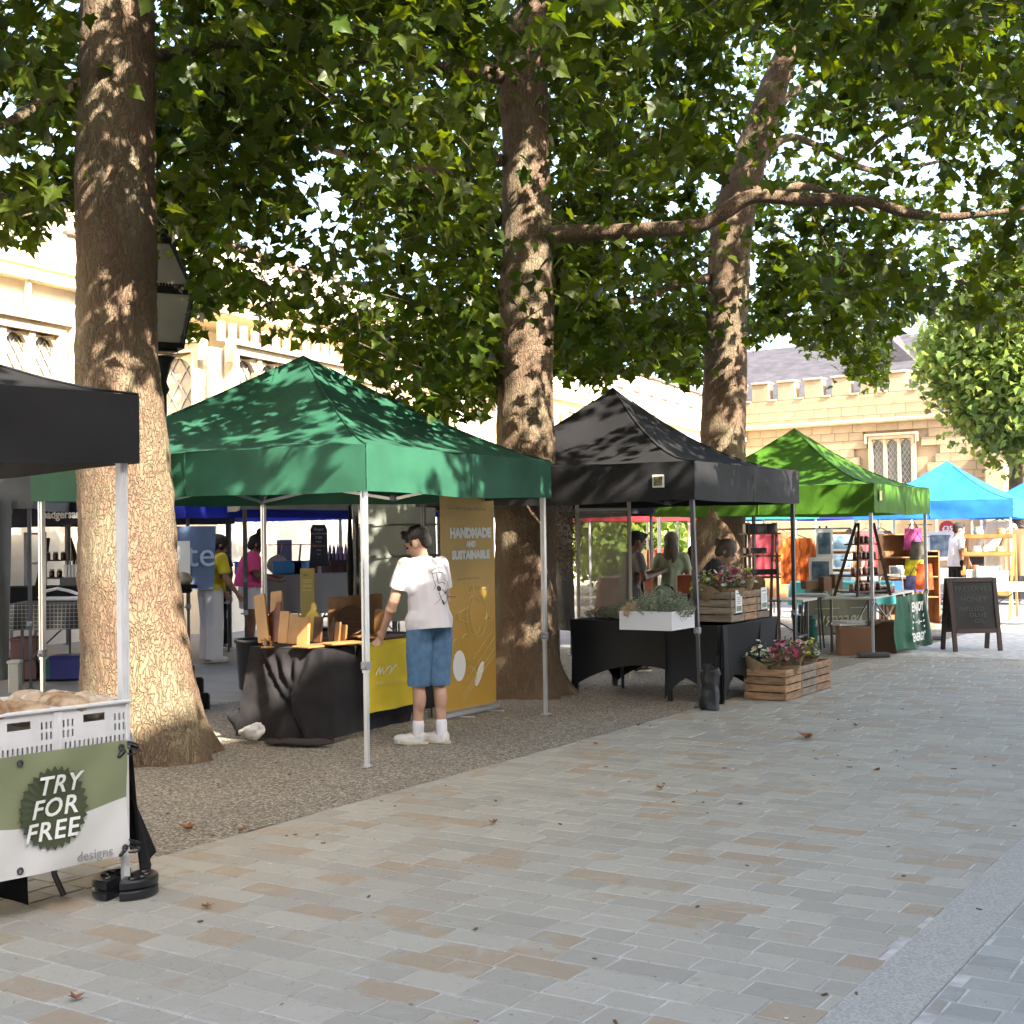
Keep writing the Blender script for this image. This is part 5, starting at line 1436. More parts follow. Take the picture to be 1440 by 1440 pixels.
# mallet outline and plank lines, a shoe
ring(.57, .80+.10, .135, .20, tilt=.1); ring(.50, .90, .12, .18, .6, 5.6, tilt=.1); b.tube([(.40, -.006, .98), (.25, -.006, .93), (.25, -.006, .88), (.40, -.006, .84)], .004, 4)
for k, (x0, z0, x1, z1) in enumerate(((.30, .12, .84, .52), (.30, .18, .84, .58), (.36, .31, .84, .68), (.48, .50, .80, .74), (.30, .15, .60, .37))): b.tube([(x0, -.006, z0), (x1, -.006, z1)], .003, 4)
ring(.20, .62, .05, .08, 0, 4.5); b.tube([(.30, -.006, .70), (.36, -.006, .74), (.42, -.006, .72), (.36, -.006, .68)], .004, 4)
for dz in (0, .05): b.tube([(.40, -.006, .50-dz), (.50, -.006, .46-dz), (.53, -.006, .34-dz*.3)], .004, 4)
for k in range(3): ring(.70+.03*k, .86+.035*(k % 2), .016, .012)
b.build('line_drawing', PAL['print_pale'], RB)
def blobp(pts2): 
    MB().add([(p[0], -.006, p[1]) for p in pts2], [tuple(range(len(pts2)))]).build('print_patch', PAL['print_white'], RB)
blobp([(.26+.10*math.cos(a)*(1), .46+.14*math.sin(a)) for a in [k*PI/8 for k in range(16)]])
blobp([(.58+.05*math.cos(a)+.055*math.sin(a), .36+.11*math.sin(a)) for a in [k*PI/8 for k in range(16)]])

# grey side panels behind the stall (marquee walls), with clear window
def wall_panel(label, p0, p1, z0, z1, m_, wav=.02, name='side_wall', cat='side wall', grp=None, seed=0):
    d = (p1-p0); L = d.length; t = thing(name, label, cat, (p0.x, p0.y, 0), AZ(d.x, d.y), grp)
    b = MB(); b.grid(lambda s, tt: (L*s, wav*math.sin(s*L*9+tt*2+seed)+wav*mnoise.noise(Vector((s*L*2, tt*3, seed))), z0+(z1-z0)*tt), max(8, int(L*14)), 12)
    b.build('fabric', m_, t, smooth=True); return t, L
PAL['wall_grey'] = mat('grey_green_sheet', (.22, .235, .20), .6, var=.08, vscale=2, trans=.3)
q0 = at(497, 750, 14.3); q1 = at(612, 750, 14.9)
t_, L_ = wall_panel('pale grey green marquee wall hanging behind the customer', q0, q1, .72, 2.1, PAL['wall_grey'])
MB().box((L_/2, -.03, 1.42), (L_, .01, .03)).box((L_/2, -.03, 1.76), (L_, .01, .02)).build('seam', PAL['wall_grey'], t_)
for x in (0.02,):
    MB().bar((x, -.03, 0), (x, -.03, 2.1), .035).build('pole', PAL['black_plastic'], t_)
CP = thing('closed_parasol', 'slim black folded umbrella and strap hanging from the gazebo frame', 'umbrella', tuple(at(492, 750, 13.6)*Vector((1, 1, 0))), 0)
MB().lathe([(.012, .95), (.03, 1.1), (.035, 1.3), (.02, 1.8), (.012, 1.95)], n=10).build('cover', PAL['black_cloth'], CP, smooth=True)
MB().tube([(0, 0, 1.93), (.03, 0, 2.0)], .01, 6).tube([(.04, 0, 1.9), (.10, 0, 1.45), (.10, 0, 1.38)], .006, 5).build('strap', PAL['black_plastic'], CP)

# cool bag and blue box behind the table
def coolbag():
    p = at(466, 880, 12.9); t = thing('cool_bag', 'sage green cool bag with black handles behind the small boards', 'bag', (p.x, p.y, .42), R_(15))
    MB().box((0, 0, .19), (.27, .2, .30), None, ch=.03).build('body', mat('sage_bag', (.10, .15, .13), .8, bump=.2), t)
    MB().box((0, 0, .35), (.28, .21, .03), None, ch=.01).tube([(-.11, -.1, .25), (-.13, -.1, .42), (-.08, -.1, .47), (.08, -.1, .47), (.13, -.1, .42), (.11, -.1, .25)], .012, 6).build('handles', PAL['black_plastic'], t)
    MB().box((0, -.103, .17), (.2, .01, .14), None, ch=.003).build('pocket', PAL['black_cloth'], t)
coolbag()
# (a low bench carries it)
BE = thing('folding_stool', 'low black stool carrying the cool bag behind the board table', 'stool', tuple(at(466, 880, 12.9)*Vector((1, 1, 0))), R_(15))
MB().box((0, 0, .40), (.5, .3, .035), None, ch=.008).build('seat', PAL['black_plastic'], BE)
for x, y in ((-.2, -.1), (.2, -.1), (.2, .1), (-.2, .1)): MB().bar((x, y, 0), (x*.9, y*.9, .39), .025).build('leg', PAL['steel_dark'], BE)

# ================================================================== FLOWER STALL
K2 = Vector((1.93, 12.78, 0)); e1 = Vector((-.72, .69, 0)).normalized(); f1 = Vector((e1.y, -e1.x, 0)); f1 = f1 if f1.y > 0 else -f1
PAL['spandex'] = mat('black_stretch_cloth', (.010, .011, .013), .7, var=.15, vscale=3, spec=.4)
def stretch_cover(label, P, ex, ey, W_, D_, H_=.75):
    t = thing('stretch_table', label, 'table', tuple(P), AZ(ex.x, ex.y), 'tables in black stretch covers')
    s = 1 if ex.cross(ey).z > 0 else -1
    b = MB(); n = 30
    # arched skirts between pinned feet
    def side(A, B):
        A = Vector(A); B = Vector(B)
        d = (B-A); L = d.length; inn = (Vector((W_/2, s*D_/2, 0))-(A+B)/2).normalized()
        def fn(u_, t_):
            h = .30*math.sin(PI*u_)**.75 if L > 1 else .24*math.sin(PI*u_)**.8
            z = H_*t_+(h+.015)*(1-t_)
            bow = .05*math.sin(PI*t_)*(1-.4*math.sin(PI*u_))*0 + .055*(1-t_)*math.sin(PI*u_) + .02*math.sin(PI*t_)
            q = A.lerp(B, u_); return (q.x+inn.x*bow, q.y+inn.y*bow, z)
        b.grid(fn, n, 14)
    c = [(0, 0, 0), (W_, 0, 0), (W_, s*D_, 0), (0, s*D_, 0)]
    for i in range(4): side(c[i], c[(i+1) % 4])
    b.add([(x, y, H_) for x, y, _ in c], [(0, 1, 2, 3)])
    b.build('stretch_cover', PAL['spandex'], t, smooth=False)
    for (x, y, _) in c:
        lx = .04 if x == 0 else -.04; ly = (.04 if y == 0 else -.04)*s
        MB().bar((x+lx, y+ly, .0), (x+lx, y+ly, H_-.01), .035).build('leg', PAL['spandex'], t)
    return t
stretch_cover('table in arched black stretch cover facing the viewer, with grey foliage on top', K2, e1, f1, 1.86, .72)
K3 = K2+Vector((.05, .02, 0)); g1 = Vector((.53, .848, 0)).normalized(); h1 = Vector((-g1.y, g1.x, 0))
stretch_cover('table in black stretch cover running back along the street, carrying the flower crates', K3, g1, h1, 1.42, .62)
# weight bag on the front leg
p = Vector((1.80, 12.46, 0))
b = MB(); b.grid(lambda s, t: (.085*math.cos(2*PI*s)*(1+.12*math.sin(t*7)+.1*math.sin(s*19))*(.9+.2*t if t < .9 else .8), .075*math.sin(2*PI*s)*(1+.12*math.sin(t*9+1)), .0+.40*t+.02*math.sin(s*12)), 24, 14)
WB = b.build('weight_bag', mat('black_nylon', (.016, .016, .018), .5, bump=.5, bscale=14, spec=.5), smooth=True); jitter(WB.data, .022, 9, 4); jitter(WB.data, .010, 24, 2); WB.location = p; tag(WB, 'black fabric weight bag strapped round the front leg of the black gazebo', 'weight bag')
MB().tube([(.08*math.cos(k*PI/5), .07*math.sin(k*PI/5), .36) for k in range(10)], .012, 5, closed=True).bar((.05, -.04, .36), (.07, -.05, .50), .03, .012).build('strap', PAL['black_plastic'], WB)

# slatted crates
PAL['crate'] = mat('crate_pine', (.29, .17, .085), .75, var=.35, vscale=6, stretch=(1, 1, 5), bump=.2, rand=.25)
PAL['crate_grey'] = mat('weathered_crate_pine', (.21, .165, .12), .8, var=.3, vscale=6, stretch=(1, 1, 5), bump=.2, rand=.2)
def slat_crate(label, P, ex, L_, D_, H_, m_, grp, handle=True):
    t = thing('wooden_crate', label, 'crate', tuple(P), AZ(ex.x, ex.y), grp)
    n = 4; sh = H_/n-.011
    jt = lambda: random.uniform(-.002, .002)
    for k in range(n):
        z = .004+k*(H_/n)+sh/2
        for (c_, dm) in (((L_/2, 0, z), (L_, .010, sh)), ((L_/2, D_, z), (L_, .010, sh)), ((0, D_/2, z), (.012, D_-.012, sh)), ((L_, D_/2, z), (.012, D_-.012, sh))):
            MB().box((c_[0]+jt(), c_[1]+jt(), c_[2]+jt()), dm, None, ch=.0015).build('slat', m_, t)
    for x in (.022, L_-.022):
        for y in (.020, D_-.020): MB().box((x, y, H_/2), (.03, .03, H_-.004), None, ch=.002).build('corner_post', m_, t)
    MB().box((L_/2, D_/2, .012), (L_-.03, D_-.03, .012)).build('base', m_, t)
    return t
def bouquet(name, label, P, r, cols, nfl, h, wrap=True, grp=None, tall=1.0, leafy=1.0, cat='bouquet', tilt=(0, 0)):
    t = thing(name, label, cat, tuple(P), random.uniform(0, 6), grp)
    if wrap:
        b = MB(); pk = random.uniform(0, 6)
        b.grid(lambda s, tt: ((r*.35+r*.75*tt)*math.cos(2*PI*s)*(1+.08*math.sin(s*25)), (r*.35+r*.75*tt)*math.sin(2*PI*s)*(1+.08*math.sin(s*25+1)), h*(.0+tt*(.78+.28*max(0, math.cos(2*PI*s-pk))))), 22, 5)
        b.build('paper_wrap', PAL['kraft'], t)
    def scatter(k, sp=1.0):
        a = random.uniform(0, 2*PI); q = math.sqrt(random.random())*r*1.15*sp
        return Vector((q*math.cos(a), q*math.sin(a), h*(.75+.45*random.random()*tall)+.06*(1-(q/r)**2)))
    f = MB()
    for k in range(int(150*leafy)):
        c_ = scatter(0, 1.1); d = Vector((random.gauss(0, 1), random.gauss(0, 1), random.gauss(.5, .7))).normalized(); s_ = Vector((random.gauss(0, 1), random.gauss(0, 1), random.gauss(0, 1))).cross(d).normalized()
        l = random.uniform(.02, .05); f.add([c_, c_+d*l*.5+s_*l*.25, c_+d*l, c_+d*l*.5-s_*l*.25], [(0, 1, 2, 3)])
    for k in range(16): c_ = scatter(0); f.tube([(c_.x*.3, c_.y*.3, h*.1), tuple(c_)], .0025, 3, cap=False)
    f.build('greenery', PAL['greens'], t)['kind'] = 'stuff'
    for ci, m_ in enumerate(cols):
        fb = MB()
        for k in range(nfl):
            c_ = scatter(1); c_.z += .015; pr = random.uniform(.018, .034)
            nrm_ = Vector((random.gauss(0, .6), random.gauss(0, .6), 1)).normalized(); xx = nrm_.cross(Vector((0, 1, .1))).normalized(); yy = nrm_.cross(xx)
            for j in range(6):
                a = j*PI/3; d = xx*math.cos(a)+yy*math.sin(a); e_ = nrm_.cross(d)
                fb.add([c_, c_+d*pr*.6+e_*pr*.45+nrm_*pr*.35, c_+d*pr*1.1+nrm_*pr*.3, c_+d*pr*.6-e_*pr*.45+nrm_*pr*.35], [(0, 1, 2, 3)])
        fb.build('blooms', m_, t)['kind'] = 'stuff'
    return t
PAL['kraft'] = mat('kraft_paper', (.27, .18, .10), .8, var=.12, vscale=9, bump=.2, bscale=25)
PAL['greens'] = mat('stem_green', (.09, .15, .05), .7, var=.4, vscale=20, trans=.2)
PAL['sagegreens'] = mat('silver_foliage', (.22, .25, .17), .8, var=.35, vscale=16)
FL = {k: mat(k+'_petal', c_, .6, trans=.2) for k, c_ in dict(pink=(.62, .14, .25), magenta=(.33, .02, .09), white=(.70, .68, .60), yellow=(.55, .55, .08), rose=(.60, .30, .34), cream=(.55, .42, .25)).items()}
# on the table
gT = 'slatted flower crates on the black table'
def V2(x, y): return Vector((x, y, 0))
def crate_row(P, n, L_, D_, H_, mats, labels, grp, z):
    out = []
    for k in range(n):
        p = Vector(P)+g1*(k*(L_+.008)); p.z = z
        out.append(slat_crate(labels[k], p, g1, L_, D_, H_, mats[k % len(mats)], grp))
    return out
crT = crate_row((2.11, 13.12, 0), 3, .325, .42, .30, [PAL['crate_grey'], PAL['crate'], PAL['crate_grey']],
   ['weathered slatted crate on the black table nearest the white box, price card on its side', 'brown slatted crate between the two price card crates on the black table', 'grey slatted crate at the far end of the black table with a price card'], gT, .753)
gG = 'slatted flower crates on the ground'
crG = crate_row((2.60, 12.99, 0), 3, .43, .42, .30, [PAL['crate'], PAL['crate_grey'], PAL['crate']],
   ['nearest brown slatted crate on the paving, long hand slot facing the viewer', 'middle slatted crate of the three on the paving beside the black table', 'farthest slatted crate of the three on the paving'], gG, .004)
def cpos(c, x, y, z): return c.matrix_basis @ Vector((x, y, z))
for c_ in crT[:1]+crT[2:]:
    k = thing('price_card', 'white price card with small print on the ' + ('nearest' if c_ is crT[0] else 'farthest') + ' crate on the black table', 'card', tuple(cpos(c_, .17, -.012, .20)), AZ(g1.x, g1.y), 'price cards on the flower crates')
    MB().box((0, 0, 0), (.16, .004, .22)).build('sheet', PAL['print_white'], k)
    b = MB(); b.box((0, -.004, .075), (.11, .002, .014))
    for q in range(4): b.box((0, -.004, .04-q*.02), (.10-.02*(q % 2), .002, .007))
    b.build('print', PAL['print_grey'], k)
    MB().box((0, -.004, -.07), (.12, .002, .05)).build('picture', PAL['sagegreens'], k)
gb = 'wrapped bouquets in the crates'
for c_, x, y, cols, lab, h in (
    (crT[0], .10, .28, ('white', 'yellow'), 'white and yellow bouquet in the left of the nearest table crate', .30),
    (crT[0], .20, .12, ('pink', 'white', 'magenta'), 'pink, white and magenta bouquet in the nearest table crate', .33),
    (crT[1], .12, .20, ('magenta', 'rose'), 'dark magenta bouquet in the middle table crate', .30),
    (crT[2], .05, .20, ('yellow', 'white'), 'lemon and white bouquet in the far table crate', .32),
    (crG[0], .12, .36, ('white', 'cream'), 'white and silver bouquet spilling from the left of the nearest ground crate', .34),
    (crG[0], .28, .12, ('pink', 'rose', 'magenta'), 'pink bouquet at the right of the nearest ground crate', .32),
    (crG[1], .22, .22, ('rose', 'magenta'), 'dusky pink bouquet in the middle ground crate', .34),
    (crG[2], .16, .20, ('yellow', 'white'), 'yellow and white bouquet in the farthest ground crate', .32)):
    bouquet('bouquet', lab, cpos(c_, x, y, .05), .150, [FL[q] for q in cols], 17, h+.03, grp=gb)
for c_, x, y, lab in ((crT[2], .24, .16, 'upright brown paper cone in the far table crate'), (crG[0], .36, .30, 'tall brown paper cone standing in the nearest ground crate'), (crG[2], .02, .30, 'brown paper cone standing in the farthest ground crate')):
    b = MB(); b.grid(lambda s, t: ((.05+.07*t)*math.cos(2*PI*s)*(1+.1*math.sin(s*20)), (.04+.05*t)*math.sin(2*PI*s), .40*t-(.12*t*(1+math.sin(2*PI*s)))), 20, 5)
    o = b.build('paper_cone', PAL['kraft']); o.location = cpos(c_, x, y, .03); o.rotation_euler = (.1, -.12, random.uniform(0, 3)); tag(o, lab, 'paper cone')
# white cardboard tray with silver foliage
pw = gp(944, 887, .755); ww = thing('white_box', 'shallow white cardboard box of silver foliage at the corner of the black table', 'box', (pw.x, pw.y, .753), AZ(g1.x, g1.y))
bw, bd_, bh = .50, .52, .17
b = MB()
for c_, dm in (((bw/2, 0, bh/2), (bw, .006, bh)), ((bw/2, bd_, bh/2), (bw, .006, bh)), ((0, bd_/2, bh/2), (.006, bd_-.01, bh)), ((bw, bd_/2, bh/2), (.006, bd_-.01, bh)), ((bw/2, bd_/2, .004), (bw-.01, bd_-.01, .006))): b.box(c_, dm)
b.build('box_walls', mat('white_card', (.66, .65, .66), .7), ww)
def foliage_heap(label, P, rx, ry, h, n, m_, rz=0, name='dried_foliage'):
    t = thing(name, label, 'foliage', tuple(P), rz)
    b = MB()
    for k in range(n):
        a = random.uniform(0, 2*PI); q = math.sqrt(random.random()); base = Vector((rx*q*math.cos(a)*.8, ry*q*math.sin(a)*.8, 0))
        tip = Vector((rx*q*math.cos(a)*1.15, ry*q*math.sin(a)*1.15, h*(1-.6*q*q)*random.uniform(.7, 1.1)))
        b.tube([base, tip], [.002, .001], 3, cap=False)
        for j in range(7):
            c_ = base.lerp(tip, .35+.1*j); d = Vector((random.gauss(0, 1), random.gauss(0, 1), random.gauss(.4, .7))).normalized(); s_ = d.cross(Vector((random.gauss(0, 1), random.gauss(0, 1), random.gauss(0, 1)))).normalized(); l = random.uniform(.015, .035)
            b.add([c_, c_+d*l*.5+s_*l*.22, c_+d*l, c_+d*l*.5-s_*l*.22], [(0, 1, 2, 3)])
    b.build('sprigs', m_, t)['kind'] = 'stuff'
    return t
foliage_heap('silver green sprigs heaped in the white cardboard box', tuple(ww.matrix_basis @ Vector((.27, .22, .06))), .29, .27, .34, 620, PAL['sagegreens'])
t = foliage_heap('cream dried blooms at the left corner of the white box', tuple(ww.matrix_basis @ Vector((.07, .42, .10))), .09, .09, .18, 60, FL['cream'])
foliage_heap('low heap of grey green foliage lying on the left of the black table', tuple(K2+e1*1.05+f1*.3+Vector((0, 0, .757))), .55, .24, .22, 620, PAL['sagegreens'], AZ(e1.x, e1.y))
foliage_heap('straw coloured dried stems at the left end of the black table', tuple(K2+e1*1.65+f1*.35+Vector((0, 0, .757))), .22, .2, .13, 160, mat('straw', (.30, .24, .14), .8, var=.3), AZ(e1.x, e1.y), 'straw_bundle')
# hanging dried wreath
wp = at(795, 755, 14.9); W_ = thing('dried_wreath', 'long dried flower wreath hanging on black plastic at the left of the flower stall', 'wreath', tuple(wp), R_(20))
b = MB()
for k in range(700):
    a = random.uniform(0, 2*PI); r = random.gauss(1, .28); c_ = Vector((.14*r*math.cos(a), random.gauss(0, .04), .26*r*math.sin(a))); d = Vector((random.gauss(0, 1), random.gauss(-.4, .6), random.gauss(0, 1))).normalized(); s_ = d.cross(Vector((0, 1, .3))).normalized(); l = random.uniform(.02, .05)
    b.add([c_, c_+d*l*.5+s_*l*.3, c_+d*l, c_+d*l*.5-s_*l*.3], [(0, 1, 2, 3)])
b.build('dried_leaves', mat('dried_wreath', (.16, .11, .06), .8, c2=(.45, .38, .28), vscale=18), W_)['kind'] = 'stuff'
PAL['black_film'] = mat('black_film', (.018, .018, .02), .3, spec=.6, bump=.5, bscale=5)
wall_panel('shiny black plastic sheet hanging behind the dried wreath', at(776, 750, 15.3)*Vector((1, 1, 0)), at(808, 750, 15.0)*Vector((1, 1, 0)), .55, 2.0, PAL['black_film'], .03)
# clear window panel in an aluminium frame
c0 = at(812, 750, 14.9)*Vector((1, 1, 0)); c1 = at(885, 750, 15.1)*Vector((1, 1, 0)); d = c1-c0
CW = thing('clear_panel', 'hazy clear plastic window panel in an aluminium frame behind the flower stall', 'panel', tuple(c0), AZ(d.x, d.y))
m_ = bpy.data.materials.new('hazy_film'); m_.use_nodes = True; nn = m_.node_tree; bs_ = nn.nodes['Principled BSDF']; bs_.inputs['Base Color'].default_value = (.42, .37, .29, 1); bs_.inputs['Roughness'].default_value = .25
tr = nn.nodes.new('ShaderNodeBsdfTransparent'); mx = nn.nodes.new('ShaderNodeMixShader'); mx.inputs[0].default_value = .52
nn.links.new(tr.outputs[0], mx.inputs[1]); nn.links.new(bs_.outputs[0], mx.inputs[2]); nn.links.new(mx.outputs[0], nn.nodes['Material Output'].inputs[0])
MB().box((d.length/2, 0, 1.30), (d.length, .004, 1.22)).build('film', m_, CW)
b = MB()
for x in (0, d.length): b.box((x, 0, 1.0), (.035, .035, 2.0), None, ch=.003)
for z in (.70, 1.90): b.box((d.length/2, 0, z), (d.length-.04, .03, .035), None, ch=.003)
b.build('frame', PAL['alu_warm'], CW)
# basket and small box behind the foliage
bk = at(935, 835, 14.6); B_ = thing('basket', 'dark handled basket behind the silver foliage', 'basket', (bk.x, bk.y, .78), 0)
MB().lathe([(.10, 0), (.14, .12), (.145, .13), (.12, .12), (.09, .02)], n=16).build('bowl', PAL['black_plastic'], B_, smooth=True)
MB().tube([(.13*math.cos(k*PI/10), 0, .13+.16*math.sin(k*PI/10)) for k in range(11)], .012, 6).build('handle', PAL['black_plastic'], B_)
bk = at(962, 820, 14.4); o = MB().box((0, 0, .1), (.16, .14, .2), None, ch=.004).build('wooden_box', WOODS[2]); o.location = (bk.x, bk.y, .98); tag(o, 'reddish wooden box on a back shelf beside the bending florist', 'box')
BS = thing('back_table', 'plain table behind the florist carrying a basket and a wooden box', 'table', (bk.x-.5, bk.y+.02, 0), R_(10))
MB().box((.3, .1, .76), (1.2, .5, .03)).build('table_top', PAL['black_plastic'], BS); MB().box((.52, .1, .87), (.3, .3, .2)).build('riser', PAL['black_plastic'], BS)
for x, y in ((-.2, -.1), (.8, -.1), (.8, .3), (-.2, .3)): MB().bar((x, y, 0), (x, y, .75), .03).build('leg', PAL['steel_dark'], BS)
# ================================================================== PEOPLE
def remesh(b, voxel, smooth=4, name='body', cuts=()):
    me = b.mesh(name); o = bpy.data.objects.new('tmp', me)
    m = o.modifiers.new('r', 'REMESH'); m.mode = 'VOXEL'; m.voxel_size = voxel; m.use_smooth_shade = True
    if smooth: s = o.modifiers.new('s', 'SMOOTH'); s.iterations = smooth; s.factor = .5
    r = evaluated(o, name); bpy.data.meshes.remove(me)
    if cuts:
        bm = bmesh.new(); bm.from_mesh(r)
        for co, no in cuts:
            g = bmesh.ops.bisect_plane(bm, geom=bm.verts[:]+bm.edges[:]+bm.faces[:], plane_co=co, plane_no=no, clear_outer=True)
        bm.to_mesh(r); bm.free()
    for p in r.polygons: p.use_smooth = True
    r.materials.clear(); return r
def creases(me, amp, freq, seed, zs=1.0):
    n = len(me.vertices); co = np.empty(n*3, np.float32); me.vertices.foreach_get('co', co); co = co.reshape(-1, 3)
    no = np.empty(n*3, np.float32); me.vertex_normals.foreach_get('vector', no); no = no.reshape(-1, 3)
    k = np.array([mnoise.noise(Vector((x*freq, y*freq, z*freq*zs+seed)))+.5*mnoise.noise(Vector((x*freq*2.3+seed, y*freq*2.3, z*freq*2*zs))) for x, y, z in co.tolist()])
    me.vertices.foreach_set('co', (co+no*(k*amp)[:, None]).astype(np.float32).ravel())
    me.update()
def ang(a, b, t): return a+(b-a)*t
SKIN = mat('fair_skin', (.46, .27, .19), .5, var=.06, vscale=14)
SKIN_D = mat('brown_skin', (.17, .085, .05), .45, var=.06, vscale=14)
HAIR = mat('dark_hair', (.010, .008, .007), .8, bump=.5, bscale=60, stretch=(1, 1, .2))
HAIR_G = mat('grey_brown_hair', (.11, .085, .06), .6, bump=.5, bscale=60, stretch=(1, 1, .2))
EYE = mat('eye', (.02, .015, .012), .2)
def person(label, P, rz, H=1.75, lean=0., headpitch=0., headyaw=0., headroll=0., arms=None, legs=None, build=1.0, toes=(0., 0.), skin=SKIN, shirt=None, shirt_len=.0, sleeve=.6, bottom=None, bottom_kind='trousers', hair='short', hairm=HAIR, shoe=None, sock=None, vox=.012, hips=1.0, chest=1.0, belly=0.0, long_sleeve=False, group=None):
    """local frame: faces +y; arms/legs = dict side -> (elbow, hand) / (knee, foot offsets)"""
    k = H/1.76
    t = thing('person', label, 'person', tuple(P), rz, group)
    hip = Vector((0, 0, .93*k)); 
    def torso(z, y=0, x=0):          # point at height z above hip along leaning spine
        return hip+Vector((x, 0, 0))+Vector((0, math.sin(lean), math.cos(lean)))*z+Vector((0, math.cos(lean), -math.sin(lean)))*y
    neck = torso(.53*k); sh = {s: torso(.475*k, 0, s*.175*k*build) for s in (-1, 1)}
    hd_dir = Vector((math.sin(headroll)*.5, math.sin(lean*.6+headpitch), math.cos(lean*.6+headpitch))).normalized()
    head = neck + Vector((0, math.sin(lean+.35), math.cos(lean+.35)))*.078*k + hd_dir*.050*k
    Rh = (Matrix.Rotation(headyaw, 3, 'Z') @ Matrix.Rotation(-(lean*.6+headpitch), 3, 'X') @ Matrix.Rotation(headroll, 3, 'Y'))
    arms = arms or {}; legs = legs or {}
    A = {}; G = {}
    for s in (-1, 1):
        el, ha = arms.get(s, ((s*.05, -.03, -.29), (s*.03, .05, -.54)))
        A[s] = (sh[s], sh[s]+Vector(el)*k, sh[s]+Vector(ha)*k)
        kn, ft = legs.get(s, ((s*.10, .015, .50), (s*.105, 0, 0)))
        G[s] = (hip+Vector((s*.088*k*hips, 0, -.03)), Vector(kn)*k if kn[2] > 0 else hip+Vector(kn)*k, Vector((ft[0]*k, ft[1]*k, ft[2]+.075*k)))
    def bodyparts(b, g=0.0, arms_to=1.0, legs_to=1.0, torso_only=False):
        # torso
        Rt_ = Matrix.Rotation(-lean, 3, 'X')
        b.ell(torso(.03*k), ((.165*hips+g)*k, (.115*hips+g)*k, (.13+g)*k), Rt_)
        b.ell(torso(.17*k, .01), ((.135*build+g+belly*.5)*k, (.098*build+g+belly)*k, (.16+g)*k), Rt_)
        b.ell(torso(.34*k), ((.165*build*chest+g)*k, (.112*build*chest+g)*k, (.17+g)*k), Rt_)
        b.capsule(sh[-1]+Vector((.035, 0, -.02)), sh[1]+Vector((-.035, 0, -.02)), (.055+g*.8)*k, (.055+g*.8)*k)
        b.capsule(torso(.44*k), torso(.50*k), (.10+g)*k, (.065+g)*k)
    b = MB(); bodyparts(b)
    b.capsule(torso(.48*k), head-hd_dir*.03, .058*k, .052*k)
    # head
    hk = k*1.06
    b.ell(head+Rh @ Vector((0, -.012, .02))*hk, (.077*hk, .095*hk, .098*hk), Rh, 18, 12)
    b.ell(head+Rh @ Vector((0, .030, -.045))*hk, (.058*hk, .062*hk, .070*hk), Rh)
    b.capsule(head+Rh @ Vector((0, .088, .005))*hk, head+Rh @ Vector((0, .108, -.028))*hk, .010*hk, .015*hk, 8, 3)
    b.ell(head+Rh @ Vector((0, .082, -.062))*hk, (.024*hk, .014*hk, .010*hk), Rh)
    b.ell(head+Rh @ Vector((0, .070, -.098))*hk, (.025*hk, .022*hk, .020*hk), Rh)
    b.ell(head+Rh @ Vector((0, .078, .032))*hk, (.052*hk, .018*hk, .012*hk), Rh)
    for s in (-1, 1):
        b.ell(head+Rh @ Vector((s*.078, -.008, -.012))*hk, (.011*hk, .020*hk, .032*hk), Rh)
        a0, a1, a2 = A[s]
        b.capsule(a0, a1, .050*k*build, .039*k*build); b.capsule(a1, a2, .041*k*build, .026*k); b.ell(a0.lerp(a1, .5), (.05*k*build,)*3)
        b.ell(a1.lerp(a2, .28), (.043*k*build,)*3)
        # hand
        d = (a2-a1).normalized(); ref = Vector((s*1.0, 0, 0)); side = d.cross(ref).normalized() if abs(d.dot(ref)) < .9 else Vector((0, 1, 0))
        # palm plane: thumb towards body/front
        th = (Vector((0, 1, .0))-d*d.y).normalized() if abs(d.y) < .9 else (Vector((-s, 0, 0))-d*(-s*d.x)).normalized()
        nrm_ = d.cross(th).normalized()*s
        b.capsule(a2, a2+d*.05*k, .026*k, .030*k); 
        for q in (-1.5, -.5, .5, 1.5): b.capsule(a2+d*.03*k+th*q*.010*k, a2+d*.088*k+th*q*.019*k, .016*k, .013*k, 8, 3)
        for j, (q, L_) in enumerate(((-1.5, .060), (-.5, .075), (.5, .080), (1.5, .072))):
            p0 = a2+d*.085*k+th*q*.021*k; p1 = p0+(d*.85+nrm_*.30+th*q*.05).normalized()*L_*.5*k; p2 = p1+(d*.6+nrm_*.75).normalized()*L_*.5*k
            b.capsule(p0, p1, .0095*k, .009*k, 8, 3); b.capsule(p1, p2, .009*k, .0075*k, 8, 3)
        p0 = a2+d*.03*k+th*.025*k; p1 = p0+(d*.6+th*.75).normalized()*.04*k; p2 = p1+(d*.95+th*.2).normalized()*.032*k
        b.capsule(p0, p1, .013*k, .011*k, 8, 3); b.capsule(p1, p2, .010*k, .008*k, 8, 3)
        g0, g1_, g2 = G[s]
        b.capsule(g0, g1_, .088*k*hips, .054*k*hips); b.capsule(g1_, g2, .052*k*hips, .036*k)
        cd = (g2-g1_); b.ell(g1_+cd*.30+Vector((0, -.016, 0))*k, (.052*k*hips, .056*k*hips, .115*k))
        ta = toes[0 if s < 0 else 1]; b.capsule(g2, g2+rotz(ta) @ Vector((0, .10*k, -.035*k)), .036*k, .03*k)
    me = remesh(b, vox, 3)
    link('body', me, skin, t)
    # eyes
    for s in (-1, 1):
        MB().ell(head+Rh @ Vector((s*.030, .083, .004))*hk, (.012*hk, .008*hk, .008*hk), Rh, 8, 6).build('eye', EYE, t, smooth=True)
        MB().ell(head+Rh @ Vector((s*.030, .092, .030))*hk, (.018*hk, .005*hk, .004*hk), Rh, 8, 4).build('eyebrow', hairm, t)
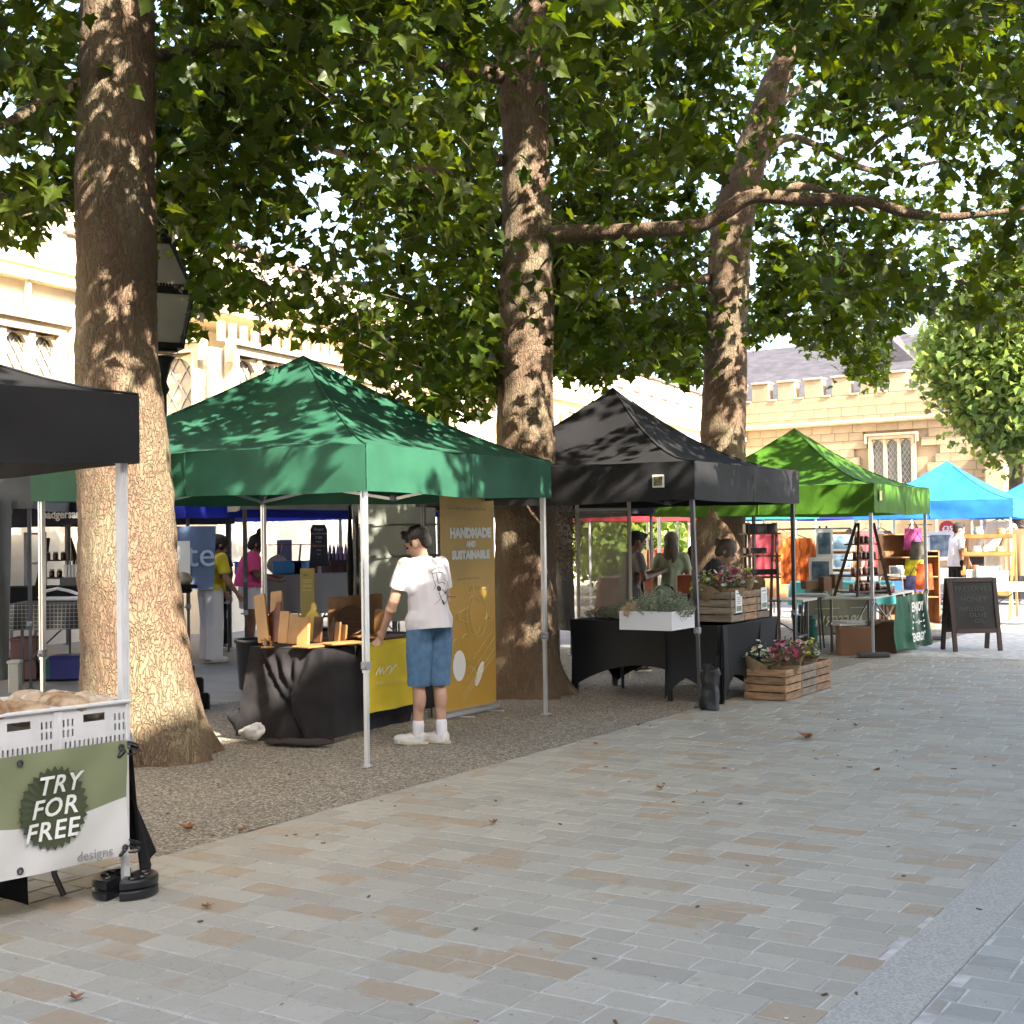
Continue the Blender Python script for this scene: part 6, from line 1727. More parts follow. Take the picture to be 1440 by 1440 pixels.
    # hair
    b = MB(); hv = lambda x, y, z: head+Rh @ Vector((x, y, z))*hk
    if hair == 'short':
        b.ell(hv(0, -.020, .050), (.086*hk, .100*hk, .082*hk), Rh, 18, 12); b.ell(hv(0, -.060, .0), (.070*hk, .052*hk, .075*hk), Rh); b.ell(hv(0, .045, .093), (.062*hk, .050*hk, .032*hk), Rh)
        for q in range(9): b.ell(hv(random.uniform(-.05, .05), random.uniform(-.05, .085), .118+random.uniform(-.01, .008)), (.02, .024, .014), Rh, 8, 5)
        for s in (-1, 1): b.ell(hv(s*.074, .015, .01), (.010*hk, .016*hk, .030*hk), Rh)
    else:
        b.ell(hv(0, -.020, .040), (.090*hk, .106*hk, .095*hk), Rh, 18, 12); b.ell(hv(0, -.055, -.02), (.080*hk, .065*hk, .09*hk), Rh)
        for s in (-1, 1): b.ell(hv(s*.068, .02, -.005), (.020*hk, .040*hk, .06*hk), Rh)
        if hair == 'bun': b.ell(hv(0, -.035, .165), (.048*hk, .048*hk, .055*hk), Rh); b.ell(hv(.01, -.02, .215), (.014, .014, .02), Rh)
        if hair == 'lowbun': b.ell(hv(0, -.125, .015), (.04*hk, .045*hk, .04*hk), Rh); b.ell(hv(0, -.15, .03), (.02, .03, .03), Rh)
        if hair == 'braid':
            p = hv(.05, -.08, -.03)
            for q in range(9): b.ell(p+Vector((.03*math.sin(q*.6)+.01*q*.5, -.01-.008*q+.0, -.045*q)), (.024-.0012*q, .024-.0012*q, .030), None, 8, 6)
        if hair == 'long':
            b.ell(hv(0, -.085, -.12), (.095*hk, .045*hk, .16*hk), Rh); b.ell(hv(.0, -.09, -.22), (.075*hk, .035*hk, .10*hk), Rh)
    me = remesh(b, vox*.8, 2, 'hair'); creases(me, .004, 30, 1, .3); link('hair', me, hairm, t)
    # shirt
    if shirt:
        b = MB(); bodyparts(b, .022)
        hemz = .93*k-.02*k-shirt_len*k
        hb = torso(-shirt_len*k-.06)
        b.capsule(torso(.26*k, -.01), hb, (.135*max(hips, build)+.012)*k, (.162*max(hips, build)+.014)*k)
        b.ell(torso(.02*k), (.20*k*max(hips*.95, build), .15*k*max(hips*.95, build), .16*k))
        for s in (-1, 1):
            a0, a1, a2 = A[s]
            if long_sleeve: b.capsule(a0, a1, .068*k*build, .054*k*build); b.capsule(a1, a1.lerp(a2, .93), .054*k*build, .042*k)
            else: b.capsule(a0+Vector((-s*.01, 0, -.004)), a0.lerp(a1, sleeve), .063*k*build, .066*k*build)
        cuts = [((0, 0, hemz), (0, -.0, -1))]
        me = remesh(b, vox, 3, 'shirt')
        bm = bmesh.new(); bm.from_mesh(me)
        hem_n = Vector((0, math.sin(lean)*-.6, -1)).normalized()
        bmesh.ops.bisect_plane(bm, geom=bm.verts[:]+bm.edges[:]+bm.faces[:], plane_co=torso(-shirt_len*k), plane_no=hem_n, clear_outer=True)
        # neckline
        nk = torso(.545*k); bmesh.ops.delete(bm, geom=[v_ for v_ in bm.verts if (v_.co-nk).length < .080*k], context='VERTS')
        if not long_sleeve:
            for s in (-1, 1):
                a0, a1, a2 = A[s]; d = (a1-a0).normalized(); cc = a0.lerp(a1, sleeve)+d*.02
                bmesh.ops.delete(bm, geom=[v_ for v_ in bm.verts if (v_.co-cc).dot(d) > 0 and (v_.co-cc-d*(v_.co-cc).dot(d)).length < .10*k and (v_.co-a0).dot(d) > .10*k], context='VERTS')
        bm.to_mesh(me); bm.free(); creases(me, .010, 7, 2, .6)
        link('shirt', me, shirt, t)
    if bottom:
        b = MB()
        b.ell(torso(.02*k), ((.178*hips)*k, (.130*hips)*k, .13*k))
        top = torso(.085*k)
        for s in (-1, 1):
            g0, g1_, g2 = G[s]
            if bottom_kind == 'shorts':
                kn = g1_.lerp(g0, .02); b.capsule(g0+Vector((0, 0, .03)), kn, .112*k*hips, .098*k*hips); zc_ = .455*k
            elif bottom_kind == 'skirt':
                kn = g0.lerp(g1_, .72); b.capsule(g0, kn, .125*k*hips, .12*k*hips); zc_ = g0.lerp(g1_, .55).z
            elif bottom_kind == 'wide':
                b.capsule(g0+Vector((0, 0, .03)), g1_, .118*k*hips, .105*k*hips); b.capsule(g1_, g2+Vector((0, .0, -.02)), .105*k*hips, .115*k); zc_ = .05
            else:
                b.capsule(g0+Vector((0, 0, .03)), g1_, .104*k*hips, .074*k*hips); b.capsule(g1_, g2, .074*k*hips, .062*k); zc_ = .07*k
        if bottom_kind == 'skirt': b.box(hip+Vector((0, 0, -.15*k)), (.26*k, .2*k, .26*k))
        me = remesh(b, vox, 3, 'garment'); bm = bmesh.new(); bm.from_mesh(me)
        bmesh.ops.bisect_plane(bm, geom=bm.verts[:]+bm.edges[:]+bm.faces[:], plane_co=(0, 0, zc_), plane_no=(0, 0, -1), clear_outer=True)
        bmesh.ops.bisect_plane(bm, geom=bm.verts[:]+bm.edges[:]+bm.faces[:], plane_co=top, plane_no=(0, 0, 1), clear_outer=True)
        bm.to_mesh(me); bm.free(); creases(me, .009, 6, 5, .5)
        link({'shorts': 'shorts', 'skirt': 'skirt', 'wide': 'trousers'}.get(bottom_kind, 'trousers'), me, bottom, t)
    for s in (-1, 1):
        g2 = G[s][2]; fx, fy = g2.x, g2.y; fz = g2.z-.075*k
        if shoe:
            b = MB(); b.ell((fx, fy+.125*k, fz+.042*k), (.046*k, .080*k, .036*k)); b.ell((fx, fy+.04*k, fz+.048*k), (.042*k, .09*k, .042*k)); b.ell((fx, fy-.015*k, fz+.055*k), (.040*k, .052*k, .055*k)); b.box((fx, fy+.055*k, fz+.022*k), (.082*k, .20*k, .022))
            ta = toes[0 if s < 0 else 1]; fc = Vector((fx, fy, 0)); b.v = [tuple(rotz(ta) @ (Vector(q)-fc)+fc) for q in b.v]
            me = remesh(b, vox*.8, 3, 'shoe'); so = link('shoe', me, shoe, t)
            sl = MB(); pr_ = [(fx+.049*k*math.cos(a)*(1 if math.sin(a) > 0 else .86), fy+.06*k+(.142*k)*math.sin(a)) for a in [q*PI/10 for q in range(20)]]
            pr_ = [((rotz(ta) @ Vector((x-fx, y-fy, 0)))+Vector((fx, fy, 0))).to_tuple()[:2] for x, y in pr_]
            sl.prism(pr_, 'z', fz+.004, fz+.026); sl.build('sole', PAL['sole'], so)
            if vox < .01:
                lc = MB()
                for q in range(5): lc.bar((fx-.022, fy+.055*k+q*.018, fz+.091*k-q*.006), (fx+.022, fy+.062*k+q*.018, fz+.091*k-q*.006), .006, .004)
                lc.v = [tuple(rotz(ta) @ (Vector(q)-fc)+fc) for q in lc.v]; lc.build('laces', PAL['white_plastic'], so)
        if sock:
            MB().capsule((fx, fy, fz+.07*k), G[s][2].lerp(G[s][1], .22), .042*k, .046*k, 14, 3).build('sock', sock, t, smooth=True)
    return t
PAL['sole'] = mat('shoe_sole', (.50, .44, .34), .6)
PAL['white_tee'] = mat('white_cotton', (.60, .575, .60), .85, var=.03, bump=.15, bscale=200)
PAL['denim'] = mat('blue_denim', (.075, .155, .27), .85, var=.16, vscale=18, bump=.25, bscale=260)
PAL['trainer'] = mat('white_leather', (.58, .57, .54), .45, var=.05)
PAL['sockw'] = mat('white_sock', (.68, .66, .70), .9, bump=.3, bscale=120)
mp_ = gp(606, 1046, 0)
MAN = person('man in white T-shirt with back print and denim shorts reaching over the board table', mp_, R_(36), 1.78, lean=.17, headpitch=.40, headyaw=R_(30), toes=(R_(40), R_(22)),
   arms={-1: ((-.055, .06, -.28), (-.06, .22, -.52)), 1: ((.05, .04, -.29), (.02, .24, -.47))},
   legs={-1: ((-.085, .03, .48), (-.090, .04, 0)), 1: ((.080, .0, .48), (.078, -.04, 0))}, build=1.03, hips=.97, chest=1.04,
   shirt=PAL['white_tee'], shirt_len=.035, sleeve=.60, bottom=PAL['denim'], bottom_kind='shorts', hair='short', shoe=PAL['trainer'], sock=PAL['sockw'], vox=.0075)
# turn the feet to the left as he stands, print on his back
shirt_o = [c_ for c_ in MAN.children if c_.name.startswith('shirt')][0]
bpy.context.view_layer.update()
def on_back(me_src, pts2, m, name, parent):
    """drape flat print onto the back of the shirt by casting along +y"""
    from mathutils.bvhtree import BVHTree
    bm = bmesh.new(); bm.from_mesh(me_src); tree = BVHTree.FromBMesh(bm); bm.free()
    return tree
tree = on_back(shirt_o.data, None, None, None, None)
def proj_back(x, z):
    h = tree.ray_cast(Vector((x, -1, z)), Vector((0, 1, 0)))
    return (h[0]+Vector((0, -.004, 0))) if h[0] is not None else Vector((x, -.14, z))
pb = MB()
def stroke(pts2, r=.0022):
    P = []
    for i in range(len(pts2)-1):
        for q in range(4):
            t = q/4; P.append(proj_back(pts2[i][0]*(1-t)+pts2[i+1][0]*t, pts2[i][1]*(1-t)+pts2[i+1][1]*t))
    P.append(proj_back(*pts2[-1])); pb.tube(P, r, 4)
cx0, cz0 = .02, 1.245
def arcp(cx, cz, rx, rz_, a0, a1, n=12): return [(cx0+cx+rx*math.cos(a0+(a1-a0)*k/n), cz0+cz+rz_*math.sin(a0+(a1-a0)*k/n)) for k in range(n+1)]
stroke(arcp(.065, .125, .030, .022, 0, 2*PI)); stroke([(cx0-.05, cz0+.11), (cx0+.0, cz0+.135), (cx0+.06, cz0+.147)]); stroke([(cx0-.045, cz0+.095), (cx0+.0, cz0+.105), (cx0+.06, cz0+.103)])
stroke([(cx0-.03, cz0+.10), (cx0-.025, cz0+.0)]); stroke([(cx0+.01, cz0+.105), (cx0+.012, cz0+.02)])
stroke([(cx0+.02, cz0+.02), (cx0+.06, cz0+.03), (cx0+.09, cz0+.015)]); stroke([(cx0-.03, cz0), (cx0-.05, cz0-.03)])
stroke([(cx0+.04, cz0-.03), (cx0+.075, cz0-.06)], .003); stroke([(cx0, cz0-.05), (cx0+.02, cz0-.11)], .003)
stroke([(cx0-.06, cz0-.14), (cx0+.0, cz0-.10), (cx0+.11, cz0-.03)], .0015); stroke([(cx0+.08, cz0+.05), (cx0+.13, cz0+.02), (cx0+.12, cz0-.01)], .0015)
pb.build('back_print', PAL['print_black'], shirt_o)
for (px0, pz0, rx, rz_, tl) in ((.005, -.02, .026, .022, 0), (.095, -.055, .022, .010, .7), (.03, -.128, .011, .022, .3)):
    P = [proj_back(cx0+px0, cz0+pz0)]
    for k in range(14):
        a = 2*PI*k/14; x_, z_ = rx*math.cos(a), rz_*math.sin(a); P.append(proj_back(cx0+px0+x_*math.cos(tl)-z_*math.sin(tl), cz0+pz0+x_*math.sin(tl)+z_*math.cos(tl)))
    MB().add([p-Vector((0, .001, 0)) for p in P], [(0, 1+(k+1) % 14, 1+k) for k in range(14)]).build('print_patch', PAL['print_black'], shirt_o)
me = fontmesh('Matthew Furter', .020, .0006)
for v_ in me.vertices:
    a = .5; x_ = .085+v_.co.x*math.cos(a)-v_.co.y*math.sin(a); z_ = -.115+v_.co.x*math.sin(a)+v_.co.y*math.cos(a)
    v_.co = proj_back(cx0+x_, cz0+z_)-Vector((0, v_.co.z+.001, 0))
me.materials.clear(); link('lettering', me, PAL['print_black'], shirt_o)
# back pockets and seams on the shorts
sh_o = [c_ for c_ in MAN.children if c_.name.startswith('shorts')][0]
tree = on_back(sh_o.data, None, None, None, None); pb = MB()
for s in (-1, 1):
    stroke([(s*.04, .93), (s*.125, .925), (s*.125, .84), (s*.085, .815), (s*.045, .84), (s*.04, .93)], .0022)
stroke([(0, .98), (0, .80)], .0025)
pb.build('stitching', mat('denim_thread', (.05, .10, .18), .8), sh_o)

WY = gp(297, 931, 0)
person('woman in yellow top and white trousers with a long dark braid', WY, R_(-52), 1.74, lean=.16, headpitch=.45, headyaw=R_(-10), skin=mat('tan_skin', (.30, .16, .10), .5), arms={-1: ((-.03, .06, -.27), (-.0, .22, -.47)), 1: ((.06, .02, -.27), (.02, .20, -.48))},
   shirt=mat('yellow_tee', (.52, .42, .015), .85, bump=.15), shirt_len=-.03, sleeve=.75, bottom=mat('white_linen', (.60, .58, .60), .9, bump=.2), bottom_kind='wide', hair='braid', shoe=PAL['trainer'], build=1.18, hips=1.12, vox=.012)
WP = gp(352, 923, 0)
person('woman in pink top and white skirt with dark hair in a high bun', WP, R_(-75), 1.73, lean=.10, headpitch=.40, skin=SKIN_D, arms={-1: ((-.02, .06, -.26), (.05, .30, -.30)), 1: ((.06, .04, -.26), (.0, .30, -.33))},
   shirt=mat('pink_tee', (.62, .06, .22), .85, bump=.15), shirt_len=-.05, sleeve=.7, bottom=mat('white_skirt', (.58, .56, .60), .9, bump=.2), bottom_kind='skirt', hair='bun', shoe=PAL['trainer'], build=1.36, hips=1.25, chest=1.1, belly=.01, vox=.012)
person('dark haired person in navy behind the woman in yellow, mostly hidden', at(306, 900, 20.2)*Vector((1, 1, 0)), R_(160), 1.74, headpitch=.1, skin=SKIN_D, shirt=mat('navy_tee', (.012, .03, .10), .8), bottom=PAL['black_cloth'], hair='short', shoe=PAL['black_plastic'], vox=.018)
person('florist with grey brown hair and dark top bending over the flower crates', V2(2.00, 14.45), R_(-100), 1.66, lean=.42, headpitch=.45, skin=SKIN, arms={-1: ((.0, .12, -.25), (.08, .20, -.44)), 1: ((.0, .10, -.25), (-.02, .20, -.44))},
   shirt=mat('slate_top', (.035, .045, .055), .85), long_sleeve=True, shirt_len=-.02, bottom=PAL['black_cloth'], hair='lowbun', hairm=HAIR_G, shoe=PAL['black_plastic'], vox=.012)
person('long haired person seen from behind in a pale green top beyond the flower stall', at(946, 900, 16.3)*Vector((1, 1, 0)), R_(-10), 1.68, headpitch=.05, skin=SKIN, shirt=mat('pale_green_top', (.30, .34, .22), .85, bump=.2), shirt_len=.04, bottom=PAL['black_cloth'], hair='long', hairm=HAIR_G, shoe=PAL['black_plastic'], build=.98, vox=.015)
PH = person('person in a grey top reading a phone beyond the clear window panel', at(890, 900, 16.0)*Vector((1, 1, 0)), R_(-70), 1.70, lean=.05, headpitch=.35, skin=SKIN_D, arms={-1: ((-.02, .05, -.27), (.06, .30, -.20)), 1: ((.04, .04, -.27), (-.03, .30, -.20))},
   shirt=mat('grey_top', (.14, .14, .145), .85), shirt_len=.0, bottom=mat('dark_skirt', (.05, .05, .055), .9), hair='short', shoe=PAL['black_plastic'], vox=.015)
person('dark haired person in brown half hidden behind the far plane tree', at(988, 900, 21)*Vector((1, 1, 0)), R_(200), 1.72, skin=SKIN_D, shirt=mat('brown_top', (.08, .03, .02), .8), bottom=PAL['black_cloth'], hair='long', shoe=PAL['black_plastic'], vox=.02)
person('man in white T-shirt and dark trousers standing among the stalls under the blue gazebo', at(1349, 880, 25.6)*Vector((1, 1, 0)), R_(-80), 1.78, headpitch=.15, shirt=mat('bright_white_tee', (.62, .62, .68), .85), shirt_len=.03, bottom=PAL['black_cloth'], hair='short', shoe=PAL['black_plastic'], build=1.15, belly=.03, vox=.018,
   arms={-1: ((-.02, .02, -.28), (.0, .16, -.50)), 1: ((.05, .0, -.28), (.02, .14, -.50))})
person('person in dark clothes beyond the picture prints under the lime gazebo', at(1198, 880, 24.5)*Vector((1, 1, 0)), R_(150), 1.68, skin=SKIN, shirt=mat('dark_red_top', (.05, .02, .025), .8), bottom=PAL['black_cloth'], hair='long', shoe=PAL['black_plastic'], vox=.02)
# ================================================================== PRESERVES STALL (lime gazebo)
def simple_table(label, P, rz, W_, D_, H_, m_, cloth=None, name='trestle_table', drop=.0, grp=None):
    t = thing(name, label, 'table', (P[0], P[1], 0), rz, grp)
    MB().box((W_/2, D_/2, H_-.015), (W_, D_, .03), None, ch=.004).build('table_top', m_, t)
    for x in (.12, W_-.12):
        b = MB()
        for y in (.06, D_-.06): b.bar((x, y, 0), (x, y, H_-.03), .03)
        b.bar((x, .06, .25), (x, D_-.06, .25), .02); b.bar((x, D_/2, .25), (W_/2, D_/2, H_-.04), .018)
        b.build('leg', PAL['steel_dark'], t)
    if cloth:
        b = MB(); hz = H_-drop
        path = [(0, D_), (0, 0), (W_, 0), (W_, D_)]
        L_ = [D_, W_, D_]; tot = sum(L_)
        def fn(s, tt):
            d = s*tot; i = 0
            while i < 2 and d > L_[i]: d -= L_[i]; i += 1
            a, c_ = Vector(path[i]+(0,)), Vector(path[i+1]+(0,)); q = a.lerp(c_, min(1, d/L_[i])); n_ = Vector(((c_-a).y, -(c_-a).x, 0)).normalized()
            amp = (1-tt)*.03*(math.sin(s*60)+.6*math.sin(s*31+1)); q = q+n_*(.012+amp+.02*(1-tt)); return (q.x, q.y, hz+(H_+.004-hz)*tt)
        b.grid(fn, 70, 8); b.add([(-.012, -.012, H_+.004), (W_+.012, -.012, H_+.004), (W_+.012, D_, H_+.004), (-.012, D_, H_+.004)], [(0, 1, 2, 3)])
        b.build('cloth', cloth, t, smooth=True)
    return t
rzS = rzB
P3 = Vector((4.66, 17.45, 0))
gx = Vector((math.sin(R_(30)), math.cos(R_(30)), 0)); gy = Vector((-gx.y, gx.x, 0))
def q3(x, y, z=0): return P3+gx*x+gy*y+Vector((0, 0, z))
PAL['table_grey'] = mat('pale_table', (.42, .42, .38), .5)
simple_table('pale folding table along the street side of the preserves stall', q3(.25, .12), rzS, 2.35, .62, .74, PAL['table_grey'])
simple_table('pale folding table facing the viewer with the reversed preserves banner behind it', q3(.15, .80), rzS+PI/2, 1.85, .6, .74, PAL['table_grey'])
# green banner GREEN & PRESERVES seen from the back, hanging on the far side
PAL['olive_vinyl'] = mat('olive_vinyl', (.105, .115, .075), .55, trans=.1)
bp0 = at(1132, 850, 19.6); bp1 = at(1232, 850, 20.0); d = (bp1-bp0)*Vector((1, 1, 0)); 
GB = thing('banner', 'olive banner hanging low behind the preserves tables, its lettering seen reversed', 'banner', (bp0.x, bp0.y, 0), AZ(d.x, d.y)); WL = d.length
b = MB(); b.grid(lambda s, t: (WL*s, .01*math.sin(s*12), .10+.68*t), 20, 5); b.build('vinyl', PAL['olive_vinyl'], GB, smooth=True)
PAL['khaki'] = mat('khaki_print', (.33, .32, .22), .6)
lettering('PRESERVES', .20, PAL['khaki'], GB, (WL*.40, -.02, .30), (-1, 0, 0), (0, 0, 1), bold=.004)
lettering('GREEN &', .20, PAL['khaki'], GB, (WL*.55, -.02, .68), (-1, 0, 0), (0, 0, 1), bold=.004)
b = MB().box((WL*.30, -.02, .49), (WL*.34, .003, .012)).box((WL*.76, -.02, .49), (WL*.30, .003, .012)); b.build('rule', PAL['khaki'], GB)
# dark green vinyl cloth at the street corner of the stall
KC = thing('corner_banner', 'dark green vinyl draped over the table end, white hand lettering ENJOY ENERGY', 'banner', tuple(q3(2.45, .10)), rzS)
PAL['deepgreen'] = mat('deep_green_vinyl', (.012, .085, .045), .35, bump=.2, bscale=6)
e3a = gp(1260, 922, 0); e3b = gp(1304, 911, 0); KC.location = (e3a.x, e3a.y, 0); d = e3b-e3a; KC.rotation_euler = (0, 0, AZ(d.x, d.y)); WK = d.length*.98
b = MB(); b.grid(lambda s, t: (WK*s, -.02+.045*math.sin(s*11+t*2)*(1-t*.5)+.02*math.sin(s*23+t*5), .03+.04*abs(math.sin(s*7))*(1-t)+(.76-.03)*t), 44, 14); b.build('vinyl', PAL['deepgreen'], KC, smooth=True)
lettering('ENJOY', .17, PAL['print_white'], KC, (WK*.47, -.10, .60), (1, 0, 0), (0, 0, 1), sx=.95, bold=.004); lettering('ENERGY', .15, PAL['print_white'], KC, (WK*.50, -.10, .20), (1, 0, 0), (0, 0, 1), sx=.85, bold=.004)
b = MB()
for s in (-1, 1):
    b.tube([(WK*.5+s*.02, -.10, .40), (WK*.5+s*.14, -.10, .40)], .006, 4)
    for k in range(4): b.ell((WK*.5+s*(.20+.02*k), -.10, .48-.075*k), (.030, .003, .014), Matrix.Rotation(-s*(.9-.5*k), 3, 'Y'), 8, 4)
b.tube([(WK*.5+.03*math.cos(k*PI/5), -.10, .40+.03*math.sin(k*PI/5)) for k in range(10)], .005, 4, closed=True)
b.build('emblem', PAL['print_white'], KC)
# ladder shelf with jars
PAL['darkwood'] = mat('dark_stained_wood', (.035, .018, .010), .5, var=.3, vscale=6)
PAL['jar'] = mat('preserve_jar', (.10, .025, .012), .15, spec=.6, rand=.5)
PAL['lid'] = mat('jar_lid', (.50, .46, .40), .4, rand=.3)
jm = MB().lathe([(.032, 0), (.035, .01), (.035, .075), (.028, .09)], n=9).mesh('jar', True); jl = MB().lathe([(.031, .088), (.031, .105), (.02, .108)], n=9).mesh('lid', True)
jm.materials.append(PAL['jar']); jl.materials.append(PAL['lid'])
def jar(p, label, grp, s=1.0):
    o = link('jar', jm, None); o.location = p; o.scale = (s, s, s); tag(o, label, 'jar', grp); c_ = link('lid', jl, None, o); return o
def ladder_shelf(label, P, rz, W_, H_, n, jars=True, m_=None, grp=None):
    m_ = m_ or PAL['darkwood']; t = thing('ladder_shelf', label, 'shelf', tuple(P), rz, grp)
    for x in (0, W_):
        MB().bar((x+(W_/2-x)*.0, 0, 0), (x+(W_/2-x)*.55, .12, H_), .03, .04).build('ladder_rail', m_, t)
        MB().bar((x, .42, 0), (x+(W_/2-x)*.55, .16, H_), .03, .04).build('ladder_rail', m_, t)
    for k in range(n):
        z = H_*(.06+.27*k*(3.2/n)); f = z/H_; w2 = W_*(1-.55*f)
        MB().box((W_/2, .21, z), (w2+.05, .36*(1-f*.7)+.04, .02)).build('shelf', m_, t)
        if jars:
            nj = max(1, int(w2/.09))
            for j in range(nj): jar(t.matrix_basis @ Vector((W_/2-w2/2+.05+j*(w2-.1)/max(1, nj-1), .16, z+.01)), 'small lidded jar standing on a dark ladder shelf', 'jars on the ladder shelf')
    return t
ladder_shelf('dark ladder shelf with jars on the preserves table behind the near silver leg', q3(.42, .34, .742), rzS-.5, .62, .98, 4)
for k in range(5):
    for r_ in range(5): jar(q3(1.35+r_*.085, .20+k*.085, .745), 'small jar in the rows at the street end of the preserves table', 'jars in rows on the preserves table')
def cardbox(label, P, rz, d, m_, z=0, name='cardboard_box', cat='box', open_=False):
    t = thing(name, label, cat, (P[0], P[1], z), rz)
    MB().box((0, 0, d[2]/2), d, None, ch=.004).build('carton', m_, t); MB().box((0, 0, d[2]+.002), (d[0], .05, .003)).build('tape', PAL['kraft'], t)
    if open_: MB().add([(-d[0]/2, -d[1]/2, d[2]), (d[0]/2, -d[1]/2, d[2]), (d[0]/2, -d[1]*.9, d[2]+.08), (-d[0]/2, -d[1]*.9, d[2]+.08)], [(0, 1, 2, 3)]).build('flap', m_, t)
    return t
PAL['carton'] = mat('brown_carton', (.16, .085, .045), .8, var=.1, vscale=3)
PAL['carton_l'] = mat('light_carton', (.36, .25, .15), .8, var=.1, vscale=3)
cardbox('brown cardboard box under the preserves table with papers on top', gp(1200, 919, 0), rzS+.4, (.52, .4, .36), PAL['carton'], open_=True)
cardbox('reddish cardboard box under the preserves table behind the silver leg', gp(1241, 917, 0), rzS+.2, (.36, .4, .42), PAL['carton'])
o = MB().box((0, 0, .02), (.40, .28, .03), rotz(.2)).box((.02, .02, .05), (.36, .26, .02), rotz(.5)).build('paper_stack', PAL['white_plastic']); p = gp(1198, 919, 0); o.location = (p.x, p.y+.1, .365); tag(o, 'loose pale papers and a plastic bag on the brown box under the table', 'papers')
TB = thing('tub', 'dark teal plastic tub on the ground behind the flower crates', 'tub', tuple(gp(1133, 903, 0)), 0)
m_t = mat('teal_plastic', (.01, .10, .10), .4)
MB().lathe([(.14, 0), (.17, .02), (.19, .33), (.20, .34), (.20, .37), (.18, .37), (.165, .05)], n=20).build('body', m_t, TB, smooth=True); MB().lathe([(.21, .37), (.21, .40), (.02, .42)], n=20).build('lid', m_t, TB)
# small boxes on the tables
for i, (x, y, w_, h_, lab) in enumerate(((1140, 812, .26, .12, 'small brown open box on the round stool left of the lime gazebo stall'), (1176, 812, .14, .22, 'upright box with a pale band on the preserves table'), (1160, 814, .14, .20, 'upright dark box left of the pale banded one'), (1215, 815, .20, .16, 'small reddish box on the preserves table near the ladder shelf'))):
    p = gp(x, y+16, .76); cardbox(lab, p, .4, (w_, .14, h_), PAL['carton'], z=.752 if i else .76)
ST = thing('round_stool', 'round topped metal stool with hairpin legs behind the flower crates', 'stool', tuple(gp(1142, 905, 0)*Vector((.96, .96, 0))), 0)
MB().lathe([(.24, .71), (.25, .72), (.25, .74), (.22, .755)], n=22).build('seat', PAL['table_grey'], ST)
for k in range(4): a = k*PI/2+.4; MB().bar((.2*math.cos(a), .2*math.sin(a), 0), (.14*math.cos(a), .14*math.sin(a), .71), .02).build('leg', PAL['steel_dark'], ST)
# dark tiered display rack left of the lime stall
RK = thing('display_rack', 'dark tiered rack of boxes standing beside the far plane tree', 'rack', tuple(at(1057, 850, 16.9)*Vector((1, 1, 0))), R_(10))
for x in (0, .36):
    MB().bar((x, 0, 0), (x, .06, 1.74), .03).build('upright', PAL['darkwood'], RK); MB().bar((x, .36, 0), (x, .16, 1.74), .03).build('upright', PAL['darkwood'], RK)
for z in (.75, 1.05, 1.32, 1.60):
    MB().box((.18, .16, z), (.44, .3, .02)).build('shelf', PAL['darkwood'], RK)
for z, n in ((1.61, 3), (1.33, 2), (1.06, 3)):
    for k in range(n): o = MB().box((0, 0, .06), (.13, .2, .12 if z > 1.5 else .07), None, ch=.004).build('box', PAL['black_plastic']); o.location = RK.matrix_basis @ Vector((.04+k*.14, .15, z)); tag(o, 'dark box on the tiered rack beside the far plane tree', 'box', 'dark boxes on the tiered rack')
# framed prints on easels behind the lime stall
def framed(label, P, rz, w_, h_, tone, lean=.2, grp='framed prints beyond the lime gazebo'):
    t = thing('framed_print', label, 'picture', tuple(P), rz, grp); Rm = Matrix.Rotation(-lean, 3, 'X')
    def T(x, y, z): return tuple(Rm @ Vector((x, y, z)))
    MB().box(T(0, 0, h_/2), (w_, .02, h_), Rm, ch=.003).build('frame', PAL['white_plastic'], t)
    MB().box(T(0, -.013, h_/2), (w_*.72, .006, h_*.74), Rm).build('picture', tone, t)
    return t
bl1 = mat('print_dark_blue', (.03, .06, .12), .4, c2=(.16, .22, .26), vscale=7); bl2 = mat('print_blue', (.10, .22, .42), .4, c2=(.40, .52, .60), vscale=6)
for (x, y, D_, z, w_, h_, m_, l) in ((1159, 770, 21.0, 1.20, .26, .46, bl1, 'tall narrow framed print on the upper easel'), (1153, 812, 20.9, .72, .36, .50, bl1, 'larger framed print leaning on the lower easel'), (1184, 765, 22.5, 1.28, .40, .28, bl2, 'blue framed print at the top of the picture stand'), (1184, 785, 22.5, .98, .34, .26, bl2, 'blue framed print in the middle of the picture stand'), (1183, 800, 22.4, .66, .40, .28, bl2, 'blue framed print at the bottom of the picture stand')):
    p = at(x, 750, D_); framed(l, (p.x, p.y, z), R_(-14), w_, h_, m_)
p = at(1159, 750, 21.1); E_ = thing('picture_easel', 'wooden picture easel holding two framed prints', 'easel', (p.x, p.y+.08, 0), R_(-14))
for s in (-1, 1): MB().bar((s*.22, 0, 0), (s*.05, .1, 1.7), .03).build('leg', PAL['darkwood'], E_)
MB().box((0, -.04, 1.19), (.3, .06, .02)).build('ledge', PAL['darkwood'], E_); MB().box((0, -.06, .71), (.45, .08, .02)).build('ledge', PAL['darkwood'], E_)
p = at(1184, 750, 22.6); E_ = thing('picture_stand', 'brown board stand carrying three blue framed prints', 'stand', (p.x, p.y+.06, 0), R_(-14)); MB().box((0, .02, .8), (.62, .03, 1.6)).build('board', WOODS[4], E_)
for z in (.64, .96, 1.26): MB().box((0, -.03, z), (.6, .09, .02)).build('ledge', WOODS[4], E_)
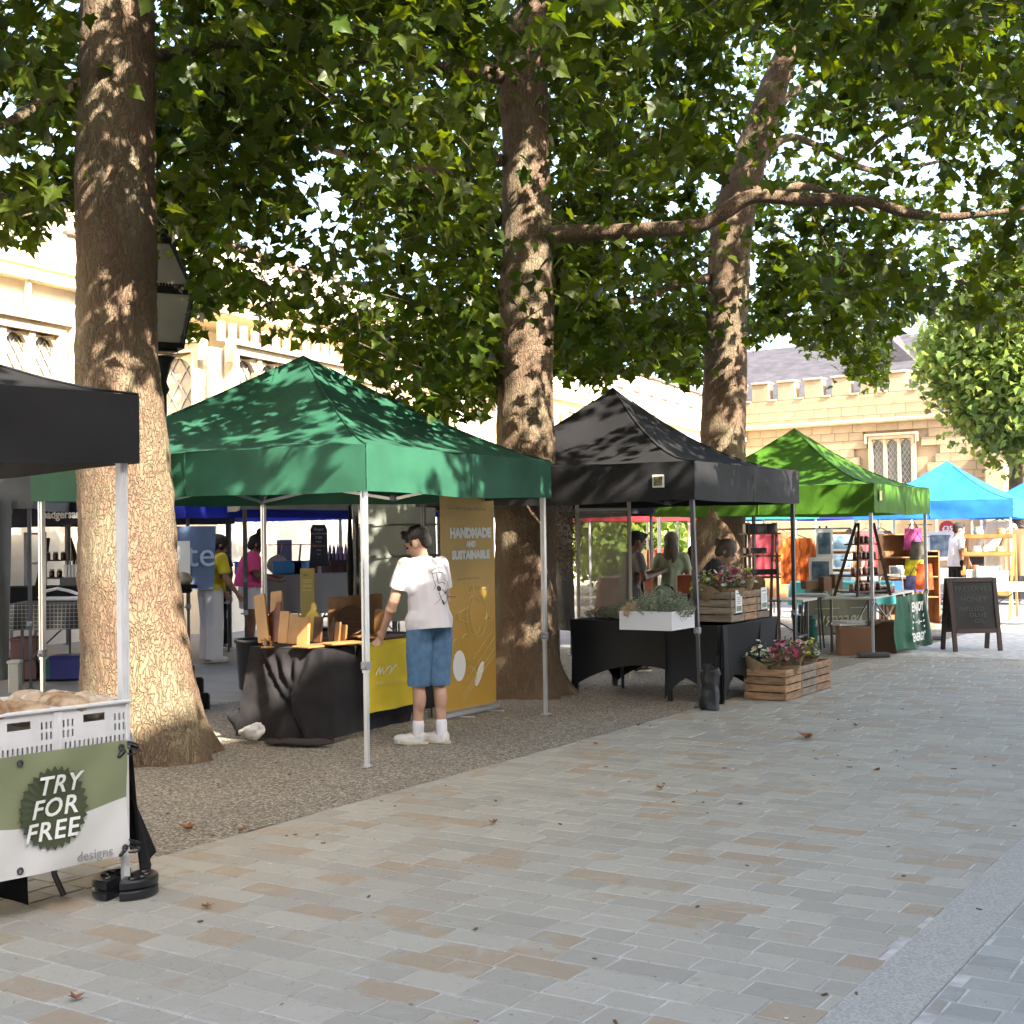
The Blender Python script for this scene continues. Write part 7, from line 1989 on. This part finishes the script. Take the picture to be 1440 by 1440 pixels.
# orange patterned garment on a stand, clothes rail things
def garment(label, P, rz, w_, h_, z, m_, name='hanging_shirt'):
    t = thing(name, label, 'garment', tuple(P), rz)
    b = MB(); b.grid(lambda s, tt: (w_*(s-.5)*(1-.28*max(0, tt-.8)*5*.6), .03*math.sin(s*11)*(1-tt)+.02*math.sin(s*23)*(1-tt), z+h_*tt), 22, 10); b.build('front', m_, t, smooth=True)
    b = MB(); b.grid(lambda s, tt: (w_*(s-.5)*(1-.28*max(0, tt-.8)*5*.6), .10+.03*math.sin(s*9)*(1-tt), z+h_*tt), 22, 10); b.build('back', m_, t, smooth=True)
    for s in (-1, 1): MB().capsule((s*w_*.42, .05, z+h_*.9), (s*w_*.62, .05, z+h_*.55), .06, .07, 8, 3).build('sleeve', m_, t, smooth=True)
    MB().tube([(-w_*.4, .05, z+h_*.96), (0, .05, z+h_+.06), (w_*.4, .05, z+h_*.96)], .01, 5).tube([(0, .05, z+h_+.06), (0, .05, z+h_+.14), (.03, .05, z+h_+.15)], .006, 5).build('hanger', PAL['steel_dark'], t)
    return t
m_o = bpy.data.materials.new('orange_wave_cloth'); m_o.use_nodes = True; nn = m_o.node_tree; wv = nn.nodes.new('ShaderNodeTexWave'); wv.inputs['Scale'].default_value = 3.2; wv.inputs['Distortion'].default_value = 9; tcc = nn.nodes.new('ShaderNodeTexCoord'); nn.links.new(tcc.outputs['Object'], wv.inputs[0])
rr2 = nn.nodes.new('ShaderNodeValToRGB'); rr2.color_ramp.interpolation = 'CONSTANT'; rr2.color_ramp.elements[0].color = (.72, .16, .02, 1); rr2.color_ramp.elements[1].position = .5; rr2.color_ramp.elements[1].color = (.80, .28, .06, 1); e = rr2.color_ramp.elements.new(.62); e.color = (.45, .07, .01, 1); nn.links.new(wv.outputs['Fac'], rr2.inputs[0]); nn.links.new(rr2.outputs[0], nn.nodes['Principled BSDF'].inputs['Base Color'])
p = at(1121, 750, 23); garment('orange shirt with wavy pattern hanging in the sun beyond the black gazebo', (p.x, p.y, 0), R_(-10), .56, .78, .72, m_o)
CRL = thing('clothes_rail', 'steel clothes rail carrying the orange patterned shirt', 'rail', (p.x, p.y+.08, 0), R_(-10)); 
for x in (-.9, .9): MB().bar((x, 0, 0), (x, 0, 1.66), .03).build('upright', PAL['steel_dark'], CRL)
MB().bar((-.9, 0, 1.655), (.9, 0, 1.655), .03).build('rail', PAL['steel_dark'], CRL)
# turquoise cloth over a table
p = at(1122, 750, 21.5); tq = simple_table('table under a turquoise cloth with small goods, seen between the black and lime gazebos', (p.x-.1, p.y), R_(-10), 1.55, .7, .80, PAL['table_grey'], cloth=mat('turquoise_cloth', (.10, .50, .52), .7, trans=.2), drop=.35)
# chalkboard
CB = thing('chalkboard_sign', 'wooden framed A-board chalkboard listing preserves, honey and infused olive oil', 'sign', tuple(gp(1366, 914, 0)), R_(6))
Hb = .98; wB = .68; lean = .16
for side in (0, 1):
    s = 1 if side == 0 else -1
    Rm = Matrix.Rotation(-s*lean, 3, 'X'); oy = -s*.20
    def T(x, y, z): q = Rm @ Vector((x, y, z)); return (q.x, q.y+oy, q.z)
    b = MB()
    for x in (-wB/2+.03, wB/2-.03): b.box(T(x, 0, Hb/2), (.06, .035, Hb), Rm, ch=.004)
    b.box(T(0, 0, Hb-.03), (wB-.12, .035, .06), Rm, ch=.004); b.box(T(0, 0, .27), (wB-.12, .035, .06), Rm, ch=.004)
    fr = b.build('frame', PAL['darkwood_red'] if 'darkwood_red' in PAL else mat('red_brown_wood', (.030, .013, .010), .5, var=.2), CB)
    MB().box(T(0, 0, (Hb+.27)/2-.0), (wB-.11, .012, Hb-.32), Rm).build('slate_board', mat('chalkboard', (.010, .011, .011), .75, var=.5, vscale=3), fr)
    if side == 0:
        ck = mat('chalk', (.075, .085, .075), .9); up = Rm @ Vector((0, 0, 1))
        for tx, z, sz_, xo in (('PRESERVES', .83, .10, 0), ('HONEY', .69, .10, 0), ('INFUSED', .56, .085, -.04), ('OLIVE', .48, .085, .04), ('OIL', .40, .085, .06)):
            lettering(tx, sz_, ck, fr, T(xo, -.010, z), (1, 0, 0), up, spacing=1.1)
MB().bar((-wB/2+.03, -.1, .45), (-wB/2+.03, .1, .45), .01).build('chain', PAL['steel_dark'], CB)
# ================================================================== SUNLIT STALLS FAR RIGHT
def folding_chair(label, P, rz):
    t = thing('folding_chair', label, 'chair', tuple(P), rz); m_ = mat('cream_metal', (.55, .50, .42), .4)
    MB().box((0, .0, .45), (.42, .40, .03), None, ch=.008).build('seat', m_, t)
    MB().box((0, .22, .72), (.40, .02, .17), None, ch=.006).build('backrest', mat('chair_blue', (.06, .25, .55), .6), t)
    MB().tube([(-.21, -.2, 0), (-.21, .22, .6), (-.21, .24, .84), (-.17, .245, .90), (.17, .245, .90), (.21, .24, .84), (.21, .22, .6), (.21, -.2, 0)], .014, 7).build('frame', m_, t)
    for s in (-1, 1): MB().bar((s*.19, .28, 0), (s*.19, -.1, .46), .024).build('leg', m_, t)
folding_chair('cream folding chair with a blue backrest at the end of the preserves stall', gp(1283, 893, 0)+Vector((0, .6, 0)), R_(20))
ws = [(1238, 1278, 23.0, 1.55, 'brown wooden shelf unit with small framed pictures beyond the ladder shelf'), (1292, 1316, 23.5, 1.25, 'plain brown display board leaning beside the lime gazebo leg')]
for i, (xa, xb, D_, h_, lab) in enumerate(ws):
    a_, b_ = at(xa, 750, D_), at(xb, 750, D_); w_ = (b_-a_).length
    t = thing('shelf_unit', lab, 'shelf', (a_.x, a_.y, 0), 0); m_ = mat('orange_pine', (.26, .125, .05), .6, var=.2, vscale=4)  # orange brown pine varied by noise
    MB().box((w_/2, .15, h_/2), (w_, .02, h_)).build('back', m_, t)
    for x in (0, w_): MB().box((x, 0, h_/2), (.02, .3, h_)).build('side', m_, t)
    for z in (.45, .8, 1.15, h_-.01):
        if z < h_: MB().box((w_/2, 0, z), (w_-.02, .28, .02)).build('shelf', m_, t)
    if i == 0:
        for x, z, s in ((.28, .82, .24), (.5, .82, .16)): framed('small dark framed picture on the brown wooden shelf unit', t.matrix_basis @ Vector((x*w_/.5*.9, -.05, z)), 0, s, s*.8, bl1, .1, 'small pictures on the wooden shelf unit')
for (x, D_, z, h_, w_, c_, lab) in ((1284, 22.5, 1.28, .36, .34, (.35, .04, .16), 'pink patterned bag hanging on a stall post'), (1290, 22.3, 1.12, .30, .26, (.05, .045, .03), 'black and gold bag hanging below the pink one'), (1285, 22.4, .86, .28, .36, (.55, .50, .02), 'yellow bag hanging under the black one'), (1285, 22.3, .60, .26, .34, (.10, .10, .25), 'dark tartan bag hanging lowest on the post'), (1299, 22.0, .64, .42, .30, (.75, .10, .02), 'orange red shirt hanging beside the lime gazebo leg')):
    p = at(x, 750, D_); b = MB(); b.grid(lambda s, t: (w_*(s-.5)*(1-.2*t), .05*math.sin(PI*s), h_*t), 8, 4); b.grid(lambda s, t: (w_*(s-.5)*(1-.2*t), -.05*math.sin(PI*s), h_*t), 8, 4)
    o = b.build('hanging_bag', mat(lab[:12], c_, .7, var=.5, vscale=9)); o.location = (p.x, p.y, z); tag(o, lab, 'bag'); MB().tube([(-.08, 0, h_), (0, 0, h_+.14), (.08, 0, h_)], .008, 5).build('strap', PAL['black_cloth'], o)
PO = thing('display_post', 'thin post with hooks carrying the hanging bags', 'post', tuple(at(1288, 750, 22.6)*Vector((1, 1, 0))), 0)
MB().bar((0, 0, 0), (0, 0, 1.75), .04).build('post', WOODS[4], PO); MB().box((0, -.1, .02), (.4, .4, .03)).build('base', WOODS[4], PO)
for z in (1.7, 1.5, 1.25, .95): MB().bar((-.15, -.06, z), (.25, -.06, z), .015).build('hook', PAL['steel_dark'], PO)
# grey table, red roundel, TV-like panel, crates of wares
p = at(1310, 750, 23.8); simple_table('grey folding table in the sun between the lime gazebo leg and the A-board', (p.x, p.y), R_(-8), 1.0, .7, .74, PAL['table_grey'])
def roundel():
    p = at(1332, 748, 29); t = thing('round_sign', 'small red round sign with white figures hanging at the back of the blue gazebo', 'sign', (p.x, p.y, 1.62), 0)
    b = MB(); b.lathe([(.17, -.01), (.17, .01)], n=22); me = b.mesh('disc'); me.transform(Matrix.Rotation(PI/2, 4, 'X')); link('disc', me, mat('red_sign', (.55, .02, .03), .5), t)
    lettering('£35', .15, PAL['print_white'], t, (0, -.016, 0), (1, 0, 0), (0, 0, 1), bold=.004)
roundel()
p = at(1322, 750, 28.5); framed('dark framed screen like print on a white stand in the blue gazebo', (p.x, p.y, .95), 0, .6, .62, bl1, .05, 'framed prints under the blue gazebo')
# tiered wooden wares
TW = thing('tiered_display', 'sunlit wooden tiers of trays, pots and frames beside the white pole of the blue gazebo', 'display', tuple(at(1388, 750, 24.6)*Vector((1, 1, 0))), R_(-30))
sp = mat('warm_oak', (.34, .16, .05), .55, var=.25, vscale=5)  # warm brown oak tone varied by noise
for s in (-1, 1):
    MB().bar((s*.42, -.35, 0), (s*.42, .30, 1.5), .04).build('side_rail', sp, TW); MB().bar((s*.42, .45, 0), (s*.42, .32, 1.5), .04).build('side_rail', sp, TW)
for z, y in ((.42, -.22), (.78, -.06), (1.12, .10), (1.44, .24)):
    tr_ = MB().box((0, y, z), (.86, .30, .02)).build('tray', sp, TW)
    for s in (-1, 1): MB().box((0, y+s*.15, z+.04), (.86, .012, .07)).build('tray_edge', sp, tr_)
wares = [((.55, .12, .03), 'orange enamel pot'), ((.62, .58, .50), 'cream mug'), ((.35, .10, .03), 'terracotta bowl'), ((.10, .07, .04), 'dark jug'), ((.62, .60, .55), 'white dish'), ((.50, .33, .12), 'straw coloured basket'), ((.20, .30, .28), 'grey green vase'), ((.45, .2, .08), 'wooden cup')]
for i, (c_, nm) in enumerate(wares):
    z, y = ((.43, -.22), (.79, -.06), (1.13, .10), (1.45, .24))[i // 2]
    b = MB(); k = random.uniform(.8, 1.2); b.lathe([(.05*k, 0), (.09*k, .03), (.10*k, .12*k), (.07*k, .18*k), (.075*k, .20*k), (.06, .18*k), (.04, .03)], n=12)
    o = b.build(nm.split()[-1], mat(nm, c_, .4), smooth=True); o.location = TW.matrix_basis @ Vector((-.2+.4*(i % 2), y, z)); tag(o, f'{nm} on the '+('lowest', 'second', 'third', 'top')[i//2]+' tray of the wooden tiers', nm.split()[-1])
simple_table('pale trestle table in the sun behind the A-board heaped with white boxes', tuple(at(1372, 750, 22.6))[:2], R_(-25), 1.5, .7, .70, PAL['white_plastic'], cloth=PAL['white_plastic'], drop=.12)
for i, (x, D_, w_, h_, c_, l) in enumerate(((1376, 22.9, .40, .20, (.55, .52, .46), 'open white box on the sunlit trestle behind the A-board'), (1388, 22.8, .34, .26, (.20, .33, .33), 'framed pale green picture lying on the sunlit trestle'), (1401, 22.9, .36, .18, (.58, .55, .48), 'second white box on the sunlit trestle'))):
    p = at(x, 750, D_); cardbox(l, (p.x+.1, p.y+.3), -.4, (w_, .3, h_), mat(l[:14], c_, .6), z=.715)
p = at(1406, 750, 26.5); garment('long pale jacket hanging in full sun at the right edge under the blue gazebo', (p.x, p.y, 0), R_(-20), .6, 1.0, .75, mat('cream_coat', (.55, .48, .38), .8))
p = at(1436, 750, 26.0); garment('brown coat hanging at the extreme right edge', (p.x, p.y, 0), R_(-20), .6, .9, .7, mat('brown_coat', (.20, .10, .05), .8))
for i, x in enumerate((1352, 1367, 1382)):
    p = at(x, 750, 29); cardbox(('left', 'middle', 'right')[i]+' brown crate stacked at the back of the blue gazebo', (p.x, p.y), .1, (.30, .3, .34), PAL['carton_l'], z=1.12)
p = at(1345, 750, 28.8); simple_table('long dark table at the back of the blue gazebo carrying brown crates', (p.x, p.y-.1), 0, 1.6, .6, 1.11, WOODS[1], cloth=PAL['black_cloth'], drop=1.0)

# ================================================================== STALLS BEHIND THE ROW, LEFT
PAL['counter_grey'] = mat('grey_counter_cloth', (.25, .25, .26), .8, bump=.1)
ca_ = at(376, 800, 19.3); simple_table('long counter under a plain grey cloth behind the board stall', (ca_.x, ca_.y), R_(3), 1.9, .7, 1.10, PAL['counter_grey'], cloth=PAL['counter_grey'], drop=.55, name='cloth_counter')
# chalk menu on a stand (on the counter)
p = at(449, 800, 20.2); MS = thing('menu_board', 'dark blue grey menu board with chalk lettering on a white post behind the counter', 'sign', (p.x, p.y, 0), 0)
MB().bar((0, .01, 0), (0, .01, 1.2), .045).build('post', PAL['white_plastic'], MS)
m_s = mat('slate_menu', (.045, .055, .07), .6)
MB().prism([(-.14, 1.30), (-.165, 1.24), (-.15, 1.20), (.15, 1.20), (.165, 1.24), (.14, 1.30), (.125, 1.50), (.125, 1.75), (.09, 1.82), (-.09, 1.82), (-.125, 1.75), (-.125, 1.50)], 'y', -.02, 0).build('board', m_s, MS)
for k, (tx, s) in enumerate((('Ginger', .055), ('Hot Chocolate', .04), ('7.50', .06), ('DARK', .032), ('Salted Caramel', .03), ('Coffee', .03), ('Mint', .03))): lettering(tx, s, PAL['print_white'], MS, (0, -.024, 1.75-.062*k), (1, 0, 0), (0, 0, 1))
# blue crates, frame, sacks on the counter
m_cb = mat('bright_blue_crate', (.05, .25, .62), .45)
for x, w_, lab in ((345, .26, 'bright blue tub on the grey counter beside the woman in pink'), (407, .42, 'bright blue crate in the middle of the grey counter'), (424, .18, 'pale blue tub at the right end of the blue crate')):
    p = at(x, 795, 19.6); t = thing('storage_crate', lab, 'crate', (p.x, p.y, 1.106), 0)
    MB().box((0, 0, .09), (w_, .3, .17), None, ch=.012).build('body', m_cb, t); MB().box((0, 0, .18), (w_+.03, .32, .02), None, ch=.004).build('rim', m_cb, t)
b = MB(); b.ell((0, 0, .14), (.14, .12, .16), None, 16, 10); me = b.mesh('sack', True); jitter(me, .03, 8, 3); o = link('plastic_sack', me, mat('cloudy_bag', (.50, .46, .40), .4, trans=.3)); p = at(390, 790, 19.6); o.location = (p.x, p.y, 1.10); tag(o, 'cloudy white plastic sack beside the pale tent pole on the counter', 'sack')
for xa, xb, ya, lab in ((361, 367, .0, 'slim dark frame leaning on the counter left of the pale pole'), (388, 396, 0, 'slim dark frame leaning on the counter right of the pale pole'), (419, 424, 0, 'slim reddish frame at the right of the leaning glass frames')):
    p = at(xa, 790, 19.8); q = at(xb, 790, 19.9); o = MB().bar((0, 0, 0), (q.x-p.x, .05, .42), .025).bar((q.x-p.x, .05, .42), (q.x-p.x+.3, .1, .42), .012).build('glass_frame', WOODS[2]); o.location = (p.x, p.y, 1.11); tag(o, lab, 'frame')
p = at(418, 790, 17.6); o = MB().box((0, 0, 0), (.24, .02, .34)).build('grey_notice', mat('grey_notice', (.20, .25, .26), .6)); 
p = at(400, 774, 21.8); o.location = p; tag(o, 'plain grey green notice fixed to the pale wall above the counter', 'notice'); 
# brown counter with bottles
p = at(446, 790, 21.3); t = simple_table('dark brown wooden counter with rows of small bottles behind the menu board', (p.x-.15, p.y), 0, 1.5, .6, 1.26, WOODS[1], cloth=WOODS[1], drop=.28, name='bottle_counter')
bt = MB().lathe([(.022, 0), (.024, .01), (.024, .09), (.01, .12), (.01, .15)], n=7).mesh('bottle', True); bt.materials.append(mat('clear_bottle', (.45, .35, .36), .2, rand=.5))
for k in range(16):
    o = link('bottle', bt, None); o.location = (p.x+.05+.062*(k % 8), p.y+.1+.14*(k//8), 1.265+(.10 if k > 7 else 0)); tag(o, 'small pale bottle in the rows on the brown counter', 'bottle', 'bottles on the brown counter')
o = MB().box((0, 0, .05), (.6, .12, .10)).build('riser_step', WOODS[1]); o.location = (p.x+.3, p.y+.26, 1.265); tag(o, 'low step raising the back row of bottles', 'step')
cardbox('brown carton at the right end of the bottle counter', (p.x+.95, p.y+.2), 0, (.22, .2, .26), PAL['carton_l'], z=1.265)
# low pink brick-like wall seen through the stall

# blue banner with pale letters
ba, bb_ = at(232, 760, 17.4), at(300, 760, 17.6); d = (bb_-ba)*Vector((1, 1, 0)); OB = thing('banner', 'slate blue banner with large pale letters behind the woman in yellow', 'banner', (ba.x, ba.y, 0), AZ(d.x, d.y)); WO = d.length
b = MB(); b.grid(lambda s, t: (WO*(1.0+.06*t)*s, .02*math.sin(s*8), .98+(.82)*t), 16, 6); b.build('vinyl', mat('slate_blue_vinyl', (.10, .15, .27), .5), OB, smooth=True)
lettering('ocite', .46, mat('pale_blue_print', (.36, .44, .60), .5), OB, (WO*.28, -.03, 1.42), (1, 0, 0), (0, 0, 1))
b = MB(); b.box((WO*.36, -.045, 1.37), (.18, .004, .48)); b.build('paper_notice', PAL['print_white'], OB)
# boxes heap by the pedestal (paper and hats)
b = MB(); b.ell((0, 0, .06), (.10, .09, .07), None, 14, 8); me = b.mesh('hat', True); jitter(me, .02, 9, 3); o = link('straw_hat', me, mat('straw_hat', (.42, .35, .26), .8)); o.location = LP.matrix_basis @ Vector((.16, -.14, 1.19)); tag(o, 'pale crumpled hat lying on top of the iron pedestal', 'hat')

# wooden handled dark tub between women and board table
b = MB(); b.lathe([(.20, 0), (.22, .02), (.25, .50), (.27, .52), (.27, .55), (.24, .55), (.2, .05)], n=20); o = b.build('dark_bin', PAL['black_plastic'], smooth=True); p = gp(350, 975, 0); o.location = p+Vector((.05, .35, 0)); tag(o, 'black plastic bin standing behind the left end of the board table', 'bin')

# far left stall: shelves, dark table, crates
def xshelf(label, xp, D_, W_, H_, n, m_):
    p = at(xp, 800, D_); return ladder_shelf(label, (p.x, p.y, 0), .2, W_, H_, n, False, m_)
x1 = ladder_shelf('brown wooden ladder shelf of small goods behind the cream gazebo leg', tuple(at(46, 780, 18.0)*Vector((1, 1, 0))+Vector((0, 0, .85))), .1, .62, .82, 3, True, PAL['darkwood'])
for xp, D_, z0_, lab in ((36, 17.4, .75, 'dark upright screen frame left of the ladder shelf'),):
    p = at(xp, 780, D_); t = thing('metal_stand', lab, 'frame', (p.x, p.y, z0_), 0)
    for x in (0, .25): MB().bar((x, 0, 0), (x, 0, 1.0), .035).build('upright', PAL['steel_dark'], t)
    for z in (.3, .6, .98): MB().bar((0, 0, z), (.25, 0, z), .025).build('crossbar', PAL['steel_dark'], t)
p = at(14, 860, 15.5); m_ck = bpy.data.materials.new('check_cloth'); m_ck.use_nodes = True; nn = m_ck.node_tree; br2 = nn.nodes.new('ShaderNodeTexBrick'); br2.offset = 0; br2.inputs['Scale'].default_value = 1; br2.inputs['Brick Width'].default_value = .045; br2.inputs['Row Height'].default_value = .045; br2.inputs['Mortar Size'].default_value = .0035
br2.inputs['Color1'].default_value = (.025, .025, .028, 1); br2.inputs['Color2'].default_value = (.03, .03, .03, 1); br2.inputs['Mortar'].default_value = (.26, .25, .24, 1); tcc = nn.nodes.new('ShaderNodeTexCoord'); mpp = nn.nodes.new('ShaderNodeMapping'); mpp.inputs['Rotation'].default_value = (PI/2, 0, 0); nn.links.new(tcc.outputs['Object'], mpp.inputs[0]); nn.links.new(mpp.outputs[0], br2.inputs[0]); nn.links.new(br2.outputs[0], nn.nodes['Principled BSDF'].inputs['Base Color'])
simple_table('dark table under a checked cloth behind the cream gazebo leg', (p.x, p.y), R_(5), 1.6, .7, .92, PAL['black_plastic'], cloth=m_ck, drop=.30)
p = at(0, 830, 16.8); simple_table('long black covered table at the back of the navy gazebo', (p.x, p.y), R_(5), 1.9, .6, 1.06, PAL['black_plastic'], cloth=PAL['black_cloth'], drop=.5)
for i in range(5):
    q = at(93+i*4.6, 810, 17.0); o = MB().box((0, 0, .09), (.055, .02, .16)).bar((0, 0, .17), (0, 0, .22), .006).build('price_tag', PAL['white_plastic']); o.location = (q.x, q.y, 1.165); tag(o, 'small white tag standing in a dark rack beside the thick tree', 'tag', 'white tags in the dark rack')
q = at(102, 810, 17.05); o = MB().box((0, 0, .05), (.30, .08, .10)).build('tag_rack', PAL['black_plastic']); o.location = (q.x, q.y, 1.066); tag(o, 'low dark rack holding the row of white tags', 'rack')
for (x, w_, d_, h_, c_, lab) in ((96, .36, .35, .28, (.015, .02, .16), 'dark blue crate on the ground behind the thick tree'), (73, .22, .3, .24, (.01, .10, .09), 'teal crate beside the dark blue one under the checked table'), (38, .30, .3, .50, (.09, .03, .02), 'dark red brown box under the left stall'), (21, .12, .12, .36, (.35, .33, .27), 'cream canister by the foot of the grey gazebo leg')):
    p = at(x, 930, 16.1 if x > 30 else 14.6); t = thing('crate' if x > 30 else 'canister', lab, 'crate' if x > 30 else 'canister', (p.x, p.y, 0), .1); mm = mat(lab[:18], c_, .5)
    MB().box((0, 0, h_/2), (w_, d_, h_), None, ch=.012).build('body', mm, t); MB().box((0, 0, h_-.02), (w_+.02, d_+.02, .03), None, ch=.004).build('rim', mm, t)
# open white book / boat like white tray on the checked table
b = MB(); b.tube([(-.3, 0, .04), (-.22, 0, .12), (-.08, 0, .15), (.05, .02, .12), (.2, 0, .07), (.38, 0, .05)], [.012, .02, .02, .02, .02, .01], 6); b.box((.05, .05, .03), (.6, .22, .04), None, ch=.01); o = b.build('tray_of_wares', PAL['white_plastic']); p = at(90, 830, 15.8); o.location = (p.x, p.y, .93); tag(o, 'white tray with curved handle on the checked table', 'tray')
# foot weights of grey gazebo at left
p = gp(13, 942, 0); b = MB().lathe([(.16, 0), (.17, .02), (.17, .08), (.15, .10), (.05, .10)], n=20).lathe([(.15, .10), (.16, .11), (.16, .16), (.14, .17), (.03, .17)], n=20); o = b.build('leg_weight', PAL['black_plastic'], smooth=False); o.location = p; tag(o, 'stacked black disc weights at the foot of the grey gazebo leg, far left', 'weight')
# weights at the lime gazebo legs
for c_, lab in (((.027, .027, 0), 'flat dark weight round the front leg of the lime gazebo'), ((2.97, .027, 0), 'flat dark weight round the street side rear leg of the lime gazebo')):
    o = MB().box((0, 0, .035), (.40, .16, .06), None, ch=.012).build('leg_weight', PAL['steel_dark']); o.location = G3.matrix_basis @ Vector(c_); tag(o, lab, 'weight')
# far middle: benches, people-free clutter, shrub behind the red gazebo
for i, (x, D_, w_, c_, lab) in enumerate(((845, 22, 1.6, (.35, .10, .04), 'red brown stall table seen under the flower stall roof'), (930, 26, 2.4, (.30, .14, .05), 'orange brown display table far behind the pale green top'))):
    p = at(x, 800, D_); simple_table(lab, (p.x, p.y), 0, w_, .7, .9, WOODS[4], cloth=mat('cl'+str(i), c_, .7), drop=.6)
for i in range(7):
    p = at(905+i*13, 790, 26.3); h_ = random.uniform(.2, .42); cardbox(('first', 'second', 'third', 'fourth', 'fifth', 'sixth', 'seventh')[i]+' bright box from the left on the far orange brown table', (p.x, p.y+.2), random.uniform(-.3, .3), (.2, .2, h_), mat('ware%d' % i, random.choice([(.6, .1, .05), (.6, .45, .2), (.1, .3, .15), (.6, .55, .5), (.3, .1, .05)]), .6), z=.905)
far_tree('garden_shrub', 'yellow green shrub in full sun seen below the flower stall roof', 880, 36, 1.6, 1.6, 500, 12.0)
far_tree('garden_shrub', 'second yellow green shrub beyond the red gazebo', 935, 38, 1.5, 1.5, 450, 13.0)
# clothes and goods between
for i, (x, D_, c_, lab) in enumerate(((1076, 24, (.30, .03, .05), 'dark red dress hanging left of the orange shirt'), (1240, 27, (.05, .05, .07), 'black jacket hanging behind the ladder shelf'), (1098, 25, (.45, .2, .1), 'rust coloured shirt hanging just left of the orange shirt'), (1219, 26, (.35, .04, .05), 'crimson scarf hanging right of the picture stand'))):
    p = at(x, 750, D_); garment(lab, (p.x, p.y, 0), .1, .44, .8, .8, mat('g%d' % i, c_, .8))
